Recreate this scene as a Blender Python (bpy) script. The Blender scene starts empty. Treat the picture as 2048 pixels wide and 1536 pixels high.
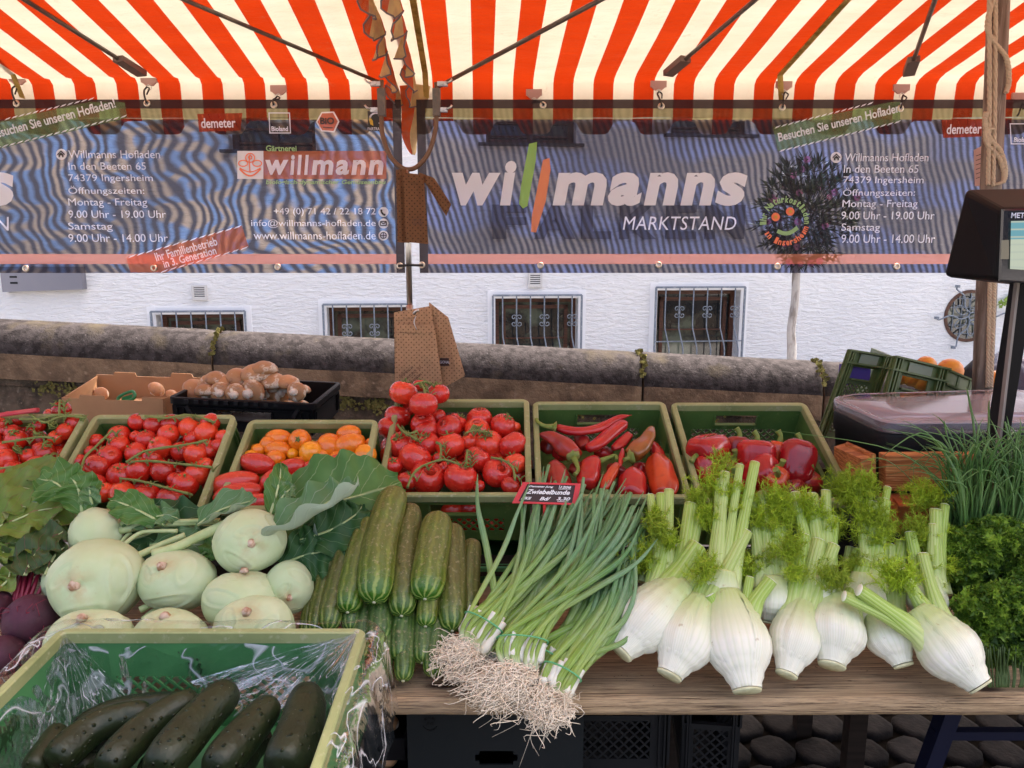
import bpy, math, random
from math import sin, cos, pi, radians, sqrt, atan2
from mathutils import Vector as Vec, Matrix, noise
R = random.Random(7)
S = bpy.context.scene
C = S.collection

# ---------------- camera, light, exposure ----------------
F = 1500.0; PITCH = radians(10.0); CAM = Vec((0, 0, 1.60))
cd = bpy.data.cameras.new('camera'); cam = bpy.data.objects.new('camera', cd); C.objects.link(cam)
cam.location = CAM; cam.rotation_euler = (pi/2 - PITCH, 0, 0)
cd.sensor_width = 36; cd.lens = 36*F/2048; cd.clip_end = 800; cd.clip_start = 0.05
S.camera = cam
SUN_EL, SUN_AZ = 62.0, 44.0      # azimuth measured from +Y (behind the house) towards +X
w = bpy.data.worlds.new('World'); S.world = w; w.use_nodes = True
wn = w.node_tree.nodes; wn.clear()
so = wn.new('ShaderNodeOutputWorld'); bg = wn.new('ShaderNodeBackground'); sk = wn.new('ShaderNodeTexSky')
sk.sky_type = 'NISHITA'; sk.sun_disc = False
sk.sun_elevation = radians(SUN_EL); sk.sun_rotation = radians(SUN_AZ)
sk.air_density = 0.5; sk.dust_density = 9.0; sk.ozone_density = 0.0
bg.inputs[1].default_value = 0.15
w.node_tree.links.new(sk.outputs[0], bg.inputs[0]); w.node_tree.links.new(bg.outputs[0], so.inputs[0])
ld = bpy.data.lights.new('sun', 'SUN'); ld.energy = 2.2; ld.angle = radians(0.5); ld.color = (1, .95, .87)
sun = bpy.data.objects.new('sun', ld); C.objects.link(sun)
sd = Vec((sin(radians(SUN_AZ))*cos(radians(SUN_EL)), cos(radians(SUN_AZ))*cos(radians(SUN_EL)), sin(radians(SUN_EL))))
sun.rotation_euler = sd.to_track_quat('Z', 'Y').to_euler(); sun.location = (3, 5, 9)
S.view_settings.view_transform = 'Standard'; S.view_settings.look = 'None'
S.view_settings.gamma = 1.0; S.view_settings.exposure = 2.42
try: S.view_settings.use_curve_mapping = False
except Exception: pass
S.cycles.max_bounces = 10; S.cycles.transparent_max_bounces = 24

# ---------------- photograph measurements -> points in the place ----------------
def ray(px, py):
    cx = (px-1024)/F; cy = (768-py)/F
    return Vec((cx, cos(PITCH)+sin(PITCH)*cy, -sin(PITCH)+cos(PITCH)*cy))
def P(px, py, Y):
    d = ray(px, py); return CAM + d*(Y/d.y)
def RP(px, py, pt, n):
    d = ray(px, py); t = (pt-CAM).dot(n)/d.dot(n); return CAM + d*t
def dep(p):
    q = p-CAM; return q.y*cos(PITCH) - q.z*sin(PITCH)
def m_px(p): return dep(p)/F          # metres covered by one photo pixel at p

# ---------------- tags ----------------
def tag(o, label=None, cat=None, group=None, kind=None):
    if label: o['label'] = label
    if cat: o['category'] = cat
    if group: o['group'] = group
    if kind: o['kind'] = kind
    return o
def empty(name, loc=(0, 0, 0), label=None, cat=None, group=None, kind=None, mw=None):
    o = bpy.data.objects.new(name, None); C.objects.link(o); o.empty_display_size = .02
    if mw is not None: o.matrix_basis = mw
    else: o.location = loc
    return tag(o, label, cat, group, kind)

# ---------------- mesh builder ----------------
class MB:
    def __init__(s): s.v = []; s.f = []; s.m = []; s.uv = []; s.sm = []
    def face(s, idx, uv=None, m=0, sm=True):
        s.f.append(tuple(idx)); s.m.append(m); s.sm.append(sm); s.uv.append(uv if uv else [(0, 0)]*len(idx))
    def quad(s, a, b, c, d, m=0, uv=None, sm=False):
        i = len(s.v); s.v += [Vec(a), Vec(b), Vec(c), Vec(d)]
        s.face((i, i+1, i+2, i+3), uv or [(0, 0), (1, 0), (1, 1), (0, 1)], m, sm)
    def poly(s, pts, m=0):
        i = len(s.v); s.v += [Vec(p) for p in pts]; s.face(range(i, i+len(pts)), None, m, False)
    def hexa(s, b, t, m=0):           # 4 bottom corners, 4 top corners (both same winding)
        i = len(s.v); s.v += [Vec(p) for p in b]+[Vec(p) for p in t]
        for q in ((3, 2, 1, 0), (4, 5, 6, 7), (0, 1, 5, 4), (1, 2, 6, 5), (2, 3, 7, 6), (3, 0, 4, 7)):
            s.face([i+k for k in q], None, m, False)
    def box(s, c, size, M=None, m=0):
        x, y, z = size[0]/2, size[1]/2, size[2]/2; c = Vec(c)
        q = [Vec((a, b, d)) for d in (-z, z) for a, b in ((-x, -y), (x, -y), (x, y), (-x, y))]
        q = [((M @ p) if M else p)+c for p in q]; s.hexa(q[:4], q[4:], m)
    def bar(s, a, b, w, t, up=(0, 0, 1), m=0):
        a, b = Vec(a), Vec(b); d = (b-a).normalized(); u = Vec(up)
        if abs(d.dot(u)) > .98: u = Vec((0, 1, 0))
        x = d.cross(u).normalized()*w/2; y = x.cross(d).normalized()*t/2
        s.hexa([a-x-y, a+x-y, a+x+y, a-x+y], [b-x-y, b+x-y, b+x+y, b-x+y], m)
    def sweep(s, pts, rad, seg=10, flat=1.0, mod=None, cap=True, m=0, up=None, ang0=0):
        n = len(pts); ups = Vec(up) if up else Vec((0, 0, 1)); rings = []
        if not hasattr(rad, '__len__'): rad = [rad]*n
        side = None
        for i in range(n):
            t = (pts[min(i+1, n-1)]-pts[max(i-1, 0)])
            t = t.normalized() if t.length > 1e-9 else Vec((0, 0, 1))
            if side is None:
                u0 = ups if abs(t.dot(ups)) < .97 else Vec((0, 1, 0))
                side = t.cross(u0).normalized()
            else:
                side = side - t*side.dot(t); side.normalize()
            nb = side.cross(t).normalized(); ring = []
            for k in range(seg):
                a = 2*pi*k/seg+ang0; r = rad[i]*(mod(a, i/(n-1)) if mod else 1)
                s.v.append(pts[i]+side*cos(a)*r+nb*sin(a)*r*flat); ring.append(len(s.v)-1)
            rings.append(ring)
        for i in range(n-1):
            v0, v1 = i/(n-1), (i+1)/(n-1)
            for k in range(seg):
                k2 = (k+1) % seg; u0, u1 = k/seg, (k+1)/seg
                s.face((rings[i][k], rings[i][k2], rings[i+1][k2], rings[i+1][k]), [(u0, v0), (u1, v0), (u1, v1), (u0, v1)], m)
        if cap:
            s.face(list(reversed(rings[0])), [(.5, 0)]*seg, m, rad[0] < 1e-4)
            s.face(rings[-1], [(.5, 1)]*seg, m, rad[-1] < 1e-4)
    def sheet(s, fn, nu, nv, m=0, sm=True):
        i0 = len(s.v)
        for j in range(nv+1):
            for i in range(nu+1): s.v.append(Vec(fn(i/nu, j/nv)))
        for j in range(nv):
            for i in range(nu):
                a = i0+j*(nu+1)+i
                s.face((a, a+1, a+nu+2, a+nu+1), [(i/nu, j/nv), ((i+1)/nu, j/nv), ((i+1)/nu, (j+1)/nv), (i/nu, (j+1)/nv)], m, sm)
    def holes(s, o, ux, uy, n, W, H, hs, th, m=0):   # plate W x H with rectangular holes
        xs = sorted({0, W}|{h[0] for h in hs}|{h[2] for h in hs}); ys = sorted({0, H}|{h[1] for h in hs}|{h[3] for h in hs})
        def solid(i, j):
            if i < 0 or j < 0 or i >= len(xs)-1 or j >= len(ys)-1: return False
            cx = (xs[i]+xs[i+1])/2; cy = (ys[j]+ys[j+1])/2
            return not any(h[0] < cx < h[2] and h[1] < cy < h[3] for h in hs)
        def p(x, y, k): return o+ux*x+uy*y-n*(th*k)
        for i in range(len(xs)-1):
            for j in range(len(ys)-1):
                if not solid(i, j): continue
                x0, x1, y0, y1 = xs[i], xs[i+1], ys[j], ys[j+1]
                s.quad(p(x0, y0, 0), p(x1, y0, 0), p(x1, y1, 0), p(x0, y1, 0), m)
                s.quad(p(x0, y1, 1), p(x1, y1, 1), p(x1, y0, 1), p(x0, y0, 1), m)
                for (di, dj, a, b) in ((-1, 0, (x0, y1), (x0, y0)), (1, 0, (x1, y0), (x1, y1)), (0, -1, (x0, y0), (x1, y0)), (0, 1, (x1, y1), (x0, y1))):
                    if not solid(i+di, j+dj): s.quad(p(*a, 1), p(*b, 1), p(*b, 0), p(*a, 0), m)
    def build(s, name, mat, parent=None, top=None, kind=None):
        off = Vec((0, 0, 0)); inv = None
        if parent is not None:
            pw = parent.matrix_basis if parent.parent is None else parent.parent.matrix_basis @ parent.matrix_basis
            if getattr(s, 'local', False): inv = None
            else: inv = pw.inverted()
        elif not getattr(s, 'local', False) and s.v:
            off = Vec((sum(v.x for v in s.v)/len(s.v), sum(v.y for v in s.v)/len(s.v), min(v.z for v in s.v)))
        vs = [tuple((inv @ v) if inv else (v-off)) for v in s.v]
        me = bpy.data.meshes.new(name); me.from_pydata(vs, [], s.f)
        for mt in (mat if isinstance(mat, (list, tuple)) else [mat]): me.materials.append(mt)
        me.polygons.foreach_set('material_index', s.m); me.polygons.foreach_set('use_smooth', s.sm)
        ul = me.uv_layers.new(name='UVMap'); flat = []
        for u in s.uv:
            for q in u: flat += [q[0], q[1]]
        ul.data.foreach_set('uv', flat); me.update()
        o = bpy.data.objects.new(name, me); C.objects.link(o); o.location = off
        if parent is not None: o.parent = parent; o.location = (0, 0, 0)
        if kind: o['kind'] = kind
        return o
def LMB():
    b = MB(); b.local = True; return b
def spl(pts, n, closed=False):
    pts = [Vec(p) for p in pts]; k = len(pts)
    if k == 2: return [pts[0].lerp(pts[1], i/(n-1)) for i in range(n)]
    out = []
    for i in range(n):
        t = i/(n-1)*(k-1); j = min(int(t), k-2); f = t-j
        p0 = pts[max(j-1, 0)]; p1 = pts[j]; p2 = pts[j+1]; p3 = pts[min(j+2, k-1)]
        out.append(.5*((2*p1)+(p2-p0)*f+(2*p0-5*p1+4*p2-p3)*f*f+(3*p1-p0-3*p2+p3)*f**3))
    return out
def lin(vals, n):
    k = len(vals); out = []
    for i in range(n):
        t = i/(n-1)*(k-1); j = min(int(t), k-2); f = t-j; f = f*f*(3-2*f)
        out.append(vals[j]*(1-f)+vals[j+1]*f)
    return out
def tubeobj(name, pts, r, mat, parent=None, seg=8, kind=None):
    b = MB(); b.sweep([Vec(p) for p in pts], r, seg); return b.build(name, mat, parent, kind=kind)
def copyobj(o, parent=None, **k):
    c = o.copy(); C.objects.link(c); c.parent = parent
    return c

# text as a flat mesh fitted into a box of the plane (o, ux, uy)
_tc = {}
def text_mesh(body, shear=0, bold=0.0, space=1.0, align='LEFT'):
    key = (body, shear, bold, space, align)
    if key in _tc: return _tc[key]
    cu = bpy.data.curves.new('lettering', 'FONT'); cu.body = body; cu.size = 1; cu.shear = shear; cu.offset = bold
    cu.space_character = space; cu.align_x = align; cu.resolution_u = 3; cu.extrude = 0
    ob = bpy.data.objects.new('lettering', cu); C.objects.link(ob)
    dg = bpy.context.evaluated_depsgraph_get(); me = bpy.data.meshes.new_from_object(ob.evaluated_get(dg))
    vs = [v.co.copy() for v in me.vertices]; fs = [tuple(p.vertices) for p in me.polygons]
    bpy.data.objects.remove(ob); bpy.data.meshes.remove(me); bpy.data.curves.remove(cu)
    _tc[key] = (vs, fs); return vs, fs
def put_text(b, body, o, ux, uy, W, H, m=0, **k):
    vs, fs = text_mesh(body, **k)
    x0 = min(v.x for v in vs); x1 = max(v.x for v in vs); y0 = min(v.y for v in vs); y1 = max(v.y for v in vs)
    i = len(b.v)
    for v in vs: b.v.append(o+ux*((v.x-x0)/(x1-x0)*W)+uy*((v.y-y0)/(y1-y0)*H))
    for f in fs: b.face([i+q for q in f], None, m, False)

# ---------------- materials ----------------
def nt(name):
    m = bpy.data.materials.new(name); m.use_nodes = True; t = m.node_tree; t.nodes.clear()
    out = t.nodes.new('ShaderNodeOutputMaterial'); return m, t, out
def L(t, a, b): t.links.new(a, b)
def coord(t, kind='Object', stretch=(1, 1, 1)):
    tc = t.nodes.new('ShaderNodeTexCoord'); mp = t.nodes.new('ShaderNodeMapping'); mp.inputs['Scale'].default_value = stretch
    L(t, tc.outputs[kind], mp.inputs[0]); return mp.outputs[0]
def noisef(t, scale, detail=4, stretch=(1, 1, 1), kind='Object', rough=.55, dist=0):
    n = t.nodes.new('ShaderNodeTexNoise'); n.inputs['Scale'].default_value = scale; n.inputs['Detail'].default_value = detail
    n.inputs['Roughness'].default_value = rough; n.inputs['Distortion'].default_value = dist
    L(t, coord(t, kind, stretch), n.inputs['Vector']); return n.outputs[0]
def ramp(t, x, lo, hi, a=0., b=1.):
    r = t.nodes.new('ShaderNodeMapRange'); r.inputs[1].default_value = lo; r.inputs[2].default_value = hi
    r.inputs[3].default_value = a; r.inputs[4].default_value = b; L(t, x, r.inputs[0]); return r.outputs[0]
def mix(t, f, a, b, mode='MIX'):
    n = t.nodes.new('ShaderNodeMix'); n.data_type = 'RGBA'; n.blend_type = mode
    for s_, x in ((n.inputs[0], f), (n.inputs[6], a), (n.inputs[7], b)):
        if isinstance(x, (int, float)): s_.default_value = x
        elif isinstance(x, (tuple, list)): s_.default_value = (*x[:3], 1)
        else: L(t, x, s_)
    return n.outputs[2]
def mth(t, op, a, b=None, c=None):
    n = t.nodes.new('ShaderNodeMath'); n.operation = op
    for i, x in enumerate((a, b, c)):
        if x is None: continue
        if isinstance(x, (int, float)): n.inputs[i].default_value = x
        else: L(t, x, n.inputs[i])
    return n.outputs[0]
def uvxy(t):
    u = t.nodes.new('ShaderNodeUVMap'); s = t.nodes.new('ShaderNodeSeparateXYZ'); L(t, u.outputs[0], s.inputs[0]); return s.outputs[0], s.outputs[1]
def objxyz(t, kind='Object'):
    u = t.nodes.new('ShaderNodeTexCoord'); s = t.nodes.new('ShaderNodeSeparateXYZ'); L(t, u.outputs[kind], s.inputs[0]); return s.outputs
def pbsdf(t, out, col, rough=.5, spec=.5, sss=0, coat=0, metal=0, bumps=None, trans=0, tcol=None):
    p = t.nodes.new('ShaderNodeBsdfPrincipled')
    if isinstance(col, (tuple, list)): p.inputs['Base Color'].default_value = (*col[:3], 1)
    else: L(t, col, p.inputs['Base Color'])
    if isinstance(rough, (int, float)): p.inputs['Roughness'].default_value = rough
    else: L(t, rough, p.inputs['Roughness'])
    p.inputs['Specular IOR Level'].default_value = spec; p.inputs['Metallic'].default_value = metal
    if sss:
        p.inputs['Subsurface Weight'].default_value = sss; p.inputs['Subsurface Radius'].default_value = (1, .6, .35); p.inputs['Subsurface Scale'].default_value = .012
    if coat: p.inputs['Coat Weight'].default_value = coat; p.inputs['Coat Roughness'].default_value = .12
    nrm = None
    for (h, st, dist) in (bumps or []):
        b = t.nodes.new('ShaderNodeBump'); b.inputs['Strength'].default_value = st; b.inputs['Distance'].default_value = dist
        L(t, h, b.inputs['Height'])
        if nrm: L(t, nrm, b.inputs['Normal'])
        nrm = b.outputs[0]
    if nrm: L(t, nrm, p.inputs['Normal'])
    sh = p.outputs[0]
    if trans:
        tr = t.nodes.new('ShaderNodeBsdfTranslucent'); mx = t.nodes.new('ShaderNodeMixShader'); mx.inputs[0].default_value = trans
        c = tcol if tcol is not None else col
        if isinstance(c, (tuple, list)): tr.inputs[0].default_value = (*c[:3], 1)
        else: L(t, c, tr.inputs[0])
        L(t, sh, mx.inputs[1]); L(t, tr.outputs[0], mx.inputs[2]); sh = mx.outputs[0]
    if out is not None: L(t, sh, out.inputs[0])
    return sh
def rnd(t, lo, hi):
    o = t.nodes.new('ShaderNodeObjectInfo'); return ramp(t, o.outputs['Random'], 0, 1, lo, hi)
def pm(name, col, rough=.5, spec=.5, var=(), bump=(), rv=0, **k):
    m, t, out = nt(name); c = col
    for v in var:     # (colour, scale, lo, hi[, stretch])
        f = noisef(t, v[1], 5, v[4] if len(v) > 4 else (1, 1, 1)); c = mix(t, ramp(t, f, v[2], v[3]), c, v[0])
    if rv: c = mix(t, 1.0, c, mixgray(t, 1-rv, 1+rv), 'MULTIPLY')
    bs = [(noisef(t, b[0], 5, b[3] if len(b) > 3 else (1, 1, 1)), b[1], b[2]) for b in bump]
    pbsdf(t, out, c, rough, spec, bumps=bs, **k); return m
def mixgray(t, lo, hi):
    r = rnd(t, lo, hi); n = t.nodes.new('ShaderNodeCombineColor')
    for i in range(3): L(t, r, n.inputs[i])
    return n.outputs[0]
MT = {}
MT['steel'] = pm('brushed_steel', (.62, .6, .57), .32, .5, metal=1, bump=[(300, .05, .001)])
MT['darkmetal'] = pm('dark_metal', (.10, .085, .07), .45, .5, var=[((.18, .13, .09), 30, .45, .7)])
MT['iron'] = pm('grille_iron', (.16, .19, .23), .5, .4, var=[((.3, .33, .36), 40, .5, .7)])
MT['black'] = pm('black_plastic', (.006, .006, .007), .5, .15, bump=[(180, .08, .001)])
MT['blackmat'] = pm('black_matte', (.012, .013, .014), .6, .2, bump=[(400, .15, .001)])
MT['crate'] = pm('green_plastic', (.10, .19, .045), .45, .4, var=[((.06, .13, .03), 6, .4, .7), ((.17, .24, .09), 55, .6, .8)], bump=[(90, .06, .001)])
MT['crate2'] = pm('deep_green_plastic', (.075, .25, .085), .42, .4, var=[((.05, .17, .06), 6, .4, .7)], bump=[(90, .06, .001)])
MT['crate3'] = pm('olive_plastic', (.085, .13, .04), .42, .45, var=[((.05, .085, .02), 8, .4, .7)], bump=[(90, .06, .001)])
MT['rim'] = pm('faded_lit_rim_plastic', (.33, .36, .16), .5, .35, var=[((.24, .28, .11), 9, .4, .65), ((.42, .42, .25), 70, .58, .72)], bump=[(120, .1, .001)])  # same green plastic, paler from fading and from light put into its colour
MT['grommet'] = pm('brass_eyelet', (.75, .68, .55), .3, .5, metal=1)
MT['cord'] = pm('black_cord', (.015, .015, .015), .6)
# ---------------- setting: ground, stone wall, house ----------------
def ground():
    m, t, out = nt('paving_ground')
    c = mix(t, ramp(t, noisef(t, 3, 6), .35, .7), (.26, .25, .24), (.34, .33, .31))
    pbsdf(t, out, c, .8, .3, bumps=[(noisef(t, 40, 6), .5, .01)])
    m2, t, out = nt('joint_soil'); pbsdf(t, out, (.008, .007, .006), 1, .0)
    b = MB(); b.quad((-120, -80, 0), (120, -80, 0), (120, 160, 0), (-120, 160, 0))
    g = b.build('ground', m); tag(g, kind='structure')
    b = MB(); b.quad((-1.0, 1.6, .006), (3.2, 1.6, .006), (3.2, 3.9, .006), (-1.0, 3.9, .006)); b.build('joint_bed', m2, g)
    m3, t, out = nt('worn_basalt_paving'); vo = t.nodes.new('ShaderNodeTexVoronoi'); vo.feature = 'DISTANCE_TO_EDGE'; vo.inputs['Scale'].default_value = 7; L(t, coord(t), vo.inputs[0]); ed = ramp(t, vo.outputs[0], .02, .08); pbsdf(t, out, mix(t, ed, (.03, .028, .025), mix(t, ramp(t, noisef(t, 5, 4), .4, .6), (.07, .066, .06), (.11, .105, .10))), .85, .15, bumps=[(ed, .8, .02)])
    b = MB(); b.quad((-9, -9, .003), (9, -9, .003), (9, 3.9, .003), (-9, 3.9, .003)); b.build('market_paving', m3, g)
    cm = pm('cobblestone', (.020, .018, .017), .95, .05, var=[((.010, .010, .010), 20, .4, .7)], bump=[(35, .6, .01), (160, .3, .003)], rv=.3)
    g2 = g
    vs = []
    for k in range(3):
        bb = LMB(); rr = random.Random(k)
        n = 12; r1 = []; r2 = []
        pts = []
        for lay, (sc, z) in enumerate(((1, 0), (1, .020), (.95, .028), (.7, .031))):
            for i in range(n):
                a = 2*pi*i/n; q = (abs(cos(a))**4+abs(sin(a))**4)**-.25
                pts.append(Vec((cos(a)*q*.066*sc, sin(a)*q*.062*sc, z+rr.uniform(-.001, .001))))
        bb.v = pts
        for l in range(3):
            for i in range(n): bb.face((l*n+i, l*n+(i+1) % n, (l+1)*n+(i+1) % n, (l+1)*n+i))
        bb.face([3*n+i for i in range(n)])
        vs.append(bb)
    first = [None]*3; cnt = 0
    for row in range(13):
        for col in range(15):
            x = .62+col*.148+(row % 2)*.07+R.uniform(-.008, .008); y = 1.75+row*.138+R.uniform(-.008, .008)
            k = (row*5+col*3) % 3
            if first[k] is None: first[k] = vs[k].build('cobblestone', cm, g2); o = first[k]
            else: o = copyobj(first[k], g2)
            o.location = Vec((x, y, .002))-g2.location; o.rotation_euler = (R.uniform(-.03, .03), R.uniform(-.03, .03), .35+R.uniform(-.1, .1)); cnt += 1
ground()

def stone_wall():
    top = pm('weathered_skylit_coping', (.042, .036, .036), .95, .1, var=[((.020, .017, .017), 22, .42, .6), ((.10, .09, .09), 70, .62, .74), ((.055, .045, .032), 5, .55, .7)], bump=[(45, .7, .006), (160, .6, .003)])  # dark coping top: lichen, with light from the sky also put into the tone
    st = pm('brown_sandstone', (.20, .135, .085), .95, .2, var=[((.11, .074, .048), 9, .42, .62), ((.28, .2, .14), 30, .6, .75)], bump=[(35, .8, .012), (170, .7, .004)], rv=.12)
    st2 = pm('rough_dark_stone', (.12, .09, .065), .95, .2, var=[((.05, .04, .03), 12, .42, .62), ((.19, .15, .11), 40, .6, .75)], bump=[(22, 1.0, .03), (120, .7, .006)], rv=.2)
    mo = pm('moss', (.16, .15, .05), 1, .1, var=[((.30, .25, .09), 60, .5, .7)], bump=[(200, 1, .01)])
    Yw = 3.95
    a = P(0, 637, Yw+.14); bpt = P(1640, 722, Yw+.14); sl = (bpt.z-a.z)/(bpt.x-a.x)
    zt = lambda x: a.z+(x-a.x)*sl
    root = empty('stone_wall', (0, Yw, 0), 'long brown sandstone parapet wall with dark rounded weathered coping behind the crates', 'wall')
    joints = [-6.2, P(425, 690, Yw).x, P(1285, 755, Yw).x, P(1645, 790, Yw).x, P(1645, 790, Yw).x+2.2, 6.6]
    for i in range(len(joints)-1):
        x0, x1 = joints[i]+.006, joints[i+1]-.006
        b = MB(); prof = []
        # profile (y, z relative to top)
        for k in range(9):
            an = pi*k/8; prof.append((Yw+.14-cos(an)*.165, -.165+sin(an)*.165))
        prof = [(Yw-.025, -.30)]+prof+[(Yw+.305, -.30)]
        n = 40
        for j in range(n+1):
            x = x0+(x1-x0)*j/n
            for (y, z) in prof:
                nz = noise.noise(Vec((x*5, y*9, z*9)))*.002
                e = -.004 if j in (0, n) else 0
                b.v.append(Vec((x, y+(nz if y < Yw+.2 else 0)-e, zt(x)+z+nz+e)))
        k = len(prof)
        for j in range(n):
            for q in range(k-1):
                ff = (j*k+q, (j+1)*k+q, (j+1)*k+q+1, j*k+q+1)
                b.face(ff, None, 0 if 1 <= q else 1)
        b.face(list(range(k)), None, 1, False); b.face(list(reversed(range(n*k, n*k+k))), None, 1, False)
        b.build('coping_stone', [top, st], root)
    # thin ledge course
    b = MB(); x0, x1 = -6.2, 6.6
    for z0, z1, yo in ((-.345, -.302, .012),):
        b.hexa([(x0, Yw+yo, zt(x0)+z0), (x1, Yw+yo, zt(x1)+z0), (x1, Yw+.3, zt(x1)+z0), (x0, Yw+.3, zt(x0)+z0)],
               [(x0, Yw+yo, zt(x0)+z1), (x1, Yw+yo, zt(x1)+z1), (x1, Yw+.3, zt(x1)+z1), (x0, Yw+.3, zt(x0)+z1)])
    b.build('ledge_course', st2, root)
    # ashlar blocks
    z = -.352
    for row in range(4):
        h = (.27, .26, .28, .3)[row]; x = -6.1+row*.31
        while x < 6.5:
            wd = R.uniform(.5, .85); b = MB(); x1 = x+wd-.014; yo = R.uniform(.02, .04)
            n = 8; nn = 4; g = []
            for j in range(nn+1):
                for i in range(n+1):
                    xx = x+(x1-x)*i/n; zz = z-h+.012+(h-.012)*j/nn; ed = i in (0, n) or j in (0, nn)
                    b.v.append(Vec((xx, Yw+yo+(.012 if ed else noise.noise(Vec((xx*7, zz*7, row)))*.014-.004), zt(xx)+zz)))
            for j in range(nn):
                for i in range(n): a_ = j*(n+1)+i; b.face((a_, a_+1, a_+n+2, a_+n+1))
            b.box(((x+x1)/2, Yw+.17, zt((x+x1)/2)+z-h/2+.006), (x1-x, .25, h-.02))
            b.build('stone', st2, root); x += wd
        z -= h
    b = MB(); b.hexa([(-6.2, Yw+.06, -.3), (6.6, Yw+.06, -.3), (6.6, Yw+.29, -.3), (-6.2, Yw+.29, -.3)],
                     [(-6.2, Yw+.06, zt(-6.2)-.34), (6.6, Yw+.06, zt(6.6)-.34), (6.6, Yw+.29, zt(6.6)-.34), (-6.2, Yw+.29, zt(-6.2)-.34)])
    b.build('mortar_core', st2, root)
    # moss and little weeds in joints
    b = MB()
    def tuft(c, r, n):
        for _ in range(n):
            p = Vec(c)+Vec((R.gauss(0, r), R.uniform(-.015, .0), R.gauss(0, r*.6))); s_ = R.uniform(.004, .010); an = R.uniform(0, 6.3)
            u = Vec((cos(an), R.uniform(-.5, .5), sin(an)))*s_; v = Vec((-sin(an), R.uniform(-.5, .5), cos(an)))*s_
            b.quad(p-u-v, p+u-v, p+u+v, p-u+v)
    for jx in joints[1:4]:
        for k in range(9):
            an = pi*(.12+.4*k/8); tuft((jx+R.uniform(-.01, .01), Yw+.14-cos(an)*.17, zt(jx)-.165+sin(an)*.17), .006, 7)
    for px in (95, 150, 440, 520, 690, 745, 760, 1110, 1150, 1290, 1300, 1420):
        x = P(px, 800, Yw).x; tuft((x, Yw+.005, zt(x)-.345), .035, 45)
    o = b.build('moss', mo, root, kind='stuff')
stone_wall()

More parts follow.
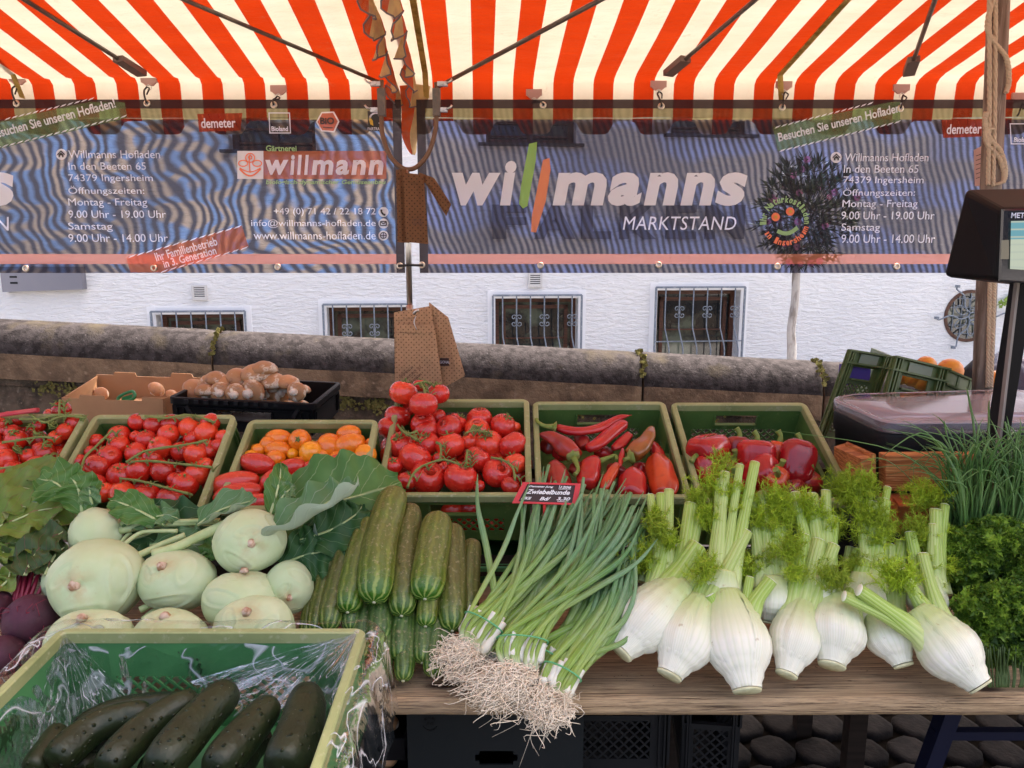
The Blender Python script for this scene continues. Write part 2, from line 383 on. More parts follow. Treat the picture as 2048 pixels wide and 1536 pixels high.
# ---------------- house ----------------
HP = Vec((0, 8.15, 0)); HX = Vec((1, .09, 0)).normalized(); HN = Vec((HX.y, -HX.x, 0)); UZ = Vec((0, 0, 1))
def HPt(px, py):
    p = RP(px, py, HP, HN); return (p-HP).dot(HX), p.z
def HW(u, z, d=0): return HP+HX*u+UZ*z+HN*d
def scroll(b, c, r, flip, th=.006, vert=1):
    pts = []
    for k in range(15):
        a = k/14*2.1*pi; rr = r*(1-.72*k/14)
        pts.append(HW(c[0]+flip*(-r*0+rr*cos(a)-r), c[1]+vert*rr*sin(a), c[2]))
    b.sweep(pts, th, 5)
def house():
    root = empty('house', (0, 8.15, 0), 'white roughly plastered house with barred basement windows across the road', 'house')
    stucco, t, out = nt('white_stucco')
    n1 = noisef(t, 17, 5, (.5, .5, 2.0), dist=.5); n2 = noisef(t, 45, 4, (.6, .6, 1.6))
    c = mix(t, ramp(t, noisef(t, .9, 4), .35, .7), (.76, .765, .76), (.69, .70, .71))
    pbsdf(t, out, c, .85, .25, bumps=[(ramp(t, n1, .4, .62), .6, .014), (n2, .45, .006)])
    smooth = pm('smooth_white_paint', (.80, .81, .82), .6, .3)
    wood = pm('brown_window_wood', (.10, .035, .016), .45, .4, var=[((.05, .018, .01), 10, .4, .6, (1, 1, 12))])
    glass, t, out = nt('window_glass')
    c = mix(t, ramp(t, noisef(t, 3.5, 5), .48, .62), (.015, .018, .02), (.09, .11, .08))
    pbsdf(t, out, c, .06, .8)
    u0, u1 = -13, 13; z0, z1 = -.3, 4.35
    wins = [(305, 492, 622, 655), (647, 822, 608, 672), (985, 1162, 590, 700), (1310, 1487, 574, 712)]
    rects = []
    for (x0, x1, yt, _) in wins:
        a, za = HPt(x0, yt); b_, zb = HPt(x1, yt); top = (za+zb)/2; rects.append((a+.03, top-1.0, b_-.03, top-.035))
    ups = []
    for (x0, x1, yb) in ((458, 632, 300), (972, 1152, 286), (1342, 1500, 268), ):
        a, za = HPt(x0, yb); b_, _ = HPt(x1, yb); ups.append((a, za, b_, za+1.35))
    b = MB(); allh = rects+ups; sh = [(r[0]-u0, r[1]-z0, r[2]-u0, r[3]-z0) for r in allh]
    b.holes(HW(u0, z0), HX, UZ, HN, u1-u0, z1-z0, sh, .35)
    b.build('wall', stucco, root)
    b = MB(); b.hexa([HW(u0, z1, .5), HW(u1, z1, .5), HW(u1, z1, -6), HW(u0, z1, -6)], [HW(u0, z1+.2, .5), HW(u1, z1+.2, .5), HW(u1, z1+2.6, -6), HW(u0, z1+2.6, -6)])
    b.build('roof', pm('clay_roof', (.25, .09, .05), .8), root)
    b = MB(); b.hexa([HW(u0, z0, -.5), HW(u1, z0, -.5), HW(u1, z0, -6), HW(u0, z0, -6)], [HW(u0, z1, -.5), HW(u1, z1, -.5), HW(u1, z1, -6), HW(u0, z1, -6)])
    b.build('interior_block', pm('dim_interior', (.03, .03, .03), .9), root)
    for k, (a, zb, c_, zt_) in enumerate(allh):
        lower = k < 4; dd = -.16
        wf = MB(); fw = .05 if lower else .06
        for (p, q, r, s_) in ((a, zb, a+fw, zt_), (c_-fw, zb, c_, zt_), (a+fw, zt_-fw, c_-fw, zt_), (a+fw, zb, c_-fw, zb+fw)):
            wf.hexa([HW(p, q, dd-.04), HW(r, q, dd-.04), HW(r, q, dd), HW(p, q, dd)], [HW(p, s_, dd-.04), HW(r, s_, dd-.04), HW(r, s_, dd), HW(p, s_, dd)])
        if lower:
            for (p, q, r, s_) in ((a+.085, zb+.08, a+.125, zt_-.085), (c_-.125, zb+.08, c_-.085, zt_-.085), (a+.085, zt_-.125, c_-.085, zt_-.085), (a+.1, zt_-.46, c_-.1, zt_-.445)):
                wf.hexa([HW(p, q, dd-.06), HW(r, q, dd-.06), HW(r, q, dd-.02), HW(p, q, dd-.02)], [HW(p, s_, dd-.06), HW(r, s_, dd-.06), HW(r, s_, dd-.02), HW(p, s_, dd-.02)])
        else:
            mid = (a+c_)/2; wf.hexa([HW(mid-.03, zb, dd-.03), HW(mid+.03, zb, dd-.03), HW(mid+.03, zb, dd+.005), HW(mid-.03, zb, dd+.005)], [HW(mid-.03, zt_, dd-.03), HW(mid+.03, zt_, dd-.03), HW(mid+.03, zt_, dd+.005), HW(mid-.03, zt_, dd+.005)])
            for i in range(9):
                zz = zb+.08+i*.14; wf.hexa([HW(a+.06, zz, dd-.02), HW(c_-.06, zz, dd-.02), HW(c_-.06, zz, dd+.01), HW(a+.06, zz, dd+.01)], [HW(a+.06, zz+.02, dd-.02), HW(c_-.06, zz+.02, dd-.02), HW(c_-.06, zz+.02, dd+.01), HW(a+.06, zz+.02, dd+.01)])
        wo = wf.build('window', wood, root)
        g = MB(); g.quad(HW(a, zb, dd-.045), HW(c_, zb, dd-.045), HW(c_, zt_, dd-.045), HW(a, zt_, dd-.045)); g.build('pane', glass, wo)
        if lower:
            # painted smooth reveal band round the opening
            tb = MB(); e = .085
            for (p, q, r, s_) in ((a-e, zb, a-.001, zt_+e), (c_+.001, zb, c_+e, zt_+e), (a, zt_+.001, c_, zt_+e)):
                tb.hexa([HW(p, q, -.02), HW(r, q, -.02), HW(r, q, .008), HW(p, q, .008)], [HW(p, s_, -.02), HW(r, s_, -.02), HW(r, s_, .008), HW(p, s_, .008)])
            tb.build('surround', smooth, wo)
            gb = MB(); g0, g1 = a-.03, c_+.03; gt = zt_+.035; d = .05
            gb.bar(HW(g0, gt, d), HW(g1, gt, d), .02, .03, up=HN); gb.bar(HW(g0, zb, d), HW(g0, gt, d), .02, .02, up=HN); gb.bar(HW(g1, zb, d), HW(g1, gt, d), .02, .02, up=HN)
            gb.bar(HW(g0, zt_-.56, d), HW(g1, zt_-.56, d), .012, .012, up=HN); gb.bar(HW(g0, zb+.05, d), HW(g1, zb+.05, d), .02, .02, up=HN)
            nb = 6
            for i in range(nb):
                uu = g0+(g1-g0)*(i+.7)/(nb+.4)
                pts = [HW(uu, gt, d), HW(uu, gt-.4, d), HW(uu+.01, gt-.5, d+.02), HW(uu+.035, gt-.68, d+.075), HW(uu+.03, gt-.85, d+.06), HW(uu+.01, zb+.05, d+.01)]
                gb.sweep(spl(pts, 16), .0075, 6)
                if i % 2 == 1 or i == 5:
                    for fl in (-1, 1):
                        for vt in (-1, 1): scroll(gb, (uu, gt-.27+vt*.035, d+.012), .03, fl, .005, vt)
                    gb.box(HW(uu, gt-.27, d+.005), (.02, .02, .05))
            gb.build('grille', MT['iron'], wo)
        else:
            sb = MB(); sb.hexa([HW(a-.08, zb-.03, 0), HW(c_+.08, zb-.03, 0), HW(c_+.08, zb-.03, .06), HW(a-.08, zb-.03, .06)], [HW(a-.08, zb, 0), HW(c_+.08, zb, 0), HW(c_+.08, zb, .06), HW(a-.08, zb, .06)])
            sb.build('sill', pm('dark_sill', (.05, .05, .05), .6), wo)
    # round rose window
    u, z = HPt(1937, 632); r = .30; b = MB(); n = 36
    ring = lambda rr, d: [HW(u+cos(2*pi*i/n)*rr, z+sin(2*pi*i/n)*rr, d) for i in range(n)]
    A, B, Cc = ring(r, .012), ring(r-.035, .012), ring(r-.035, -.0)
    for i in range(n):
        j = (i+1) % n; b.quad(A[i], A[j], B[j], B[i], 0); b.quad(B[i], B[j], Cc[j], Cc[i], 0); b.quad(ring(r, -.01)[i], ring(r, -.01)[j], A[j], A[i], 0)
    wo = b.build('round_window', wood, root)
    g = MB(); g.poly(ring(r-.034, .004)); g.build('pane', glass, wo)
    g = MB(); g.sweep([HW(u+cos(i/16*2*pi)*.045, z+sin(i/16*2*pi)*.045, .06) for i in range(17)], .008, 6, cap=False)
    for k in range(6):
        a = k*pi/3+.03; s_ = r*1.42 if k % 3 == 0 else r*1.34
        pts = [HW(u+cos(a+w_)*q, z+sin(a+w_)*q, .06) for q, w_ in ((.045, 0), (.14, .18), (.26, -.08), (s_*.93, .06), (s_, .0))]
        g.sweep(spl(pts, 14), .009, 6); g.box(pts[-1], (.03, .05, .03))
        if True:
            a2 = a+pi/6; lp = [HW(u+cos(a2)*(.15+.075*cos(q/14*2*pi))-sin(a2)*.045*sin(q/14*2*pi), z+sin(a2)*(.15+.075*cos(q/14*2*pi))+cos(a2)*.045*sin(q/14*2*pi), .055) for q in range(15)]
            g.sweep(lp, .006, 5, cap=False)
    for k in range(5):
        zz = z-.2+.1*k; hw = sqrt(max(.0, (r-.04)**2-(zz-z)**2)); g.bar(HW(u-hw, zz, .012), HW(u+hw, zz, .012), .008, .008, up=HN); hh = sqrt(max(0, (r-.04)**2-(.1*k-.2)**2)); g.bar(HW(u-.2+.1*k, z-hh, .012), HW(u-.2+.1*k, z+hh, .012), .008, .008, up=HN)
    g.build('grille', MT['iron'], wo)
    # air vents
    for px, py in ((400, 585), (1070, 560)):
        u, z = HPt(px, py); b = MB(); s_ = .075
        for (x0, y0, x1, y1) in ((-s_, -s_, s_, -s_+.02), (-s_, s_-.02, s_, s_), (-s_, -s_+.02, -s_+.02, s_-.02), (s_-.02, -s_+.02, s_, s_-.02)):
            b.hexa([HW(u+x0, z+y0, -.01), HW(u+x1, z+y0, -.01), HW(u+x1, z+y0, .03), HW(u+x0, z+y0, .03)], [HW(u+x0, z+y1, -.01), HW(u+x1, z+y1, -.01), HW(u+x1, z+y1, .03), HW(u+x0, z+y1, .03)])
        v = b.build('air_vent', pm('grey_vent_plastic', (.55, .54, .52), .6), root); s_ = .055
        b = MB(); b.quad(HW(u-s_, z-s_, .0125), HW(u+s_, z-s_, .0125), HW(u+s_, z+s_, .0125), HW(u-s_, z+s_, .0125)); b.build('backing', MT['blackmat'], v)
        for i in range(5):
            b = MB(); zz = z-.045+i*.022; b.hexa([HW(u-s_, zz-.006, .014), HW(u+s_, zz-.006, .014), HW(u+s_, zz-.009, .028), HW(u-s_, zz-.009, .028)], [HW(u-s_, zz+.004, .014), HW(u+s_, zz+.004, .014), HW(u+s_, zz+.0, .028), HW(u-s_, zz+.0, .028)])
            b.build('slat', pm('grey_vent_slat', (.6, .59, .57), .6) if i == 0 and px == 400 else bpy.data.materials['grey_vent_slat'], v)
    # dark inn lettering on the plaster
    for ch, x0, x1 in (('F', 985, 1052), ('A', 1068, 1150), ('L', 1162, 1222), ('K', 1238, 1312), ('E', 1330, 1392), ('N', 1408, 1488)):
        u, z = HPt(x0, 478); u2, z2 = HPt(x1, 410); b = MB()
        put_text(b, ch, HW(u, z, .05), HX, UZ, u2-u, z2-z, bold=.04); put_text(b, ch, HW(u, z, .004), HX, UZ, u2-u, z2-z, bold=.045)
        b.build('sign_letter', pm('dark_letter_metal', (.24, .235, .25), .6) if ch == 'F' else bpy.data.materials['dark_letter_metal'], root)
    # mailbox / meter cover at the left
    u, z = HPt(15, 583); u2, z2 = HPt(170, 533)
    o = MB(); o.hexa([HW(u, z, .002), HW(u2, z+.02, .002), HW(u2, z+.02, .09), HW(u, z, .09)], [HW(u, z2, .002), HW(u2, z2, .002), HW(u2, z2, .09), HW(u, z2, .09)])
    mb = o.build('mailbox', pm('mailbox_metal', (.24, .24, .28), .4, metal=.6, bump=[(60, .2, .004)])); tag(mb, 'grey metal mailbox cover on the white wall under the left banner', 'mailbox')
    q = MB()
    for (dx, dz) in ((.12, .10), (.12, .04)): q.box(HW(u+dx, z+dz+.05, .092), (.07, .006, .018))
    q.build('slot_plate', MT['blackmat'], mb)
    # vine sprig
    b = MB(); vm = pm('vine_leaf', (.22, .33, .05), .5, trans=.3); vr = random.Random(3)
    for i in range(26):
        f = i/25; u, z = HPt(1992+50*f, 608-22*f+vr.uniform(-8, 8)); c = HW(u, z, .04+vr.uniform(0, .03)); s_ = vr.uniform(.018, .035)
        k = vr.uniform(0, 6.28); pts = []
        for j in range(8):
            a = k+j*pi/4; rr = s_*(1 if j % 2 == 0 else .6); pts.append(c+HX*cos(a)*rr+UZ*sin(a)*rr+HN*vr.uniform(-.008, .008))
        b.poly(pts)
    b.sweep([HW(*HPt(1990, 610), .03), HW(*HPt(2015, 600), .03), HW(*HPt(2048, 588), .03), HW(*HPt(2100, 560), .03)], .005, 5)
    tag(b.build('vine_sprig', vm), 'small sprig of bright green vine leaves on the white wall at far right', 'plant')
house()

# oleander standard behind the right banner
def oleander():
    Y = 6.4; tb = P(1586, 740, Y); root = empty('oleander_tree', (tb.x, Y, 0), 'slim potted style oleander tree with pale trunk and dark leafy crown before the white house', 'tree')
    bark = pm('pale_bark', (.42, .40, .38), .9, .2, var=[((.22, .2, .18), 18, .5, .65, (1, 1, .3))], bump=[(40, .5, .01)])
    pts = [Vec((tb.x-.02, Y, 0)), P(1583, 712, Y), P(1582, 660, Y), P(1590, 600, Y), P(1592, 550, Y), P(1596, 480, Y)]
    b = MB(); b.sweep(spl(pts, 20), lin([.045, .04, .036, .034, .034, .03], 20), 9)
    c0 = P(1612, 430, Y)
    for k in range(9):
        a = k*.7; tip = c0+Vec((cos(a)*.3, sin(a)*.3, R.uniform(-.1, .38))); b.sweep(spl([pts[-1], pts[-1].lerp(tip, .5)+Vec((0, 0, -.05)), tip], 6), lin([.018, .012, .006], 6), 5)
    b.build('trunk', bark, root)
    lm = pm('oleander_leaf', (.035, .06, .03), .4, .4, var=[((.07, .10, .05), 3, .4, .7)], trans=.15)
    b = MB(); rr = random.Random(5)
    tips = []
    for k in range(190):
        while True:
            q = Vec((rr.uniform(-1, 1), rr.uniform(-1, 1), rr.uniform(-1, 1)))
            if .25 < q.length < 1: break
        tips.append(c0+Vec((q.x*.40, q.y*.38, q.z*.48)))
    for tp in tips:
        out = (tp-c0).normalized()+Vec((0, 0, .35))
        b.sweep([c0.lerp(tp, .6), tp], .004, 3)
        for j in range(13):
            d = (out+Vec((rr.gauss(0, .7), rr.gauss(0, .7), rr.gauss(0, .6)))).normalized(); ln = rr.uniform(.07, .13); wd = .009
            sd_ = d.cross(Vec((rr.gauss(0, 1), rr.gauss(0, 1), 1))).normalized()*wd; s0 = tp-(tp-c0)*rr.uniform(0, .12)
            mid = s0+d*ln*.5; b.quad(s0, mid-sd_, s0+d*ln, mid+sd_)
    b.build('crown', lm, root)
    b = MB()
    for k in range(26):
        tp = tips[rr.randrange(len(tips))]+Vec((0, -.05, 0))
        for j in range(7):
            a = j*.9; c = tp+Vec((cos(a)*.018, rr.uniform(-.01, .01), sin(a)*.018)); b.quad(c+Vec((-.01, 0, -.01)), c+Vec((.01, -.005, -.01)), c+Vec((.01, 0, .01)), c+Vec((-.01, -.005, .01)))
    b.build('flower', pm('pink_flower', (.75, .3, .45), .6, trans=.3), root)
oleander()
# ---------------- striped canopies ----------------
CY = 3.2; CK = P(1024, 158, CY).z; SL = math.tan(radians(11.0)); PER = .163; YAW = .042
def canZ(y): return CK+(CY-y)*SL
def can_pt(px, py, off=0.0):
    n = Vec((0, SL, 1)).normalized(); return RP(px, py, Vec((0, CY, CK-off)), n)
def canopy_mat():
    m, t, out = nt('striped_canvas'); u, v = uvxy(t)
    fr = mth(t, 'FRACT', u); st = ramp(t, mth(t, 'LESS_THAN', fr, .5), 0, 1)
    wr = noisef(t, 3.5, 6, (1, 2.5, 1), rough=.6); wv = noisef(t, 900, 2)
    red = mix(t, ramp(t, wr, .3, .7), (.50, .040, .004), (.42, .030, .003)); cr = mix(t, ramp(t, wr, .3, .72), (.72, .67, .56), (.62, .56, .44))
    dirt = ramp(t, noisef(t, 14, 7, rough=.7), .62, .72); col = mix(t, st, cr, red); col = mix(t, mth(t, 'MULTIPLY', dirt, .25), col, (.25, .16, .08))
    tc = mix(t, 1.0, col, (1, .95, .90), 'MULTIPLY')
    sh = pbsdf(t, out, col, .8, .2, bumps=[(wr, .8, .03), (wv, .15, .0006), (noisef(t, 9, 5, (.6, 3, 1)), .25, .01)], trans=.14, tcol=tc)
    return m
CM = canopy_mat()
FLAP, _t, _o = nt('flap_cloth'); _u, _v = uvxy(_t); _c = mix(_t, ramp(_t, mth(_t, 'LESS_THAN', mth(_t, 'FRACT', _u), .5), 0, 1), (.60, .44, .20), (.62, .09, .02)); _c = mix(_t, ramp(_t, noisef(_t, 25, 4), .4, .7, 0, .5), _c, (.32, .20, .15)); pbsdf(_t, _o, _c, .8, .2, trans=.3)
def canopy(x0, x1, phase, per, label, side):
    root = empty('market_canopy', ((x0+x1)/2, CY, 0), label, 'canopy', 'striped canopies over the market stall')
    prof = [(1.05, canZ(1.9)-.10), (1.5, canZ(1.9)-.04), (1.9, canZ(1.9))]
    n = 12
    prof += [(1.9+(CY-.06-1.9)*i/n, canZ(1.9+(CY-.06-1.9)*i/n)) for i in range(1, n+1)]
    prof += [(CY-.02, CK-.002), (CY, CK-.02), (CY+.004, CK-.07), (CY+.004, P(0, 236, CY).z)]
    k = len(prof); nx = int((x1-x0)/.04); b = MB(); cnt = 0
    for i in range(nx+1):
        x = x0+(x1-x0)*i/nx
        for (y, z) in prof:
            sag = -.010*sin(pi*min(1, max(0, (y-1.9)/1.3)))*(1+sin(x*2.1)) if y > 1.9 else 0
            wz = noise.noise(Vec((x*2.2, y*1.3, 2)))*.010+noise.noise(Vec((x*7, y*3, 5)))*.0035
            b.v.append(Vec((x - YAW*(y-CY), y+(noise.noise(Vec((x*6, z*5, 1)))*.008 if y > CY-.03 else 0), z+sag+wz-(.016 if side < 0 and y < CY-.03 else 0))))
    for i in range(nx):
        for j in range(k-1):
            a = i*k+j; u0 = ((x0+(x1-x0)*i/nx)-phase)/per; u1 = ((x0+(x1-x0)*(i+1)/nx)-phase)/per
            b.face((a, a+k, a+k+1, a+1), [(u0, j/k), (u1, j/k), (u1, (j+1)/k), (u0, (j+1)/k)])
    b.build('canvas_roof', CM, root)
    # scalloped skirt (double cloth): flaps one per scallop, real notches between
    zt = P(0, 236, CY).z; zl = P(0, 268, CY).z; zm = P(0, 241, CY).z
    sw = per*1.0; b = MB(); x = x0; i = 0; N = int((x1-x0)/.012)
    for i in range(N):
        xa, xb = x0+(x1-x0)*i/N, x0+(x1-x0)*(i+1)/N
        def low(xx):
            f = ((xx-phase)/sw*.67+.12) % 1.0; q = 1/(1+math.exp(-(abs(f-.5)-.27)*40)); return zl+(zm-zl)*q
        wv = lambda xx: CY+.008+noise.noise(Vec((xx*5, 0, 7)))*.012
        n2 = 4
        for j in range(n2):
            f0, f1 = j/n2, (j+1)/n2
            za0 = zt+(low(xa)-zt)*f0; za1 = zt+(low(xa)-zt)*f1; zb0 = zt+(low(xb)-zt)*f0; zb1 = zt+(low(xb)-zt)*f1
            u0, u1 = (xa-phase)/per, (xb-phase)/per
            for dy in (0, .006):
                b.quad((xa, wv(xa)+dy, za1), (xb, wv(xb)+dy, zb1), (xb, wv(xb)+dy, zb0), (xa, wv(xa)+dy, za0), 0, [(u0, 0), (u1, 0), (u1, 1), (u0, 1)], True)
    b.build('scalloped_skirt', CM, root)
    return root
can_r = canopy(-.42, 3.3, .004, .163, 'right orange and cream striped market canopy, the one above the pepper crates', 1)
can_l = canopy(-3.4, -.40, -1.257, .1715, 'left orange and cream striped market canopy, the one above the cherry tomatoes', -1)
# hanging side edges with pointed flaps, where the two canopies meet
tapem = pm('khaki_webbing', (.62, .42, .12), .8, .2, var=[((.3, .2, .04), 30, .4, .7)], trans=.25)
trimm = pm('grey_trim', (.17, .13, .13), .8)
def side_edge(par, xe, jit):
    b = MB(); tr = MB(); rr = random.Random(jit); ny = 90; prev = None
    for i in range(ny+1):
        y = 1.95+(CY-.01-1.95)*i/ny; z = canZ(y)-.006; x = xe-YAW*(y-CY)
        f = (i % 10)/10; dr = .075+.055*abs(sin(pi*f))+rr.uniform(-.003, .003)
        sway = .022*sin(i*.5+jit)+.01*sin(i*1.3); low = Vec((x+sway, y, z-dr)); mid = Vec((x+sway*.4+.006, y, z-dr*.5)); top = Vec((x, y, z))
        if prev:
            u = (i//5)*.5+.25*(jit % 2)
            for (a, b_, c, d) in ((prev[0], top, mid, prev[1]), (prev[1], mid, low, prev[2])): b.quad(a, b_, c, d, 0, [(u, 0)]*4, True)
        prev = (top, mid, low); tr.v.append(low) 
    b.build('side_flap', FLAP, par)
    t2 = MB(); t2.sweep([v for v in tr.v], .003, 5); t2.build('flap_piping', trimm, par)
side_edge(can_r, -.395, 1); side_edge(can_l, -.47, 2)
def back_corner():      # the long corner tail that hangs between the two banners
    b = MB(); tail = [(-.395, 3.19, 2.26), (-.40, 3.17, 2.15), (-.415, 3.16, 2.06), (-.40, 3.15, 1.985)]
    pts = spl([Vec(p) for p in tail], 14)
    for i in range(13):
        w0 = .055*(1-i/13)**.7+.004; w1 = .055*(1-(i+1)/13)**.7+.004; a, c = pts[i], pts[i+1]
        b.quad(a+Vec((-w0, 0, 0)), a+Vec((w0*.2, -.03, 0)), c+Vec((w1*.2, -.03, 0)), c+Vec((-w1, 0, 0)), 0, [(.2, 0)]*4, True)
        b.quad(a+Vec((w0*.2, -.03, 0)), a+Vec((w0*1.1, .01, 0)), c+Vec((w1*1.1, .01, 0)), c+Vec((w1*.2, -.03, 0)), 0, [(.7, 0)]*4, True)
    b.build('corner_flap', FLAP, can_r)
back_corner()
# webbing seams
for par, a in ((can_r, (1695, 0, 1560, 150, 1563, 200)), (can_r, (826, 0, 850, 145, 853, 196)), (can_l, (-40, 70, 22, 140, 45, 196))):
    b = MB(); p0 = can_pt(a[0], a[1], .012); p1 = can_pt(a[2], a[3], .012); p2 = P(a[4], a[5], CY-.015)
    d = (p0-p1); p0 = p1+d*2.2; b.bar(p0, p1, .022, .003, up=(0, SL, 1)); b.bar(p1, p2, .022, .003, up=(0, 1, 0)); b.build('webbing_strip', tapem, par)
# frame tubes with pockets
def strut(par, a, c, r, ext=2.2, pocket=None, off=.03):
    p1 = can_pt(*c, off); p0 = can_pt(*a, off); p0 = p1+(p0-p1)*ext
    if p0.y < 1.9: p0 = p1+(p0-p1)*((p1.y-1.9)/(p1.y-p0.y))
    o = tubeobj('frame_tube', [p0, p1], r, MT['darkmetal'], par, 8)
    if pocket:
        b = MB(); q0 = p1+(p0-p1).normalized()*.10; q1 = p1-(p0-p1).normalized()*.035
        b.bar(q0, q1, .042, .022, up=(0, SL, 1)); b.build('pocket', pm('grey_pocket', (.16, .10, .08), .7) if 'grey_pocket' not in bpy.data.materials else bpy.data.materials['grey_pocket'], par)
strut(can_l, (370, 0), (762, 166), .0075); strut(can_r, (1200, 0), (868, 178), .0085)
strut(can_l, (50, 0), (272, 140), .008, pocket=1); strut(can_r, (1510, 0), (1345, 140), .008, pocket=1); strut(can_r, (1870, 0), (1820, 140), .008, pocket=1)
def clips(par, lst):
    for (px, py, gx, gy) in lst:
        p = P(px, py, CY-.02); k = m_px(p); root = par
        b = MB(); b.hexa([p+Vec((-16*k, -.004, -5*k)), p+Vec((16*k, -.004, -5*k)), p+Vec((16*k, .006, -5*k)), p+Vec((-16*k, .006, -5*k))], [p+Vec((-16*k, -.004, 7*k)), p+Vec((16*k, -.004, 7*k)), p+Vec((16*k, .006, 7*k)), p+Vec((-16*k, .006, 7*k))])
        b.hexa([p+Vec((-7*k, -.004, -11*k)), p+Vec((7*k, -.004, -11*k)), p+Vec((7*k, .006, -11*k)), p+Vec((-7*k, .006, -11*k))], [p+Vec((-14*k, -.004, -5.1*k)), p+Vec((14*k, -.004, -5.1*k)), p+Vec((14*k, .006, -5.1*k)), p+Vec((-14*k, .006, -5.1*k))])
        o = b.build('clip_tab', bpy.data.materials.get('mauve_plastic') or pm('mauve_plastic', (.45, .26, .22), .5), root)
        c = p+Vec((0, -.008, -15*k)); r = MB(); r.sweep([c+Vec((cos(a_*pi/6)*5*k, 0, sin(a_*pi/6)*5*k)) for a_ in range(13)], .0018, 5, cap=False); r.build('ring', MT['steel'], root)
        g = P(gx, gy, CY-.10); h = MB(); h.sweep(spl([c+Vec((0, -.01, 0)), c+Vec((-4*k, -.02, -6*k)), (c+g)/2+Vec((-3*k, -.02, 0)), g+Vec((0, -.012, 3*k)), g+Vec((0, -.004, 0))], 14), .0035, 6)
        h.sweep(spl([c+Vec((2*k, -.008, -1*k)), c+Vec((5*k, -.02, -6*k)), (c+g)/2+Vec((2*k, -.02, 0))], 8), .003, 6); h.build('hook', MT['cord'], root)
clips(can_l, [(35, 158, 35, 208), (298, 160, 295, 207), (557, 178, 548, 210)])
clips(can_r, [(1068, 186, 1086, 211), (1317, 169, 1322, 213), (1568, 170, 1564, 215), (1803, 176, 1800, 216), (2040, 193, 2033, 232)])

# ---------------- mesh banners ----------------
BY = 3.1
def bz(py): return P(0, py, BY).z
def bx(px, py=370): return P(px, py, BY).x
def bwave(x, z): return BY+.0016*sin(x*3.1+z*2)+.0007*sin(x*7.7+1)
def banner_mat(name, wav, fx, fy, blue, tan, tin):
    m, t, out = nt(name); o = objxyz(t, 'Object'); X, Z = o[0], o[2]
    n1 = noisef(t, 1.9, 2.0, (1, 1, 1.6)); n2 = noisef(t, 6, 3); ph = mth(t, 'ADD', mth(t, 'MULTIPLY', X, fx), mth(t, 'MULTIPLY', Z, fy))
    ph = mth(t, 'ADD', ph, mth(t, 'MULTIPLY', n1, wav)); ph = mth(t, 'ADD', ph, mth(t, 'MULTIPLY', n2, 1.2))
    s1 = mth(t, 'SINE', mth(t, 'MULTIPLY', ph, 6.283)); f1 = ramp(t, s1, -.8, .9)
    ph2 = mth(t, 'ADD', mth(t, 'MULTIPLY', Z, 4.2), mth(t, 'MULTIPLY', n1, wav*.95)); s2 = mth(t, 'SINE', mth(t, 'MULTIPLY', mth(t, 'ADD', ph2, mth(t, 'MULTIPLY', X, 1.1)), 6.283)); f2 = ramp(t, s2, -.5, .5)
    patch = ramp(t, noisef(t, 1.3, 2), .36, .58, .35, 1)
    colr = mix(t, f2, blue, tan); dark = (.15, .155, .19)
    tcol = mix(t, mth(t, 'MULTIPLY', f1, patch), dark, colr)
    tcol = mix(t, 1.0, tcol, tin, 'MULTIPLY')
    fine = noisef(t, 420, 2, (1, 1, 4)); tcol = mix(t, ramp(t, fine, .3, .7, .0, .25), tcol, (.03, .03, .04))
    tr = t.nodes.new('ShaderNodeBsdfTransparent'); L(t, tcol, tr.inputs[0])
    d = t.nodes.new('ShaderNodeBsdfDiffuse'); d.inputs[0].default_value = (.10, .10, .13, 1)
    mx = t.nodes.new('ShaderNodeMixShader'); mx.inputs[0].default_value = .27
    L(t, tr.outputs[0], mx.inputs[1]); L(t, d.outputs[0], mx.inputs[2]); L(t, mx.outputs[0], out.inputs[0]); return m
def tint_mat(name, tc, dc, f, wt=0):
    m, t, out = nt(name); tr = t.nodes.new('ShaderNodeBsdfTransparent'); c = mix(t, ramp(t, mth(t, 'SINE', mth(t, 'MULTIPLY', mth(t, 'ADD', objxyz(t)[0], mth(t, 'MULTIPLY', noisef(t, 3, 2), .25)), 210)), -1, 1), tc, [q*.8 for q in tc]); L(t, c, tr.inputs[0])
    d = t.nodes.new('ShaderNodeBsdfDiffuse'); d.inputs[0].default_value = (*dc, 1)
    mx = t.nodes.new('ShaderNodeMixShader'); mx.inputs[0].default_value = f
    L(t, tr.outputs[0], mx.inputs[1]); L(t, d.outputs[0], mx.inputs[2]); L(t, mx.outputs[0], out.inputs[0]); return m
BMl = banner_mat('mesh_banner_wavy', 9.0, 22, 8, (.36, .58, 1.0), (.86, .70, .54), (1, 1, 1))
BMr = banner_mat('mesh_banner_fine', 2.0, 38, 12, (.50, .60, 1.0), (.62, .56, .50), (.85, .85, .9))
HEM = tint_mat('hem_cloth', (.16, .13, .13), (.05, .045, .05), .5)
TOPP = tint_mat('backlight_tinted_mesh', (.60, .60, .42), (.09, .10, .06), .25); ORB = tint_mat('orange_print', (1.0, .55, .50), (.75, .27, .15), .4); WHP = tint_mat('white_print', (.92, .92, 1.0), (.92, .95, 1.0), .72)  # olive strip: glow of the backlit skirt cloth put into the mesh colour
WH2 = pm('white_lettering', (.86, .89, 1.0), .7, .2, trans=.3); GRP = tint_mat('green_print', (.62, .88, .60), (.26, .36, .18), .35); GTX = pm('green_lettering', (.30, .5, .22), .7)
ORT = pm('orange_lettering', (.85, .22, .10), .7); DKP = pm('dark_print', (.03, .03, .03), .7); REDP = tint_mat('red_print', (.85, .22, .14), (.5, .09, .05), .38)
YEL = pm('yellow_print', (.6, .4, .05), .7)
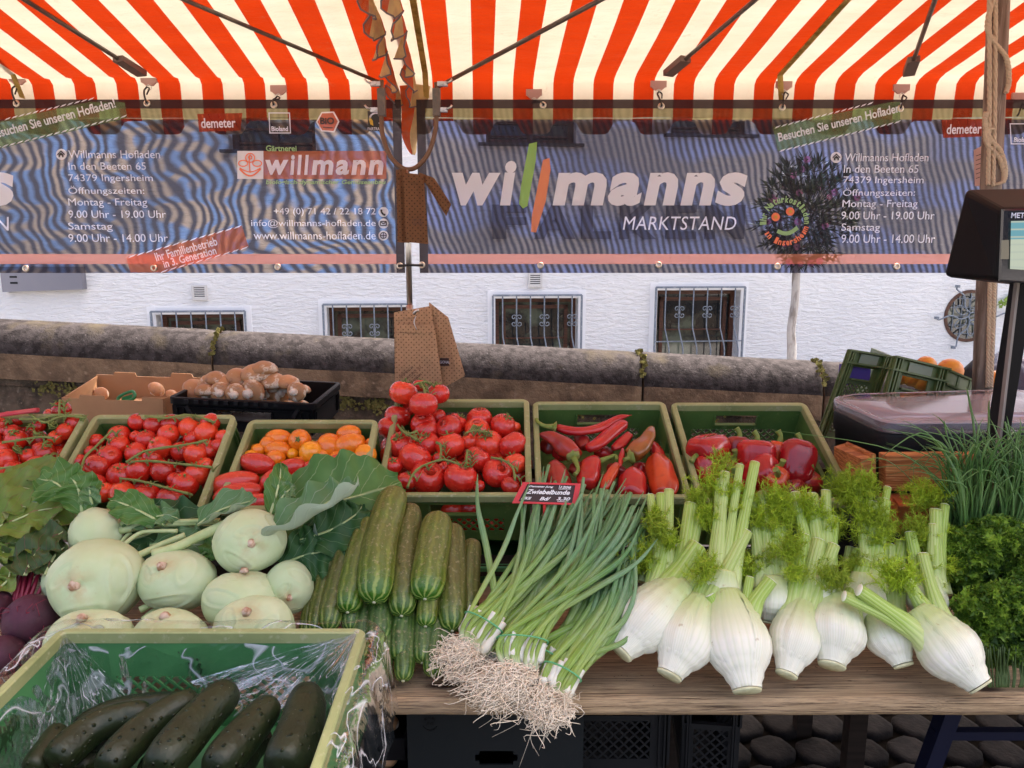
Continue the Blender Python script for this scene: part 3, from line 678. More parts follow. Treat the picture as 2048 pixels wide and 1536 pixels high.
def banner(x0p, x1p, mat, label):
    xa, xb = bx(x0p), bx(x1p); root = empty('mesh_banner', ((xa+xb)/2, BY, bz(545)), label, 'banner', 'mesh banners hung behind the stall')
    e = .035
    def strip(nm, x0, x1, pt, pb, m):
        n = max(2, int((x1-x0)/.03)); b = MB(); zb, zt = bz(pb), bz(pt)
        b.sheet(lambda u, v: (x0+(x1-x0)*u, bwave(x0+(x1-x0)*u, zb+(zt-zb)*v), zb+(zt-zb)*v), n, 8); b.build(nm, m, root)
    strip('top_hem', xa, xb, 199, 217, HEM); strip('backlight_tinted_panel', xa+e, xb-e, 217, 239, TOPP); strip('mesh_panel', xa+e, xb-e, 239, 508, mat); strip('orange_band', xa+e, xb-e, 508, 528, ORB); strip('bottom_hem', xa+e, xb-e, 528, 546, mat)
    strip('side_hem', xa, xa+e, 217, 546, HEM); strip('side_hem', xb-e, xb, 217, 546, HEM)
    return root
ban_l = banner(-708, 806, BMl, 'left translucent mesh banner with farm shop address, willmann logo and phone number, striped blue moire')
ban_r = banner(836, 2352, BMr, 'right translucent mesh banner with big willmanns MARKTSTAND lettering and address')
def prn(par, name, mat, fn, d=.004):
    b = MB(); fn(b)
    for v in b.v: v.y = bwave(v.x, v.z)-d
    return b.build(name, mat, par)
XU = Vec((1, 0, 0)); ZU = Vec((0, 0, 1))
def tx(par, body, x0, y0, x1, y1, mat, rot=0, name='printed_text', **k):
    o = P(x0, y1, BY); W = P(x1, y1, BY).x-o.x; H = P(x0, y0, BY).z-o.z; r = radians(rot)
    ux = Vec((cos(r), 0, sin(r))); uy = Vec((-sin(r), 0, cos(r)))
    prn(par, name, mat, lambda b: put_text(b, body, o, ux, uy, W, H, **k), .0065)
def pg(par, name, mat, pts, d=.0025): prn(par, name, mat, lambda b: b.poly([P(x, y, BY) for x, y in pts]), d)
def circ(cx, cy, r, n=20, ry=None): return [(cx+r*cos(2*pi*i/n), cy-(ry or r)*sin(2*pi*i/n)) for i in range(n)]
ADDR = ['Willmanns Hofladen', 'In den Beeten 65', '74379 Ingersheim', 'Öffnungszeiten:', 'Montag - Freitag', '9.00 Uhr - 19.00 Uhr', 'Samstag', '9.00 Uhr - 14.00 Uhr']
for par, rows, ic in ((ban_l, [(140, 301, 322, 317), (140, 325, 294, 340), (140, 349, 308, 367), (140, 372, 291, 392), (140, 397, 297, 416), (140, 421, 334, 436), (140, 445, 228, 464), (140, 468, 338, 484)], (124, 309)),
                      (ban_r, [(1688, 307, 1855, 323), (1686, 330, 1835, 346), (1685, 353, 1845, 371), (1684, 376, 1828, 396), (1683, 400, 1833, 419), (1681, 423, 1867, 439), (1681, 447, 1758, 466), (1681, 469, 1868, 486)], (1672, 315))):
    for s_, r in zip(ADDR, rows): tx(par, s_, *r, WH2)
    pg(par, 'house_icon', WHP, circ(ic[0], ic[1], 11)); x, y = ic
    pg(par, 'icon_mark', DKP, [(x-8, y), (x, y-8), (x+8, y), (x+6.5, y+1.5), (x, y-5), (x-6.5, y+1.5)], .005); pg(par, 'icon_mark', DKP, [(x-5, y+6), (x-5, y+1), (x, y-3.5), (x+5, y+1), (x+5, y+6), (x+2, y+6), (x+2, y+2), (x-2, y+2), (x-2, y+6)], .005)
def slant_tag(par, pts, mat): pg(par, 'slanted_label', mat, pts)
def dashes(par, x0, y0, x1, y1, n):
    for i in range(n):
        f = (i+.1)/n; g = (i+.75)/n; pg(par, 'dash', WH2, [(x0+(x1-x0)*f, y0+(y1-y0)*f+2), (x0+(x1-x0)*g, y0+(y1-y0)*g+1), (x0+(x1-x0)*g+4, y0+(y1-y0)*g-3), (x0+(x1-x0)*f+4, y0+(y1-y0)*f-2)], .0055)
slant_tag(ban_r, [(1545, 254), (1782, 204), (1800, 204), (1800, 243), (1556, 303)], GRP); dashes(ban_r, 1547, 256, 1745, 206, 15); dashes(ban_r, 1556, 303, 1800, 243, 17)
tx(ban_r, 'Besuchen Sie unseren Hofladen!', 1557, 266, 1806, 284, WH2, rot=13.5, bold=.02)
slant_tag(ban_l, [(-10, 245), (180, 204), (250, 204), (255, 236), (-10, 300)], GRP); dashes(ban_l, 10, 240, 190, 197, 13); dashes(ban_l, -10, 298, 255, 232, 18)
tx(ban_l, 'Besuchen Sie unseren Hofladen!', -12, 260, 247, 279, WH2, rot=13.5, bold=.02)
for par, bx0, by0, w_ in ((ban_l, 395, 228, 90), (ban_r, 1882, 240, 90)):
    pg(par, 'orange_label', REDP, [(bx0, by0), (bx0+w_, by0-2), (bx0+w_-4, by0+33), (bx0+4, by0+36)]); tx(par, 'demeter', bx0+9, by0+9, bx0+w_-12, by0+29, WH2, bold=.02, rot=1)
for par, x, y in ((ban_l, 537, 225), (ban_r, 2018, 247)):
    for q in ([(x, y), (x+43, y), (x+43, y+2), (x, y+2)], [(x+2, y+40), (x+45, y+40), (x+45, y+42), (x+2, y+42)], [(x, y), (x+2, y), (x+4, y+41), (x+2, y+41)], [(x+41, y), (x+43, y), (x+45, y+41), (x+43, y+41)]): pg(par, 'square_outline', WH2, q)
    tx(par, 'Bioland', x+7, y+28, x+40, y+38, WH2, bold=.03)
hx = [(632, 244), (643, 224), (668, 223), (679, 243), (669, 265), (643, 263)]
pg(ban_l, 'hexagon_seal', WHP, hx, .0025); pg(ban_l, 'hexagon_fill', ORB, [(655+(x-655)*.86, 244+(y-244)*.86) for x, y in hx], .004); tx(ban_l, 'BiO', 641, 235, 669, 249, DKP, bold=.03); pg(ban_l, 'seal_line', DKP, [(646, 254), (666, 255), (666, 256.5), (646, 255.5)], .006)
pg(ban_l, 'black_seal', DKP, [(735, 222), (768, 224), (766, 263), (737, 261)], .002); tx(ban_l, 'FAIRTRADE', 736, 255, 767, 261, WH2, bold=.01); pg(ban_l, 'leaf_mark', YEL, [(739, 232), (746, 242), (747, 252), (741, 249), (738, 240)], .005)
prn(ban_l, 'swirl_mark', WH2, lambda b: b.sheet(lambda u, v: P(752+(10+4*v)*cos(u*4.5-1), 238-(10+3*v)*sin(u*4.5-1), BY), 12, 1), .005)
tx(ban_l, 'Gärtnerei', 533, 291, 594, 303, GTX, bold=.02)
pg(ban_l, 'orange_label', ORB, [(527, 302), (773, 302), (773, 358), (527, 358)]); pg(ban_l, 'logo_square', WHP, [(475, 302), (527, 302), (527, 358), (475, 358)])
for ch, a_, y_, z_ in (('w', 533, 320, 579), ('i', 581, 310, 592), ('l', 595, 310, 606), ('l', 609, 310, 620), ('m', 624, 320, 668), ('a', 672, 320, 699), ('n', 703, 320, 733), ('n', 737, 320, 768)): tx(ban_l, ch, a_, y_, z_, 350, WH2, shear=.16, bold=.035)
tx(ban_l, 'biologisch-dynamischer Gemüseanbau', 533, 360, 772, 371, GTX, bold=.02, shear=.15)
def outline(par, pts, r=1.1, mat=None):
    def f(b):
        n = len(pts)
        for i in range(n-1):
            (x0, y0), (x1, y1) = pts[i], pts[i+1]; d = sqrt((x1-x0)**2+(y1-y0)**2) or 1; nx, ny = -(y1-y0)/d*r, (x1-x0)/d*r
            b.poly([P(x0+nx, y0+ny, BY), P(x1+nx, y1+ny, BY), P(x1-nx, y1-ny, BY), P(x0-nx, y0-ny, BY)])
    prn(par, 'logo_line', mat or ORT, f, .005)
outline(ban_l, circ(501, 316, 9)+[(510, 316)]); outline(ban_l, circ(487, 327, 9, ry=6)+[(496, 327)]); outline(ban_l, circ(515, 327, 9, ry=6)+[(524, 327)]); outline(ban_l, [(501, 309), (499, 320), (501, 346)]); outline(ban_l, circ(501, 315, 3.5)+[(504.5, 315)])
outline(ban_l, [(480+i*2, 338+14*sin(i/21*pi)) for i in range(22)], 1.6); outline(ban_l, [(480+i*2, 336+8*sin(i/21*pi)) for i in range(22)])
for s_, r in (('+49 (0) 71 42 / 22 18 72', (549, 416, 752, 433)), ('info@willmanns-hofladen.de', (504, 439, 752, 456)), ('www.willmanns-hofladen.de', (509, 463, 752, 479))): tx(ban_l, s_, *r, WH2)
for y in (424, 447, 471): pg(ban_l, 'round_icon', WHP, circ(767, y, 10))
outline(ban_l, [(763, 419), (763, 424), (767, 429), (771, 430)], 1.8, DKP); outline(ban_l, [(761, 443), (773, 443), (773, 451), (761, 451), (761, 443), (767, 448), (773, 443)], .9, DKP)
outline(ban_l, circ(767, 471, 6, 14)+[(773, 471)], .8, DKP); outline(ban_l, [(761, 471), (773, 471)], .7, DKP); outline(ban_l, [(767, 465), (767, 477)], .7, DKP)
slant_tag(ban_l, [(253, 516), (484, 451), (498, 494), (330, 545), (262, 545)], ORB); dashes(ban_l, 256, 515, 484, 452, 13); dashes(ban_l, 320, 545, 498, 494, 10)
tx(ban_l, 'Ihr Familienbetrieb', 315, 506, 444, 523, WH2, rot=14.5, bold=.02); tx(ban_l, 'in 3. Generation', 331, 520, 441, 536, WH2, rot=14.5, bold=.02)
IT = dict(shear=.16, bold=.045)
for ch, r in (('w', (905, 346, 1001, 411)), ('i', (1000, 322, 1033, 411)), ('m', (1105, 345, 1212, 411)), ('a', (1215, 345, 1282, 412)), ('n', (1287, 345, 1354, 411)), ('n', (1360, 345, 1427, 411)), ('s', (1429, 345, 1491, 412))): tx(ban_r, ch, *r, WHP, name='big_letter', **IT)
tx(ban_l, 's', -27, 345, 36, 412, WHP, name='big_letter', **IT); tx(ban_l, 'N', -6, 434, 23, 461, WH2, shear=.12)
pg(ban_r, 'green_stroke', tint_mat('bright_green_print', (.6, .95, .5), (.36, .62, .16), .7), [(1058, 288), (1074, 284), (1072, 318), (1055, 412), (1046, 417), (1038, 408), (1042, 372)]); pg(ban_r, 'orange_stroke', tint_mat('bright_orange_print', (1.0, .5, .38), (.92, .34, .16), .7), [(1086, 320), (1099, 316), (1101, 340), (1091, 404), (1072, 465), (1062, 464), (1064, 430)])
tx(ban_r, 'MARKTSTAND', 1245, 433, 1471, 460, WH2, shear=.16, space=1.05)
def arc_text(par, body, cx, cy, r, a0, a1, h, mat, inner=False):
    n = len(body)
    for i, ch in enumerate(body):
        if ch == ' ': continue
        a = radians(a0+(a1-a0)*(i+.5)/n); k = m_px(P(cx, cy, BY)); c = P(cx+r*cos(a), cy-r*sin(a), BY)
        up = Vec((cos(a), 0, sin(a))); 
        if inner: up = -up
        ux = Vec((up.z, 0, -up.x)); W = h*.62*k*(1.2 if ch in 'mN' else .55 if ch in 'il' else .8); H = h*k*(1.0 if ch in 'IhNktld' else .72)
        prn(par, 'arc_letter', mat, lambda b: put_text(b, ch, c-ux*W/2-up*h*.4*k, ux, up, W, H, bold=.03))
arc_text(ban_r, 'Ihr Naturkostladen', 1570, 443, 43, 190, -8, 13, GTX); arc_text(ban_r, 'in Ingersheim', 1570, 443, 43, 208, 345, 13, ORT, True)
for cx, cy in ((1551, 434), (1580, 423)): pg(ban_r, 'round_mark', ORT, circ(cx, cy, 8.5)); [outline(ban_r, [(cx, cy), (cx+4*cos(a), cy+4*sin(a))], .7, YEL) for a in (0, 1.05, 2.1, 3.14, 4.2, 5.2)]
outline(ban_r, spl_px if False else [(1554+i*2.7, 462+8*sin(i/15*pi)-.45*i) for i in range(16)], 4, GTX)
# eyelets
def eyelets(par, lst):
    for px, py in lst:
        p = P(px, py, BY); p.y = bwave(p.x, p.z)-.004; b = MB(); k = m_px(p)
        b.sweep([p+Vec((cos(i*pi/7)*5*k, 0, sin(i*pi/7)*5*k)) for i in range(15)], .0042, 6, cap=False); b.build('eyelet', MT['grommet'], par)
        b = MB(); b.poly([p+Vec((cos(i*pi/5)*4*k, .002, sin(i*pi/5)*4*k)) for i in range(10)]); b.build('eyelet_hole', bpy.data.materials.get('pale_hole') or pm('pale_hole', (.8, .8, .82), .6), par)
eyelets(ban_l, [(53, 537), (309, 536), (556, 534), (800, 532), (35, 208), (295, 207), (548, 210)]); eyelets(ban_r, [(844, 530), (1081, 531), (1317, 530), (1554, 533), (1793, 533), (1086, 211), (1322, 213), (1564, 215), (1800, 217)])

# ---------------- centre pole with fork, paper bags ----------------
def centre_pole():
    Y = 2.72; root = empty('canopy_pole', P(816, 780, Y), 'thin steel canopy pole with U shaped fork in the middle behind the tomatoes', 'pole')
    a = P(813, 340, Y); z0 = 0.0
    b = MB(); b.sweep([Vec((a.x-.002, Y, z0)), Vec((a.x, Y, P(813, 610, Y).z))], .0135, 12); b.build('outer_tube', MT['steel'], root)
    b = MB(); b.sweep([Vec((a.x, Y, P(813, 612, Y).z)), a], .0105, 12); b.build('inner_tube', MT['steel'], root)
    brown = pm('brown_hose', (.16, .085, .045), .5, .4)
    pts = [P(763, 160, Y), P(763, 230, Y), P(765, 270, Y), P(780, 312, Y), P(800, 333, Y), P(817, 339, Y), P(836, 332, Y), P(857, 306, Y), P(870, 265, Y), P(873, 225, Y), P(873, 165, Y)]
    b = MB(); b.sweep(spl(pts, 44), .008, 9); b.build('fork', brown, root)
    for x in (763, 873):
        b = MB(); b.box((P(x, 195, Y).x, Y, P(x, 205, Y).z), (.026, .026, .09)); b.build('sleeve', MT['darkmetal'], root)
        for yy, sx in ((168, -1 if x < 800 else 1), (220, -1 if x < 800 else 1)):
            c = P(x+sx*12, yy, Y); b = MB(); b.box(c, (.035, .02, .014)); b.sweep([c+Vec((sx*.015, -.012, 0)), c+Vec((sx*.028, -.014, .006)), c+Vec((sx*.034, -.014, .014))], .004, 6); b.sweep([c+Vec((0, -.02, 0)), c+Vec((0, .02, 0))], .006, 8); b.build('wing_clamp', MT['steel'], root)
    b = MB(); b.sweep([P(797, 532, Y-.02), P(820, 530, Y-.04), P(846, 531, Y-.02)], .005, 6)
    tag(b.build('cable_tie', MT['cord']), 'short black cord tying the two banners together across the thin pole', 'cord')
centre_pole()
def bag_mat(name, c):
    m, t, out = nt(name); o = objxyz(t, 'Object'); X, Z = o[0], o[2]
    q = 1/.0125; fx = mth(t, 'SUBTRACT', mth(t, 'FRACT', mth(t, 'MULTIPLY', mth(t, 'ADD', X, Z), q*.7)), .5); fz = mth(t, 'SUBTRACT', mth(t, 'FRACT', mth(t, 'MULTIPLY', mth(t, 'SUBTRACT', X, Z), q*.7)), .5)
    r = mth(t, 'ADD', mth(t, 'MULTIPLY', fx, fx), mth(t, 'MULTIPLY', fz, fz)); d = mth(t, 'LESS_THAN', r, .035)
    base = mix(t, ramp(t, noisef(t, 60, 4, (1, 1, 3)), .3, .7), c, [x*.85 for x in c]); col = mix(t, d, base, [x*.35 for x in c])
    pbsdf(t, out, col, .75, .2, bumps=[(noisef(t, 12, 3), .3, .01)], trans=.12); return m
BAG = bag_mat('dotted_kraft_paper', (.55, .33, .18)); BAGD = bag_mat('shade_toned_kraft_paper', (.19, .09, .04))  # second copy is the same paper with the shade under the fork coloured in
def bag(pts, Y, mat, label, txt=None, group='paper bags hanging on the pole', thick=.012):
    b = MB(); n = len(pts); f = [P(x, y, Y) for x, y in pts]; k = [p+Vec((0, thick, 0)) for p in f]
    def bl(u, v, d):
        p = f[0].lerp(f[1], u).lerp(f[3].lerp(f[2], u), v); return p+Vec((0, d+.006*noise.noise(Vec((u*4, v*5, Y*9)))-.006*sin(pi*u), 0))
    b.sheet(lambda u, v: bl(u, v, 0), 10, 14); b.sheet(lambda u, v: bl(1-u, v, thick), 10, 14)
    root = b.build('paper_bag', mat); tag(root, label, 'bag', group)
    e = MB(); top = [bl(i/8, 0, -.002) for i in range(9)]
    for i in range(8): e.quad(top[i], top[i+1], top[i+1]+Vec((0, -.001, -.028)), top[i]+Vec((0, -.001, -.028)), 0, None, True)
    e.build('folded_top', mat, root)
    e = MB(); e.quad(bl(.78, .02, -.003), bl(.86, .02, -.0035), bl(.86, .98, -.003), bl(.78, .98, -.003)); e.build('side_gusset', mat, root)
    if txt:
        for (s_, u, v, W, H, rt) in txt:
            b = MB(); r = radians(rt); put_text(b, s_, bl(u, v, -.004), Vec((cos(r), 0, sin(r))), Vec((-sin(r), 0, cos(r))), W, H); b.build('printed_text', bpy.data.materials.get('bag_ink') or pm('bag_ink', (.10, .045, .03), .7), root)
    return root
bag([(858, 605), (896, 635), (930, 752), (868, 785)], 2.66, BAG, 'tan dotted kraft paper bag hanging tilted behind the front bag on the pole', None)
bq = MB(); q0 = P(884, 742, 2.645)
for z_, h_, mt_ in ((0, .022, 'dark_ink'),): bq.box(P(889, 724, 2.645), (.032, .002, .028))
tag(bq.build('printed_patch', pm('dark_ink', (.05, .02, .015), .6), bpy.data.objects['paper_bag']), None)
bq = MB(); put_text(bq, 'REGIONAL', P(874, 727, 2.6425), XU, ZU, .045, .010); bq.build('printed_text', WH2, bpy.data.objects['paper_bag'])
bag([(788, 625), (862, 612), (880, 770), (790, 790)], 2.64, BAG, 'tan dotted paper bag in the middle, its edge showing above the front bag', None)
bag([(792, 648), (868, 650), (886, 778), (790, 800)], 2.60, BAG, 'front tan dotted kraft paper bag hanging behind the topmost tomatoes', [('Wir sagen unseren Kunden', .10, .12, .11, .006, -1), ('HEIMISCH', .12, .72, .06, .008, 40), ('NATURLAND', .25, .76, .07, .008, 40), ('FRANKEN', .35, .82, .05, .008, 40)])
bag([(792, 340), (812, 338), (818, 486), (795, 484)], 2.64, BAGD, 'shade-toned kraft paper bag edge at left of the upper shaded bundle', None, 'shaded bags under the fork')
bag([(806, 345), (846, 350), (856, 488), (812, 484)], 2.60, BAGD, 'shade-toned dotted kraft paper bag hanging under the fork, in shade', [('OO OO', .35, .74, .035, .02, 0)], 'shaded bags under the fork')
bag([(838, 345), (868, 356), (902, 408), (892, 432)], 2.62, BAGD, 'crumpled shade-toned kraft bag corner folding out to the right under the fork', None, 'shaded bags under the fork')
bg_ = MB(); bg_.sweep(spl([P(832, 632, 2.59), P(828, 645, 2.585), P(834, 660, 2.585)], 8), .0016, 5); bg_.sweep(spl([P(838, 620, 2.57), P(832, 622, 2.57), P(828, 628, 2.575)], 6), .006, 6)
tag(bg_.build('bag_string', MT['steel']), 'thin string and clip holding the tan bags on the pole', 'string')

# ---------------- right pole with ropes ----------------
def right_pole():
    Y = 2.42; wd = pm('grey_brown_pole', (.24, .20, .165), .6, .3, var=[((.11, .08, .06), 8, .42, .62, (6, 6, .4)), ((.38, .34, .29), 30, .58, .7, (4, 4, .3))], bump=[(30, .2, .003, (5, 5, .4))])
    a, c = P(2000, -60, Y), P(1964, 790, Y); d = (c-a); c = a+d*1.65
    b = MB(); b.sweep([a, c], .030, 20); o = b.build('stall_pole', wd); tag(o, 'thick round brown pole at right with beige rope wound around it', 'pole')
    rm = pm('beige_rope', (.50, .39, .27), .8, .2, bump=[(240, .6, .002, (1, 1, .35))]); dn = d.normalized()
    def rope(pts, r=.006):
        b = MB(); P_ = spl(pts, 90); sd = Vec((1, 0, 0)); f = Vec((0, 1, 0)); 
        for ph in (0, 2.1, 4.2):
            b.sweep([p+sd*cos(i*.75+ph)*r*.55+f*sin(i*.75+ph)*r*.55 for i, p in enumerate(P_)], r*.62, 5)
        x = b.build('rope', rm); tag(x, None, 'rope'); return x
    at = lambda px, py, off=.04: P(px, py, Y-off)
    tag(rope([at(1978, -40), at(1979, 200), at(1976, 370)]), 'straight beige rope strand left on the brown pole above the scale', 'rope', 'ropes on the pole')
    tag(rope([at(1990, -40), at(1991, 60), at(1989, 250), at(1986, 372)]), 'middle straight beige rope strand on the brown pole above the scale', 'rope', 'ropes on the pole')
    tag(rope([at(1998, -40), at(1975, 45), at(1985, 80), at(2012, 115), at(2018, 160), at(2012, 185)], .007), 'beige rope crossing over the brown pole near the top', 'rope', 'ropes on the pole')
    tag(rope([at(1972, 225), at(1970, 250), at(1982, 280), at(2000, 300), at(2010, 335), at(2008, 360), at(1995, 368)], .007), 'beige rope loop knotted around the brown pole above the scale', 'rope', 'ropes on the pole')
    tag(rope([at(2006, 365), at(2008, 345), at(1995, 310), at(1975, 290), at(1972, 262), at(1985, 258)], .007), 'second strand of the beige rope knot above the scale', 'rope', 'ropes on the pole')
    tag(rope([at(1988, 560), at(1985, 660), at(1981, 775)], .007), 'pale rope hanging right of the brown pole below the scale', 'rope', 'ropes on the pole')
    tag(rope([at(1980, 560), at(1978, 660), at(1975, 775)], .006), 'pale rope close beside the brown pole below the scale', 'rope', 'ropes on the pole')
    # pink paper notice beside it
    b = MB(); pts = [P(1948, 300, 2.9), P(1972, 288, 2.9), P(1972, 372, 2.9), P(1950, 372, 2.9)]
    b.hexa([p+Vec((0, .002, 0)) for p in pts], pts); o = b.build('paper_notice', pm('pink_paper', (.55, .33, .28), .8, trans=.3)); tag(o, 'pinkish paper note hanging left of the brown pole above the scale', 'paper')
    b = MB()
    for i in range(6): b.bar(P(1952, 312+i*9, 2.897), P(1968, 306+i*9, 2.897), .002, .001, up=(0, 1, 0))
    b.build('writing_line', MT['blackmat'], o)
right_pole()

# ---------------- scale display on post ----------------
def scale():
    Y = 1.72; root = empty('scale_display', P(2038, 760, Y), 'black scale display on a black post at far right', 'scale')
    def q(px, py, dy=0): return P(px, py, Y+dy)
    front = [q(2002, 418, -.10), q(2150, 414, -.10), q(2150, 572, -.10), q(1996, 563, -.10)]
    back = [q(1929, 377, .05), q(2190, 372, .05), q(2190, 590, .05), q(1884, 553, .05)]
    f2 = [p+Vec((0, .0, 0)) for p in front]
    b = MB(); b.hexa([back[3], back[2], back[1], back[0]], [front[3], front[2], front[1], front[0]]); o = b.build('housing', MT['black'], root)
    md = o.modifiers.new('bevel', 'BEVEL'); md.width = .012; md.segments = 3
    bz_ = [p+Vec((0, -.004, 0)) for p in front]; n = 1
    def inset(a, bl, br, t_, bt): 
        x0, x1 = a[0].x, a[1].x; return [a[0]+Vec((bl, 0, -t_)), a[1]+Vec((-br, 0, -t_)), a[2]+Vec((-br, 0, bt)), a[3]+Vec((bl, 0, bt))]
    b = MB(); b.hexa([p+Vec((0, .003, 0)) for p in bz_], inset(bz_, .004, .004, .004, .004)); b.build('bezel', pm('glossy_bezel', (.012, .013, .02), .12, .6), root)
    sc = [P(2022, 442, Y-.108), P(2140, 440, Y-.108), P(2140, 545, Y-.108), P(2020, 538, Y-.108)]
    m, t, out = nt('lit_screen'); e = t.nodes.new('ShaderNodeEmission'); u, v = uvxy(t); cb = mix(t, mth(t, 'GREATER_THAN', v, .62), (.50, .55, .44), (.16, .36, .42)); L(t, mix(t, ramp(t, mth(t, 'SINE', mth(t, 'MULTIPLY', v, 40)), .6, 1), cb, (.45, .5, .42)), e.inputs[0]); e.inputs[1].default_value = .2; L(t, e.outputs[0], out.inputs[0])
    b = MB(); b.quad(sc[3], sc[2], sc[1], sc[0]); b.build('screen', m, root)
    b = MB(); b.quad(P(2003, 480, Y-.107), P(2018, 480, Y-.107), P(2018, 518, Y-.107), P(2001, 518, Y-.107)); b.build('side_panel', pm('olive_key', (.2, .18, .12), .4), root)
    b = MB(); put_text(b, 'METTLER', P(2022, 436, Y-.109), XU, ZU, .062, .011, bold=.02); b.build('printed_text', WH2, root)
    a, c = P(2046, 555, Y), P(2046, 1030, Y)
    b = MB(); b.bar(a, Vec((a.x, a.y+.05, .75)), .030, .04, up=(0, 1, 0)); b.build('post', MT['black'], root)
    a2 = P(2034, 565, Y-.02); b = MB(); b.bar(a2, Vec((a2.x, a2.y, .75)), .006, .012, up=(0, 1, 0)); b.build('post_trim', pm('dull_trim', (.22, .19, .17), .5), root)
scale()
# ---------------- crates ----------------
def lattice(b, o, ux, uy, n, x0, y0, x1, y1, pitch=.024, w_=.0045, th=.004):
    for s_ in (1, -1):
        span = (x1-x0)+(y1-y0); k = int(span/pitch)+1
        for i in range(k+1):
            c = i*pitch
            # line: (x-x0) + (y-y0) = c  or  (x1-x) + (y-y0) = c
            xa = min(c, x1-x0); ya = c-xa; yb = min(c, y1-y0); xb = c-yb
            if ya > y1-y0 or xb > x1-x0: continue
            p = (x0+xa, y0+ya) if s_ == 1 else (x1-xa, y0+ya); q = (x0+xb, y0+yb) if s_ == 1 else (x1-xb, y0+yb)
            if abs(p[0]-q[0]) < .003: continue
            b.bar(o+ux*p[0]+uy*p[1]-n*(.002 if s_ == 1 else .0035), o+ux*q[0]+uy*q[1]-n*(.002 if s_ == 1 else .0035), w_, th, up=n)
def crate(Fm, Bm, w_, h, label, mat, rimmat, group=None, ux=None, lat=True, taper=.012, name='green_crate', handle=.13, ribs=True):
    uy = (Bm-Fm).normalized(); ux = (ux or Vec((1, 0, 0))); ux = (ux-uy*ux.dot(uy)).normalized(); uz = ux.cross(uy); l = (Bm-Fm).length
    O = (Fm+Bm)/2-uz*h
    M = Matrix(((ux.x, uy.x, uz.x, O.x), (ux.y, uy.y, uz.y, O.y), (ux.z, uy.z, uz.z, O.z), (0, 0, 0, 1)))
    root = empty(name, mw=M, label=label, cat='crate', group=group)
    X, Y, Z = Vec((1, 0, 0)), Vec((0, 1, 0)), Vec((0, 0, 1)); hw, hl = w_/2, l/2; t = .003; rw = .016
    def wall(nm, o, wx, wy, n, W, hd):
        b = LMB(); H = h-.004; hs = []
        hx0, hx1 = W/2-hd/2, W/2+hd/2; 
        if hd: hs.append((hx0, H-.075, hx1, H-.038))
        lx0, lx1, ly0, ly1 = W*.16, W*.84, .03, H-.09
        if lat: hs.append((lx0, ly0, lx1, ly1))
        b.holes(o, wx, wy, n, W, H, hs, t)
        if hd:
            for p, q in (((hx0, H-.075), (hx1, H-.075)), ((hx0, H-.075), (hx0, H-.038)), ((hx1, H-.075), (hx1, H-.038))): b.bar(o+wx*p[0]+wy*p[1], o+wx*q[0]+wy*q[1], .005, .012, up=n)
        x = b.build(nm, mat, root)
        if lat:
            b = LMB(); lattice(b, o, wx, wy, n, lx0, ly0, lx1, ly1); b.build('lattice', mat, root, kind='stuff')
        if ribs:
            b = LMB()
            for fx in (.03, .08, .92, .97): b.bar(o+wx*W*fx+wy*.01+n*.004, o+wx*W*fx+wy*(H-.03)+n*.004, .004, .008, up=n)
            for hy in (H-.03,): b.bar(o+wx*.01+wy*hy+n*.004, o+wx*(W-.01)+wy*hy+n*.004, .005, .008, up=n)
            b.build('rib', mat, root)
    i = rw-.004
    wall('front_wall', Vec((-hw+i, -hl+i, .002)), X, Z, -Y, w_-2*i, handle)
    wall('back_wall', Vec((hw-i, hl-i, .002)), -X, Z, Y, w_-2*i, handle)
    wall('side_wall', Vec((-hw+i, hl-i, .002)), -Y, Z, -X, l-2*i, 0 if l < .36 else handle*.9)
    wall('side_wall', Vec((hw-i, -hl+i, .002)), Y, Z, X, l-2*i, 0 if l < .36 else handle*.9)
    b = LMB(); b.box((0, 0, .0), (w_-2*i, l-2*i, .004)); b.build('floor_panel', mat, root)
    b = LMB(); r = .022; nseg = 5
    def rr(ex, z):
        out = []
        for (cx, cy, a0) in ((hw-r, hl-r, 0), (-hw+r, hl-r, 90), (-hw+r, -hl+r, 180), (hw-r, -hl+r, 270)):
            for k in range(nseg+1):
                a = radians(a0+90*k/nseg); q = max(r+ex, .001); out.append(Vec((cx+cos(a)*q, cy+sin(a)*q, z)))
        return out
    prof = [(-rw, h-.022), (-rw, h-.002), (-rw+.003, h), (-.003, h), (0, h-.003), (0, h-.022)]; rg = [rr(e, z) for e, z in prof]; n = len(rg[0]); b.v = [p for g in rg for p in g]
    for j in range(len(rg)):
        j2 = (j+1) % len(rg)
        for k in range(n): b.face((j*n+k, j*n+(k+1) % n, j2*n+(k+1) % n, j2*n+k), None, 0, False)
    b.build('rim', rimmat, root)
    root_d = dict(o=root, M=M, uz=uz, ux=ux, uy=uy, top=(Fm+Bm)/2, w=w_, l=l, h=h); return root_d
def incr(c, px, py, d): return RP(px, py, c['top']-c['uz']*d, c['uz'])
GR = 'green crates tilted on the back rack'
def crk(fx0, fx1, fy, Yf, bx0, bx1, by, Yb, w_, label, h=.17):
    f = P((fx0+fx1)/2, fy, Yf); k = P((bx0+bx1)/2, by, Yb); f.x = k.x = (f.x+k.x)/2
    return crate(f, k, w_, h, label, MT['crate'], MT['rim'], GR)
c2 = crk(56, 387, 1027, 1.74, 200, 490, 828, 2.02, .395, 'green crate of small cherry vine tomatoes under the cardboard box, second from left')
c1 = crk(56-340, 52, 1025, 1.74, 200-298, 196, 826, 2.02, .395, 'leftmost green crate with mixed vine tomatoes and rhubarb stick, cut by the frame')
c3 = crk(392, 742, 1020, 1.75, 503, 765, 838, 2.03, .36, 'green crate holding orange and red plum tomatoes, third from left')
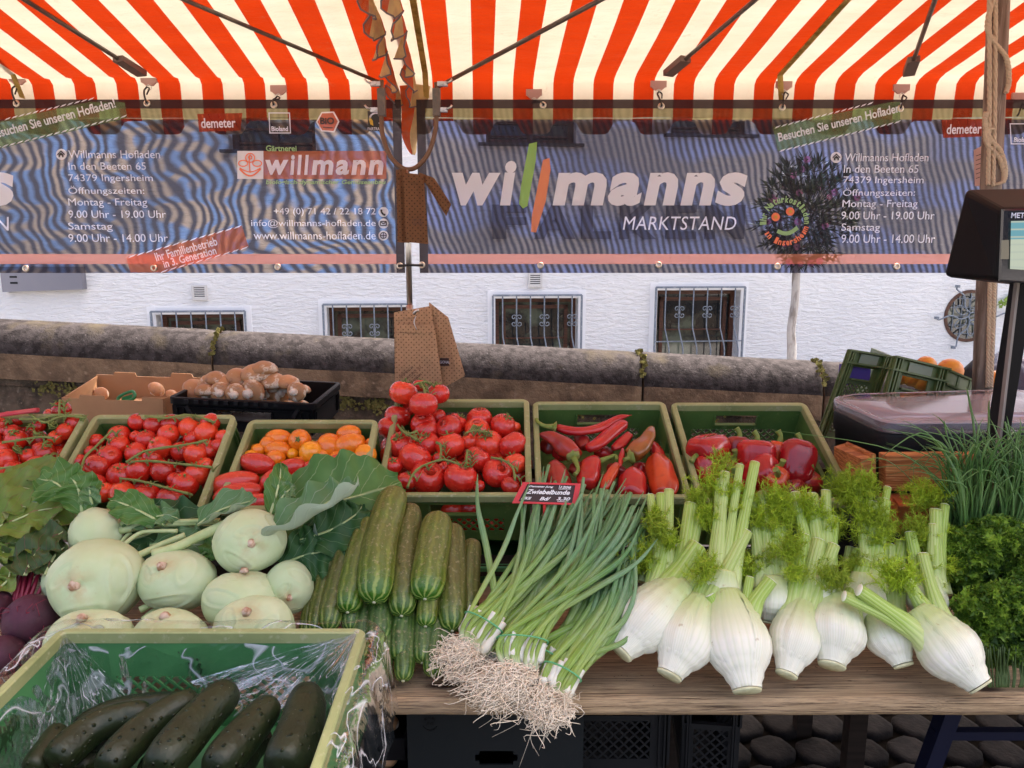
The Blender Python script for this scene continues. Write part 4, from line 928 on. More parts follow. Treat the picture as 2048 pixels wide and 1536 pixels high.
c4 = crk(752, 1069, 992, 1.82, 786, 1056, 797, 2.20, .40, 'green crate heaped with large red vine tomatoes in the middle of the row')
c5 = crk(1072, 1387, 996, 1.82, 1062, 1332, 802, 2.20, .396, 'green crate with pointed red peppers, second from the right of the row')
c6 = crk(1396, 1722, 1003, 1.82, 1338, 1612, 804, 2.20, .405, 'green crate with red bell peppers at the right end of the row')
# wooden rack that carries them
def rack():
    m = pm('rack_wood', (.03, .02, .014), .8, .2, var=[((.018, .012, .008), 8, .4, .6, (.3, 6, 6))])
    root = empty('display_rack', (0, 2.0, 0), 'dark wooden sloped rack under the tilted vegetable crates', 'rack')
    for (y, z) in ((1.90, .77), (2.25, .93)):
        b = MB(); b.box((-.15, y, z), (2.3, .07, .03)); b.build('rail', m, root)
    for x in (-1.25, -.35, .45, .97):
        for (y, z) in ((1.92, .75), (2.27, .91)): b = MB(); b.box((x, y, z/2), (.05, .04, z)); b.build('leg', m, root)
rack()
# lower crates standing behind the pile under the rack
cl = crate(P(905, 1135, 1.86), P(905, 1135, 1.86)+Vec((0, .28, .10)), .42, .17, 'lower green crate with leftover red tomatoes, behind the cucumbers', MT['crate2'], MT['crate2'], 'lower crates behind the pile')
# counter plank
def counter():
    m, t, out = nt('weathered_plank')
    g1 = noisef(t, 14, 8, (.35, 9, 9), rough=.7, dist=.4); g2 = noisef(t, 60, 4, (.12, 8, 8), rough=.7); g3 = noisef(t, 2.2, 5)
    c = mix(t, ramp(t, g1, .35, .65), (.64, .46, .27), (.38, .26, .15)); c = mix(t, ramp(t, g2, .53, .62), c, (.10, .065, .04)); c = mix(t, ramp(t, g3, .45, .7, 0, .5), c, (.55, .43, .32))
    vo = t.nodes.new('ShaderNodeTexVoronoi'); vo.inputs['Scale'].default_value = 3.1; L(t, coord(t, 'Object', (.8, 2.6, 2.6)), vo.inputs[0]); kn = ramp(t, vo.outputs[0], .05, .11); c = mix(t, kn, (.09, .05, .03), c)
    pbsdf(t, out, c, .75, .2, bumps=[(g1, .5, .004), (g2, 1.0, .005)])
    root = empty('counter', (0.3, 1.55, 0), 'weathered wooden counter planks carrying the fennel, onions and cucumbers', 'counter')
    zt = .722
    for (y0, y1) in ((1.365, 1.56), (1.565, 1.76), (1.765, 1.96)):
        b = MB(); n = 60; xs = [-1.9+3.9*i/n for i in range(n+1)]
        for i, x in enumerate(xs):
            j = noise.noise(Vec((x*6, y0*5, 0)))*.0035; k = noise.noise(Vec((x*25, y0*3, 3)))*.0015
            ring = [(y0+.001+j, zt-.036), (y0-.001+j+k, zt-.028), (y0+j, zt-.008+k), (y0+.006+j, zt+j*.3), ((y0+y1)/2, zt+noise.noise(Vec((x*4, y1, 1)))*.0012), (y1, zt), (y1, zt-.036)]
            for (y, z) in ring: b.v.append(Vec((x, y, z)))
        for i in range(n):
            for q in range(7): b.face((i*7+q, i*7+(q+1) % 7, (i+1)*7+(q+1) % 7, (i+1)*7+q), None, 0, q in (0, 1, 2))
        b.face(range(7), None, 0, False); b.face(list(reversed(range(n*7, n*7+7))), None, 0, False); b.build('plank', m, root)
    blue = pm('navy_painted_steel', (.004, .006, .022), .6, .2)
    for (xo, s_) in ((1.02, 1),):
        for (x0, x1) in ((xo-.04, xo-.20), (xo+.20, xo+.33)):
            b = MB(); b.bar(Vec((x0, 1.5, .685)), Vec((x1, 1.5, 0)), .035, .035, up=(0, 1, 0)); b.build('trestle_leg', blue, root)
        b = MB(); b.bar(Vec((xo-.09, 1.5, .55)), Vec((xo+.24, 1.5, .55)), .02, .02, up=(0, 1, 0)); b.build('trestle_brace', blue, root)
    for x in (-1.3,):
        b = MB(); b.bar(Vec((x, 1.5, .685)), Vec((x-.1, 1.5, 0)), .035, .035, up=(0, 1, 0)); b.build('trestle_leg', blue, root)
counter()
ZT = .722
# under-counter things
def under():
    Yb = 1.47; a = P(813, 1424, Yb); c = P(1168, 1424, Yb); z1 = .684; z0 = z1-.40
    m = pm('charcoal_board', (.013, .016, .017), .7, .2, bump=[(60, .1, .002, (1, 1, .1))]); b = MB(); W = c.x-a.x; H = z1-z0
    hx0 = P(950, 1505, Yb).x-a.x; hx1 = P(1035, 1505, Yb).x-a.x; hy0 = P(950, 1530, Yb).z-z0; hy1 = P(950, 1502, Yb).z-z0
    root = empty('charcoal_carton', ((a.x+c.x)/2, Yb+.12, z0), 'charcoal grey carton with round ITALIA stamp and oval hand hole under the counter', 'box')
    rd = .009; o = Vec((a.x, Yb, z0)); hs = [(hx0+rd, hy0, hx1-rd, hy1), (hx0, hy0+rd, hx0+rd, hy1-rd), (hx1-rd, hy0+rd, hx1, hy1-rd)]
    b.holes(o, Vec((1, 0, 0)), Vec((0, 0, 1)), Vec((0, -1, 0)), W, H, hs, .005); b.build('front_panel', m, root)
    for x in (a.x, c.x-.005): b = MB(); b.box((x+.0025, Yb+.16, z0+H/2), (.005, .30, H)); b.build('side_panel', m, root)
    b = MB(); b.box(((a.x+c.x)/2, Yb+.31, z0+H/2), (W, .005, H)); b.build('back_panel', m, root)
    b = MB(); b.box(((a.x+c.x)/2, Yb+.16, z0), (W-.01, .3, .005)); b.build('bottom_panel', m, root)
    ink = MT['black']; cen = P(860, 1448, Yb-.002); k = m_px(cen); b = MB()
    for i, ch in enumerate('ITALIA'):
        an = radians(140-100*(i+.5)/6); up = Vec((cos(an), 0, sin(an))); ux = Vec((up.z, 0, -up.x)); put_text(b, ch, cen+up*11*k-ux*2.5*k, ux, up, 5*k, 5.5*k, bold=.03)
    put_text(b, 'JHE', cen+Vec((-9*k, 0, -4*k)), Vec((1, 0, 0)), Vec((0, 0, 1)), 18*k, 9*k, shear=.3, bold=.02); put_text(b, '0°6', cen+Vec((-4*k, 0, -17*k)), Vec((1, 0, 0)), Vec((0, 0, 1)), 8*k, 4*k)
    b.sweep([cen+Vec((cos(radians(200+i*14))*14*k, 0, sin(radians(200+i*14))*14*k)) for i in range(11)], .0008, 4); b.build('stamp', ink, root)
    # mushroom crates left of it
    mm = MT['black']
    for i, (py, lab) in enumerate(((1478, 'upper black crate of brown mushrooms under the counter beside the charcoal carton'), (1545, 'lower black crate of brown mushrooms under the counter beside the charcoal carton'))):
        p = P(785, py, 1.50); cr = crate(Vec((p.x-.06, 1.50, p.z)), Vec((p.x-.06, 1.78, p.z)), .20, .06, lab, mm, mm, 'mushroom crates under the counter', lat=False, handle=0, ribs=False)
        for (dx, dy) in ((.04, .05), (-.03, .06), (.065, .13), (0, .14), (.03, .2)):
            mushroom(Vec((p.x-.06+dx, 1.50+dy, p.z-.012+R.uniform(0, .012))), .026, R.uniform(-.4, .4), R.uniform(0, 6), 'brown mushroom in a black crate under the counter', 'mushrooms under the counter')
    # dark crates at right under the counter
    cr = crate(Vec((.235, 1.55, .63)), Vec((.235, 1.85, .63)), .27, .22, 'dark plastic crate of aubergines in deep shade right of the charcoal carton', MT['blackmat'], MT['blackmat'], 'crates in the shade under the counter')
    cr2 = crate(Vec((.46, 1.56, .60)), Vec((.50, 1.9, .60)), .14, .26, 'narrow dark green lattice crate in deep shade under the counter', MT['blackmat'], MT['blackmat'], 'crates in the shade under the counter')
    au = pm('aubergine_skin', (.02, .006, .02), .2, .6)
    for (x, y, z) in ((.18, 1.6, .60), (.27, 1.63, .61), (.33, 1.58, .59)):
        b = MB(); b.sweep(spl([Vec((x-.06, y, z)), Vec((x, y-.01, z+.01)), Vec((x+.06, y+.02, z))], 12), [.004, .018, .026, .03, .033, .035, .036, .035, .033, .028, .018, .004], 12); tag(b.build('aubergine', au), 'dark shiny aubergine in the shaded crate under the counter', 'aubergine', 'aubergines under the counter')
    b = MB(); b.hexa([(-.42, 1.38, .2), (-.37, 1.38, .2), (-.37, 1.7, .2), (-.42, 1.7, .2)], [(-.45, 1.38, .62), (-.40, 1.38, .62), (-.40, 1.7, .62), (-.45, 1.7, .62)]); tag(b.build('blue_box', pm('blue_plastic', (.02, .10, .45), .4)), 'sliver of a bright blue plastic box under the counter beside the wrapped crate', 'box')
MC = None
def mushroom(loc, r, tilt, az, label, group):
    global MC
    if MC is None:
        cap = pm('mushroom_cap', (.48, .26, .12), .42, .35, var=[((.82, .72, .56), 1.1, .54, .60), ((.34, .16, .07), 2.2, .55, .7)], rv=.15, sss=.1); st = pm('mushroom_stem', (.85, .76, .62), .7, .2, var=[((.6, .45, .3), 3, .5, .7)])
        b = LMB(); b.sweep([Vec((0, 0, z)) for z in (-.10, -.06, .2, .55, .85, 1.1, 1.24, 1.27)], [.001, .80, 1.02, .98, .82, .52, .2, .001], 16); m1 = b
        b2 = LMB(); b2.sweep([Vec((0, 0, z)) for z in (-.55, -.53, -.2, .03)], [.001, .36, .34, .42], 10)
        MC = (m1, m2 := b2, cap, st)
        root = empty('mushroom'); a = m1.build('cap', cap, root); s_ = m2.build('stem', st, root); MC = (a, s_); root_ = root
        for o in (a, s_): o.parent = root
    else:
        root_ = empty('mushroom'); [copyobj(o, root_) for o in MC]
    root_.location = loc; root_.scale = (r, r, r*.82); root_.rotation_euler = (tilt, tilt*.6, az); tag(root_, label, 'mushroom', group)
    return root_
    for i, (x, w_) in enumerate(((-.75, .5), (.62, .5), (1.25, .5))):  # crates added to block light from behind; unreachable after the return
        crate(Vec((x, 2.0, .34)), Vec((x, 2.36, .34)), w_, .30, ('left', 'middle', 'right')[i]+' dark empty crate added to block light behind the counter legs', MT['blackmat'], MT['blackmat'], 'light blocking crates behind the counter legs', lat=False)
under()

# mushroom crate and cardboard box behind the row
def mushbox():
    Yc = 2.42; f = P(505, 800, Yc); fl = P(330, 797, Yc); fr = P(632, 806, Yc); zz = fl.z
    Fm = Vec(((fl.x+fr.x)/2, Yc, (fl.z+fr.z)/2)); Bm = Fm+Vec((.02, .31, .02)); 
    c = crate(Fm, Bm, fr.x-fl.x, .11, 'black plastic tray heaped with brown mushrooms behind the cherry tomatoes', MT['black'], MT['black'], None, ux=Vec((1, 0, (fr.z-fl.z)/(fr.x-fl.x))), lat=False, name='black_tray', handle=.2)
    b = MB()
    for i in range(11): p = P(372+i*20, 803+i*.8, Yc-.004); b.box(p, (.014, .006, .012))
    for px in (372, 600): b.bar(P(px, 812, Yc-.004), P(px+(14 if px < 500 else -14), 835, Yc-.004), .012, .008, up=(0, 1, 0))
    b.build('frame_web', MT['blackmat'], c['o'])
    M_ = [(387, 791, 23, 1), (425, 780, 24, 2), (432, 768, 18, 1), (455, 778, 20, 0), (440, 790, 18, 2), (475, 765, 20, 1), (487, 778, 24, 2), (512, 762, 25, 1), (528, 755, 24, 0), (500, 790, 22, 2), (545, 775, 22, 1), (560, 788, 20, 2), (575, 778, 20, 1), (590, 788, 17, 2), (540, 792, 19, 2), (605, 790, 14, 0), (470, 793, 18, 2), (410, 792, 17, 0), (520, 742+15, 22, 0), (585, 772, 12, 0)]
    MI = []
    for i, (px, py, r, k) in enumerate(M_):
        p = P(px, py-4, Yc+.05+R.uniform(0, .12) if py > 780 else Yc+.13); rr = r*m_px(p)*1.2
        o_ = mushroom(p, rr, (R.uniform(-.3, .3), R.uniform(-.5, .5)+.4, R.uniform(-1.9, -1.2))[k], R.uniform(-1, 1) if k < 2 else R.uniform(-.8, .8), 'brown mushroom in the heap on the black tray', 'mushrooms heaped on the black tray'); MI.append((o_, px, py))
    MI.sort(key=lambda q: q[2]); W_ = ['first', 'second', 'third', 'fourth', 'fifth', 'sixth', 'seventh', 'eighth', 'ninth', 'tenth', 'eleventh']
    for lo, hi, nm in ((0, 5, 'top'), (5, 12, 'middle'), (12, 20, 'lowest')):
        for i, (o_, _, _) in enumerate(sorted(MI[lo:hi], key=lambda q: q[1])): o_['label'] = 'brown mushroom, %s from the left in the %s layer heaped on the black tray' % (W_[i], nm)
    for i in range(16): p = P(370+i*15.5, 806, Yc+.14+R.uniform(-.08, .1)); mushroom(p-Vec((0, 0, .02)), .03, R.uniform(-.5, .5), R.uniform(0, 6), 'brown mushroom buried under the heap on the black tray', 'mushrooms heaped on the black tray')
    kr = pm('cardboard', (.42, .24, .12), .8, .2, bump=[(120, .15, .001, (1, .2, 1))], var=[((.36, .2, .1), 8, .4, .7)])
    Y0 = 2.52; root = empty('cardboard_box', P(270, 830, Y0), 'open brown cardboard tray with cut tabs behind the left tomato crates', 'box')
    def pan(nm, pts, Y, dy=.005):
        q = [P(x, y, Y) for x, y in pts]; b = MB(); i = len(b.v); k = len(q); b.v = q+[p+Vec((0, dy, 0)) for p in q]
        b.face(range(k), None, 0, False); b.face(list(reversed(range(k, 2*k))), None, 0, False)
        for j in range(k): b.face((j, (j+1) % k, k+(j+1) % k, k+j), None, 0, False)
        b.build(nm, kr, root)
    pan('front_panel', [(123, 795), (158, 797), (160, 790), (208, 792), (210, 800), (283, 802), (285, 794), (326, 797), (328, 850), (128, 848)], Y0)
    pan('back_panel', [(193, 749), (226, 750), (229, 744), (270, 746), (273, 753), (341, 755), (343, 746), (383, 748), (386, 755), (420, 757), (415, 830), (190, 830)], Y0+.36)
    b = MB(); q = [P(123, 795, Y0+.003), P(180, 768, Y0+.12), P(193, 750, Y0+.355), P(190, 830, Y0+.355), P(128, 848, Y0+.003)]
    a1, a2, a3, a4 = P(125, 795, Y0+.006), P(193, 752, Y0+.356), P(190, 832, Y0+.356), P(128, 850, Y0+.006)
    b.hexa([a4, a4+Vec((.005, 0, 0)), a3+Vec((.005, 0, 0)), a3], [a1, a1+Vec((.005, 0, 0)), a2+Vec((.005, 0, 0)), a2]); b.build('side_panel', kr, root)
    b = MB(); b.hexa([P(181, 765, Y0+.3), P(193, 750, Y0+.35), P(193, 752, Y0+.352), P(181, 767, Y0+.302)], [P(193, 795, Y0+.3), P(195, 790, Y0+.35), P(196, 792, Y0+.352), P(194, 797, Y0+.302)]); b.build('corner_flap', kr, root)
    a4, a3 = P(326, 797, Y0+.006), P(418, 757, Y0+.356); b = MB(); b.hexa([a4-Vec((0, 0, .09)), a4-Vec((-.005, 0, .09)), a3-Vec((-.005, 0, .12)), a3-Vec((0, 0, .12))], [a4, a4+Vec((.005, 0, 0)), a3+Vec((.005, 0, 0)), a3]); b.build('side_panel', kr, root)
    b = MB(); b.box(((P(128, 848, Y0).x+P(326, 848, Y0).x)/2+.04, Y0+.18, P(128, 835, Y0).z), (.36, .34, .004)); b.build('floor_panel', kr, root)
    for px, py, r in ((203, 787, 14), (310, 782, 17), (342, 793, 13)): p = P(px, py, Y0+.2); mushroom(p, r*m_px(p), 2.3 if px < 250 else .7, 1, {203: 'pale mushroom at the left end of the open cardboard tray', 310: 'pale mushroom right of the green tag in the cardboard tray', 342: 'small pale mushroom beside the black tray, in the cardboard tray'}[px], 'mushrooms in the cardboard tray')
    g = MB(); pts = [P(237, 795, Y0+.15), P(250, 787, Y0+.15), P(265, 783, Y0+.15), P(270, 792, Y0+.14), P(262, 800, Y0+.14), P(238, 803, Y0+.14)]
    g.sweep(spl(pts+[pts[0]], 24), .006, 6, cap=False); g.poly([P(245, 794, Y0+.145), P(266, 788, Y0+.145), P(262, 800, Y0+.145), P(242, 801, Y0+.145)]); tag(g.build('price_tag', pm('green_tag', (.02, .22, .07), .4)), 'small green framed price tag lying in the cardboard tray', 'sign')
mushbox()

# ---------------- right side: black tub with clear lid, wood, crates behind ----------------
def tub():
    root = empty('black_tub', P(1850, 940, 2.0), 'black plastic tub with clear lid standing on orange wooden blocks at right', 'box')
    Yf = 1.86; Yb = 2.12
    # outline of lid top (world), clockwise from back-left
    fl = P(1772, 846, Yf); fr = P(2150, 832, Yf-.02); zt = fl.z; 
    bl_ = RP(1690, 787, Vec((0, 0, zt)), ZU); lf = RP(1660, 797, Vec((0, 0, zt)), ZU); fl = RP(1772, 846, Vec((0, 0, zt)), ZU); fr = RP(2060, 840, Vec((0, 0, zt)), ZU)+Vec((.28, 0, 0)); br = RP(2035, 777, Vec((0, 0, zt)), ZU)+Vec((.05, .0, 0))
    br = Vec((fr.x, br.y, zt)); poly = [lf, fl, fr, br, bl_]
    def rnd_poly(ps, r, k=4):
        out = []
        for i, p in enumerate(ps):
            a, c = ps[i-1], ps[(i+1) % len(ps)]; u = (a-p).normalized(); v = (c-p).normalized(); q = min(r, (a-p).length*.45, (c-p).length*.45)
            for j in range(k+1): f = j/k; out.append((p+u*q)*(1-f)**2+p*2*f*(1-f)+(p+v*q)*f*f)
        return out
    ring = rnd_poly(poly, .06); cen = sum(ring, Vec())/len(ring)
    def sc(s_, dz): return [cen+(p-cen)*s_+Vec((0, 0, dz)) for p in ring]
    def loft(b, rings, m=0, closeb=True):
        n = len(rings[0]); i0 = len(b.v); b.v += [p for g in rings for p in g]
        for j in range(len(rings)-1):
            for k in range(n): b.face((i0+j*n+k, i0+j*n+(k+1) % n, i0+(j+1)*n+(k+1) % n, i0+(j+1)*n+k), None, m)
        if closeb: b.face([i0+(len(rings)-1)*n+k for k in range(n)], None, m, False)
    b = MB(); loft(b, [sc(1.0, -.03), sc(1.0, -.004), sc(.985, 0), sc(.93, .0), sc(.915, -.002), sc(.90, .0005), sc(.5, .0005)])
    m, t, out = nt('reflection_tinted_lid'); g = t.nodes.new('ShaderNodeBsdfGlossy'); g.inputs[1].default_value = .12; g.inputs[0].default_value = (.95, .93, .97, 1); tr = t.nodes.new('ShaderNodeBsdfTransparent'); tr.inputs[0].default_value = (.85, .82, .86, 1)
    d = t.nodes.new('ShaderNodeBsdfDiffuse'); d.inputs[0].default_value = (.64, .57, .60, 1); m1 = t.nodes.new('ShaderNodeMixShader'); m1.inputs[0].default_value = .5; L(t, tr.outputs[0], m1.inputs[1]); L(t, d.outputs[0], m1.inputs[2])  # pinkish diffuse stands in for the canopy mirrored in the clear lid
    fz = t.nodes.new('ShaderNodeFresnel'); fz.inputs[0].default_value = 1.45; m2 = t.nodes.new('ShaderNodeMixShader'); L(t, fz.outputs[0], m2.inputs[0]); L(t, m1.outputs[0], m2.inputs[1]); L(t, g.outputs[0], m2.inputs[2]); L(t, m2.outputs[0], out.inputs[0])
    lo = b.build('lid', m, root)
    m_s = m.copy(); m_s.name = 'clear_lid_side'; [setattr(n_.inputs[0], 'default_value', .16) for n_ in m_s.node_tree.nodes if n_.type == 'MIX_SHADER' and not n_.inputs[0].is_linked]
    lo.data.materials.append(m_s)
    for p_ in lo.data.polygons:
        if abs(p_.normal.z) < .6: p_.material_index = 1
    b = MB(); loft(b, [sc(.90, -.028), sc(.985, -.030), sc(.99, -.04), sc(.985, -.085), sc(.965, -.09), sc(.94, -.20)]); b.build('body', MT['blackmat'], root)
    w_ = pm('orange_striped_wood', (.55, .22, .07), .55, .3, var=[((.30, .10, .03), 22, .42, .58, (.3, 1, 9)), ((.68, .35, .14), 50, .55, .7, (.3, 1, 6))], bump=[(40, .3, .003, (.3, 1, 8))])
    def blk(nm, p4, dep_, lab, Y):
        q = [P(x, y, Y) for x, y in p4]; b = MB(); b.hexa([q[3], q[2], q[2]+Vec((0, dep_, 0)), q[3]+Vec((0, dep_, 0))], [q[0], q[1], q[1]+Vec((0, dep_, 0)), q[0]+Vec((0, dep_, 0))])
        o = b.build(nm, w_); tag(o, lab, 'wood block'); md = o.modifiers.new('bevel', 'BEVEL'); md.width = .003; md.segments = 2; return o
    blk('wooden_block', [(1772, 912), (1960, 910), (1960, 985), (1772, 982)], .04, 'long orange wooden block with striped grain under the black tub', 1.80)
    a = [P(1668, 893, 1.98), P(1722, 918, 1.80), P(1722, 965, 1.80), P(1668, 940, 1.98)]; b = MB(); b.hexa([a[3], a[2], a[2]+Vec((.03, .01, 0)), a[3]+Vec((.05, .04, 0))], [a[0], a[1], a[1]+Vec((.03, .01, 0)), a[0]+Vec((.05, .04, 0))]); o = b.build('wooden_block', w_); tag(o, 'slanting orange wooden block left of the long one under the tub', 'wood block')
    a = [P(1690, 888, 1.98), P(1742, 910, 1.82), P(1742, 962, 1.82), P(1690, 940, 1.98)]; b = MB(); b.hexa([a[3], a[2], a[2]+Vec((.012, .0, 0)), a[3]+Vec((.015, .02, 0))], [a[0]+Vec((0, 0, .002)), a[1]+Vec((0, 0, .002)), a[1]+Vec((.012, .0, .002)), a[0]+Vec((.015, .02, .002))]); b.build('edge_board', w_, o)
    ob = pm('terracotta_panel', (.40, .12, .04), .5, .3, var=[((.25, .07, .03), 6, .4, .7)]); q = blk('wooden_block', [(1796, 1012), (1880, 1012), (1880, 1075), (1798, 1068)], .10, 'reddish brown wooden box corner between fennel and parsley', 1.72); q.data.materials[0] = ob
    b = MB(); q0 = [P(1784, 996, 1.76), P(1796, 1011, 1.717), P(1798, 1066, 1.717), P(1786, 1045, 1.76)]; b.quad(*reversed(q0)); b.quad(*[p+Vec((.004, .004, 0)) for p in q0]); b.build('side_panel', ob, q)
    b = MB(); b.box((P(1900, 990, 1.95).x, 1.95, .74), (.75, .3, .03)); o = b.build('shelf_board', pm('dark_shelf', (.05, .03, .02), .8)); tag(o, 'dark shelf board under the black tub', 'shelf')
    b = MB(); b.box((P(1900, 990, 1.95).x, 1.98, .82), (.6, .22, .13)); o = b.build('dark_case', MT['blackmat']); tag(o, 'black case in shadow under the clear lidded tub', 'box')
tub()
def right_crates():
    # upright leaning crates whose open tops face right and back
    def cr4(tl, tr, bl, Y, dpt, hd, label, extra):
        p0, p1, p2 = P(*tl, Y), P(*tr, Y+hd), P(*bl, Y-.06)
        ux = (p1-p0); W = ux.length; ux.normalize(); dn = (p2-p0); H = dn.length*1.25; dn.normalize(); n = ux.cross(-dn).normalized()
        if n.y > 0: n = -n
        up = -dn; o = p0+dn*H
        root = empty('leaning_crate', o, label, 'crate', 'green crates leaning at right'); m = MT['crate3']
        def local(b): return b
        b = MB(); Hh = H; hs = [(W*.25, Hh-.10, W*.72, Hh-.055), (W*.22, .02, W*.76, Hh-.115)]
        b.holes(o, ux, up, n, W, Hh, hs, .004); b.build('end_wall', m, root)
        b = MB(); lattice(b, o, ux, up, n, W*.22, .02, W*.76, Hh-.115, .021, .004); b.build('lattice', m, root, kind='stuff')
        b = MB()
        for f in (.03, .09, .14, .84, .89, .96): b.bar(o+ux*W*f+n*.006, o+ux*W*f+up*Hh+n*.006, .005, .014, up=n)
        for yy in (Hh-.045, Hh-.002): b.bar(o+up*yy+n*.008, o+ux*W+up*yy+n*.008, .006, .018, up=n)
        b.bar(o+ux*W*.25+up*(Hh-.10)+n*.004, o+ux*W*.72+up*(Hh-.10)+n*.004, .006, .012, up=n)
        b.build('rib', m, root)
        b = MB(); b.box(o+ux*W*.5+up*(Hh-.024)+n*.004, (.001, .001, .001)); q = [o+ux*W*f+up*yy+n*.005 for f, yy in ((.30, Hh-.041), (.72, Hh-.041), (.72, Hh-.008), (.30, Hh-.008))]; b.quad(*q); b.build('label_plate', pm('grey_green_plate', (.16, .21, .15), .5), root)
        return o, ux, up, n, W, Hh, root
    o, ux, up, n, W, H, r1 = cr4((1696, 699), (1782, 713), (1646, 838), 2.50, .4, .06, 'left leaning olive green crate with purple packaging showing in its hand hole', 0)
    def sidewall(o, ux, up, n, W, H, root, d, L_):
        b = MB(); p = o+ux*W; e = d.normalized(); b.holes(p, e, up, ux, L_, H, [], .004)
        for f in (.12, .24, .4, .42, .6, .8): b.bar(p+e*L_*f+ux*.004, p+e*L_*f+up*H+ux*.004, .005, .01, up=ux)
        for yy in (H-.05, H-.002): b.bar(p+up*yy+ux*.006, p+e*L_+up*yy+ux*.006, .006, .016, up=ux)
        b.build('side_wall', MT['crate3'], root)
    back = P(1780, 713, 2.56); sidewall(o, ux, up, n, W, H, r1, Vec((.12, .4, -.02)), .38)
    b = MB(); b.box(o+ux*W*.48+up*(H-.08)-n*.03, (.10, .02, .07)); pp = b.build('purple_pack', pm('purple_packaging', (.08, .05, .30), .5)); tag(pp, 'purple packaging inside the left leaning crate', 'package')
    o, ux, up, n, W, H, r2 = cr4((1786, 712), (1895, 738), (1752, 838), 2.40, .4, .06, 'right leaning olive green crate with melons, sloping down to the right', 0)
    e = P(2040, 800, 2.62)-P(1895, 738, 2.46); sidewall(o, ux, up, n, W, H, r2, e, e.length*1.25)
    b = MB(); b.box(o+ux*W*.5+up*(H-.1)-n*.05, (.10, .02, .06)); om = pm('mango_skin', (.75, .33, .05), .35, .4, var=[((.65, .07, .03), 9, .45, .62), ((.8, .5, .08), 12, .5, .7)], sss=.1); 
    for i, (px, py, r, Y) in enumerate(((1900, 742, 25, 2.62), (1852, 732, 20, 2.62), (1992, 760, 19, 2.75), (1826, 752, 22, 2.50), (1845, 760, 22, 2.49), (1800, 750, 20, 2.52))):
        p = P(px, py, Y); rr = r*m_px(p); b = MB(); b.sweep([p+Vec((0, 0, z*rr)) for z in (-1, -.92, -.7, -.3, .1, .5, .8, .96, 1.0)], [rr*q for q in (.01, .38, .72, .96, 1.0, .88, .6, .26, .01)], 18)
        tag(b.build('apple', om), ('largest yellow and red apple on top of the right leaning crate', 'smaller reddish apple left of the largest one in the leaning crate', 'reddish apple right of the brown pole in the leaning crate', 'yellow apple seen in the left of the leaning crate hand hole', 'yellow apple seen in the right of the leaning crate hand hole', 'yellow apple deep inside the right leaning crate')[i], 'apple', 'yellow red apples in the leaning crate')
    # dark blue sack
    m = pm('navy_plastic_sack', (.035, .045, .08), .38, .5, bump=[(6, .8, .04)]); b = MB(); c = P(2010, 760, 2.95)
    b.sweep([c+Vec((0, 0, z)) for z in (-.4, -.3, -.1, .02, .08, .125)], [.1, .17, .18, .13, .07, .01], 22, mod=lambda a, t_: 1+.14*sin(3*a+t_*5)+.06*sin(7*a)); tag(b.build('sack', m), 'dark navy plastic sack behind the brown pole and apples', 'sack')
    b = MB(); c = P(1943, 765, 2.9); b.sweep([c+Vec((0, 0, z)) for z in (-.2, -.1, 0, .05, .09)], [.07, .09, .06, .03, .004], 16, mod=lambda a, t_: 1+.2*sin(3*a)); tag(b.build('dark_cloth', MT['blackmat']), 'small dark cloth bundle left of the brown pole behind the apples', 'cloth')
right_crates()
# ---------------- vegetables: materials ----------------
def vegmat(name, base, dark, rough=.24, rv=.2, sss=.12, top=None, coat=.25):
    m, t, out = nt(name); n1 = noisef(t, 1.6, 4); c = mix(t, ramp(t, n1, .4, .7), base, dark)
    if top: u, v = uvxy(t); c = mix(t, mth(t, 'MULTIPLY', ramp(t, v, .78, 1.0), .8), c, top)
    sp = ramp(t, noisef(t, 22, 3), .72, .78); c = mix(t, mth(t, 'MULTIPLY', sp, .25), c, [min(1, q*1.5+.03) for q in base])
    c = mix(t, mth(t, 'MULTIPLY', ramp(t, rnd(t, 0, 1), .6, 1.0), .45), c, [min(1, base[0]*1.15), base[1]*3.2+.01, base[2]*1.3]); c = mix(t, 1.0, c, mixgray(t, 1-rv, 1+rv), 'MULTIPLY'); pbsdf(t, out, c, ramp(t, noisef(t, 5, 4), .4, .7, rough-.04, rough+.05), .6, sss=sss, coat=coat+.25, bumps=[(noisef(t, 2.5, 3), .12, .05)]); return m
TOM = vegmat('tomato_skin', (.66, .030, .016), (.54, .018, .010), top=(.70, .10, .02))
CHT = vegmat('cherry_tomato_skin', (.62, .024, .010), (.50, .014, .007), top=(.62, .09, .015))
ORT_ = vegmat('orange_tomato_skin', (.85, .24, .008), (.80, .17, .006), rv=.08); PLM = vegmat('plum_tomato_skin', (.62, .035, .018), (.55, .025, .014), rv=.08)
GS = pm('green_stem', (.20, .26, .06), .6, .3, var=[((.10, .15, .04), 30, .4, .7)], bump=[(60, .3, .002)]); GSL = pm('pale_stem', (.19, .24, .07), .6, .3, var=[((.2, .26, .07), 40, .4, .7)])
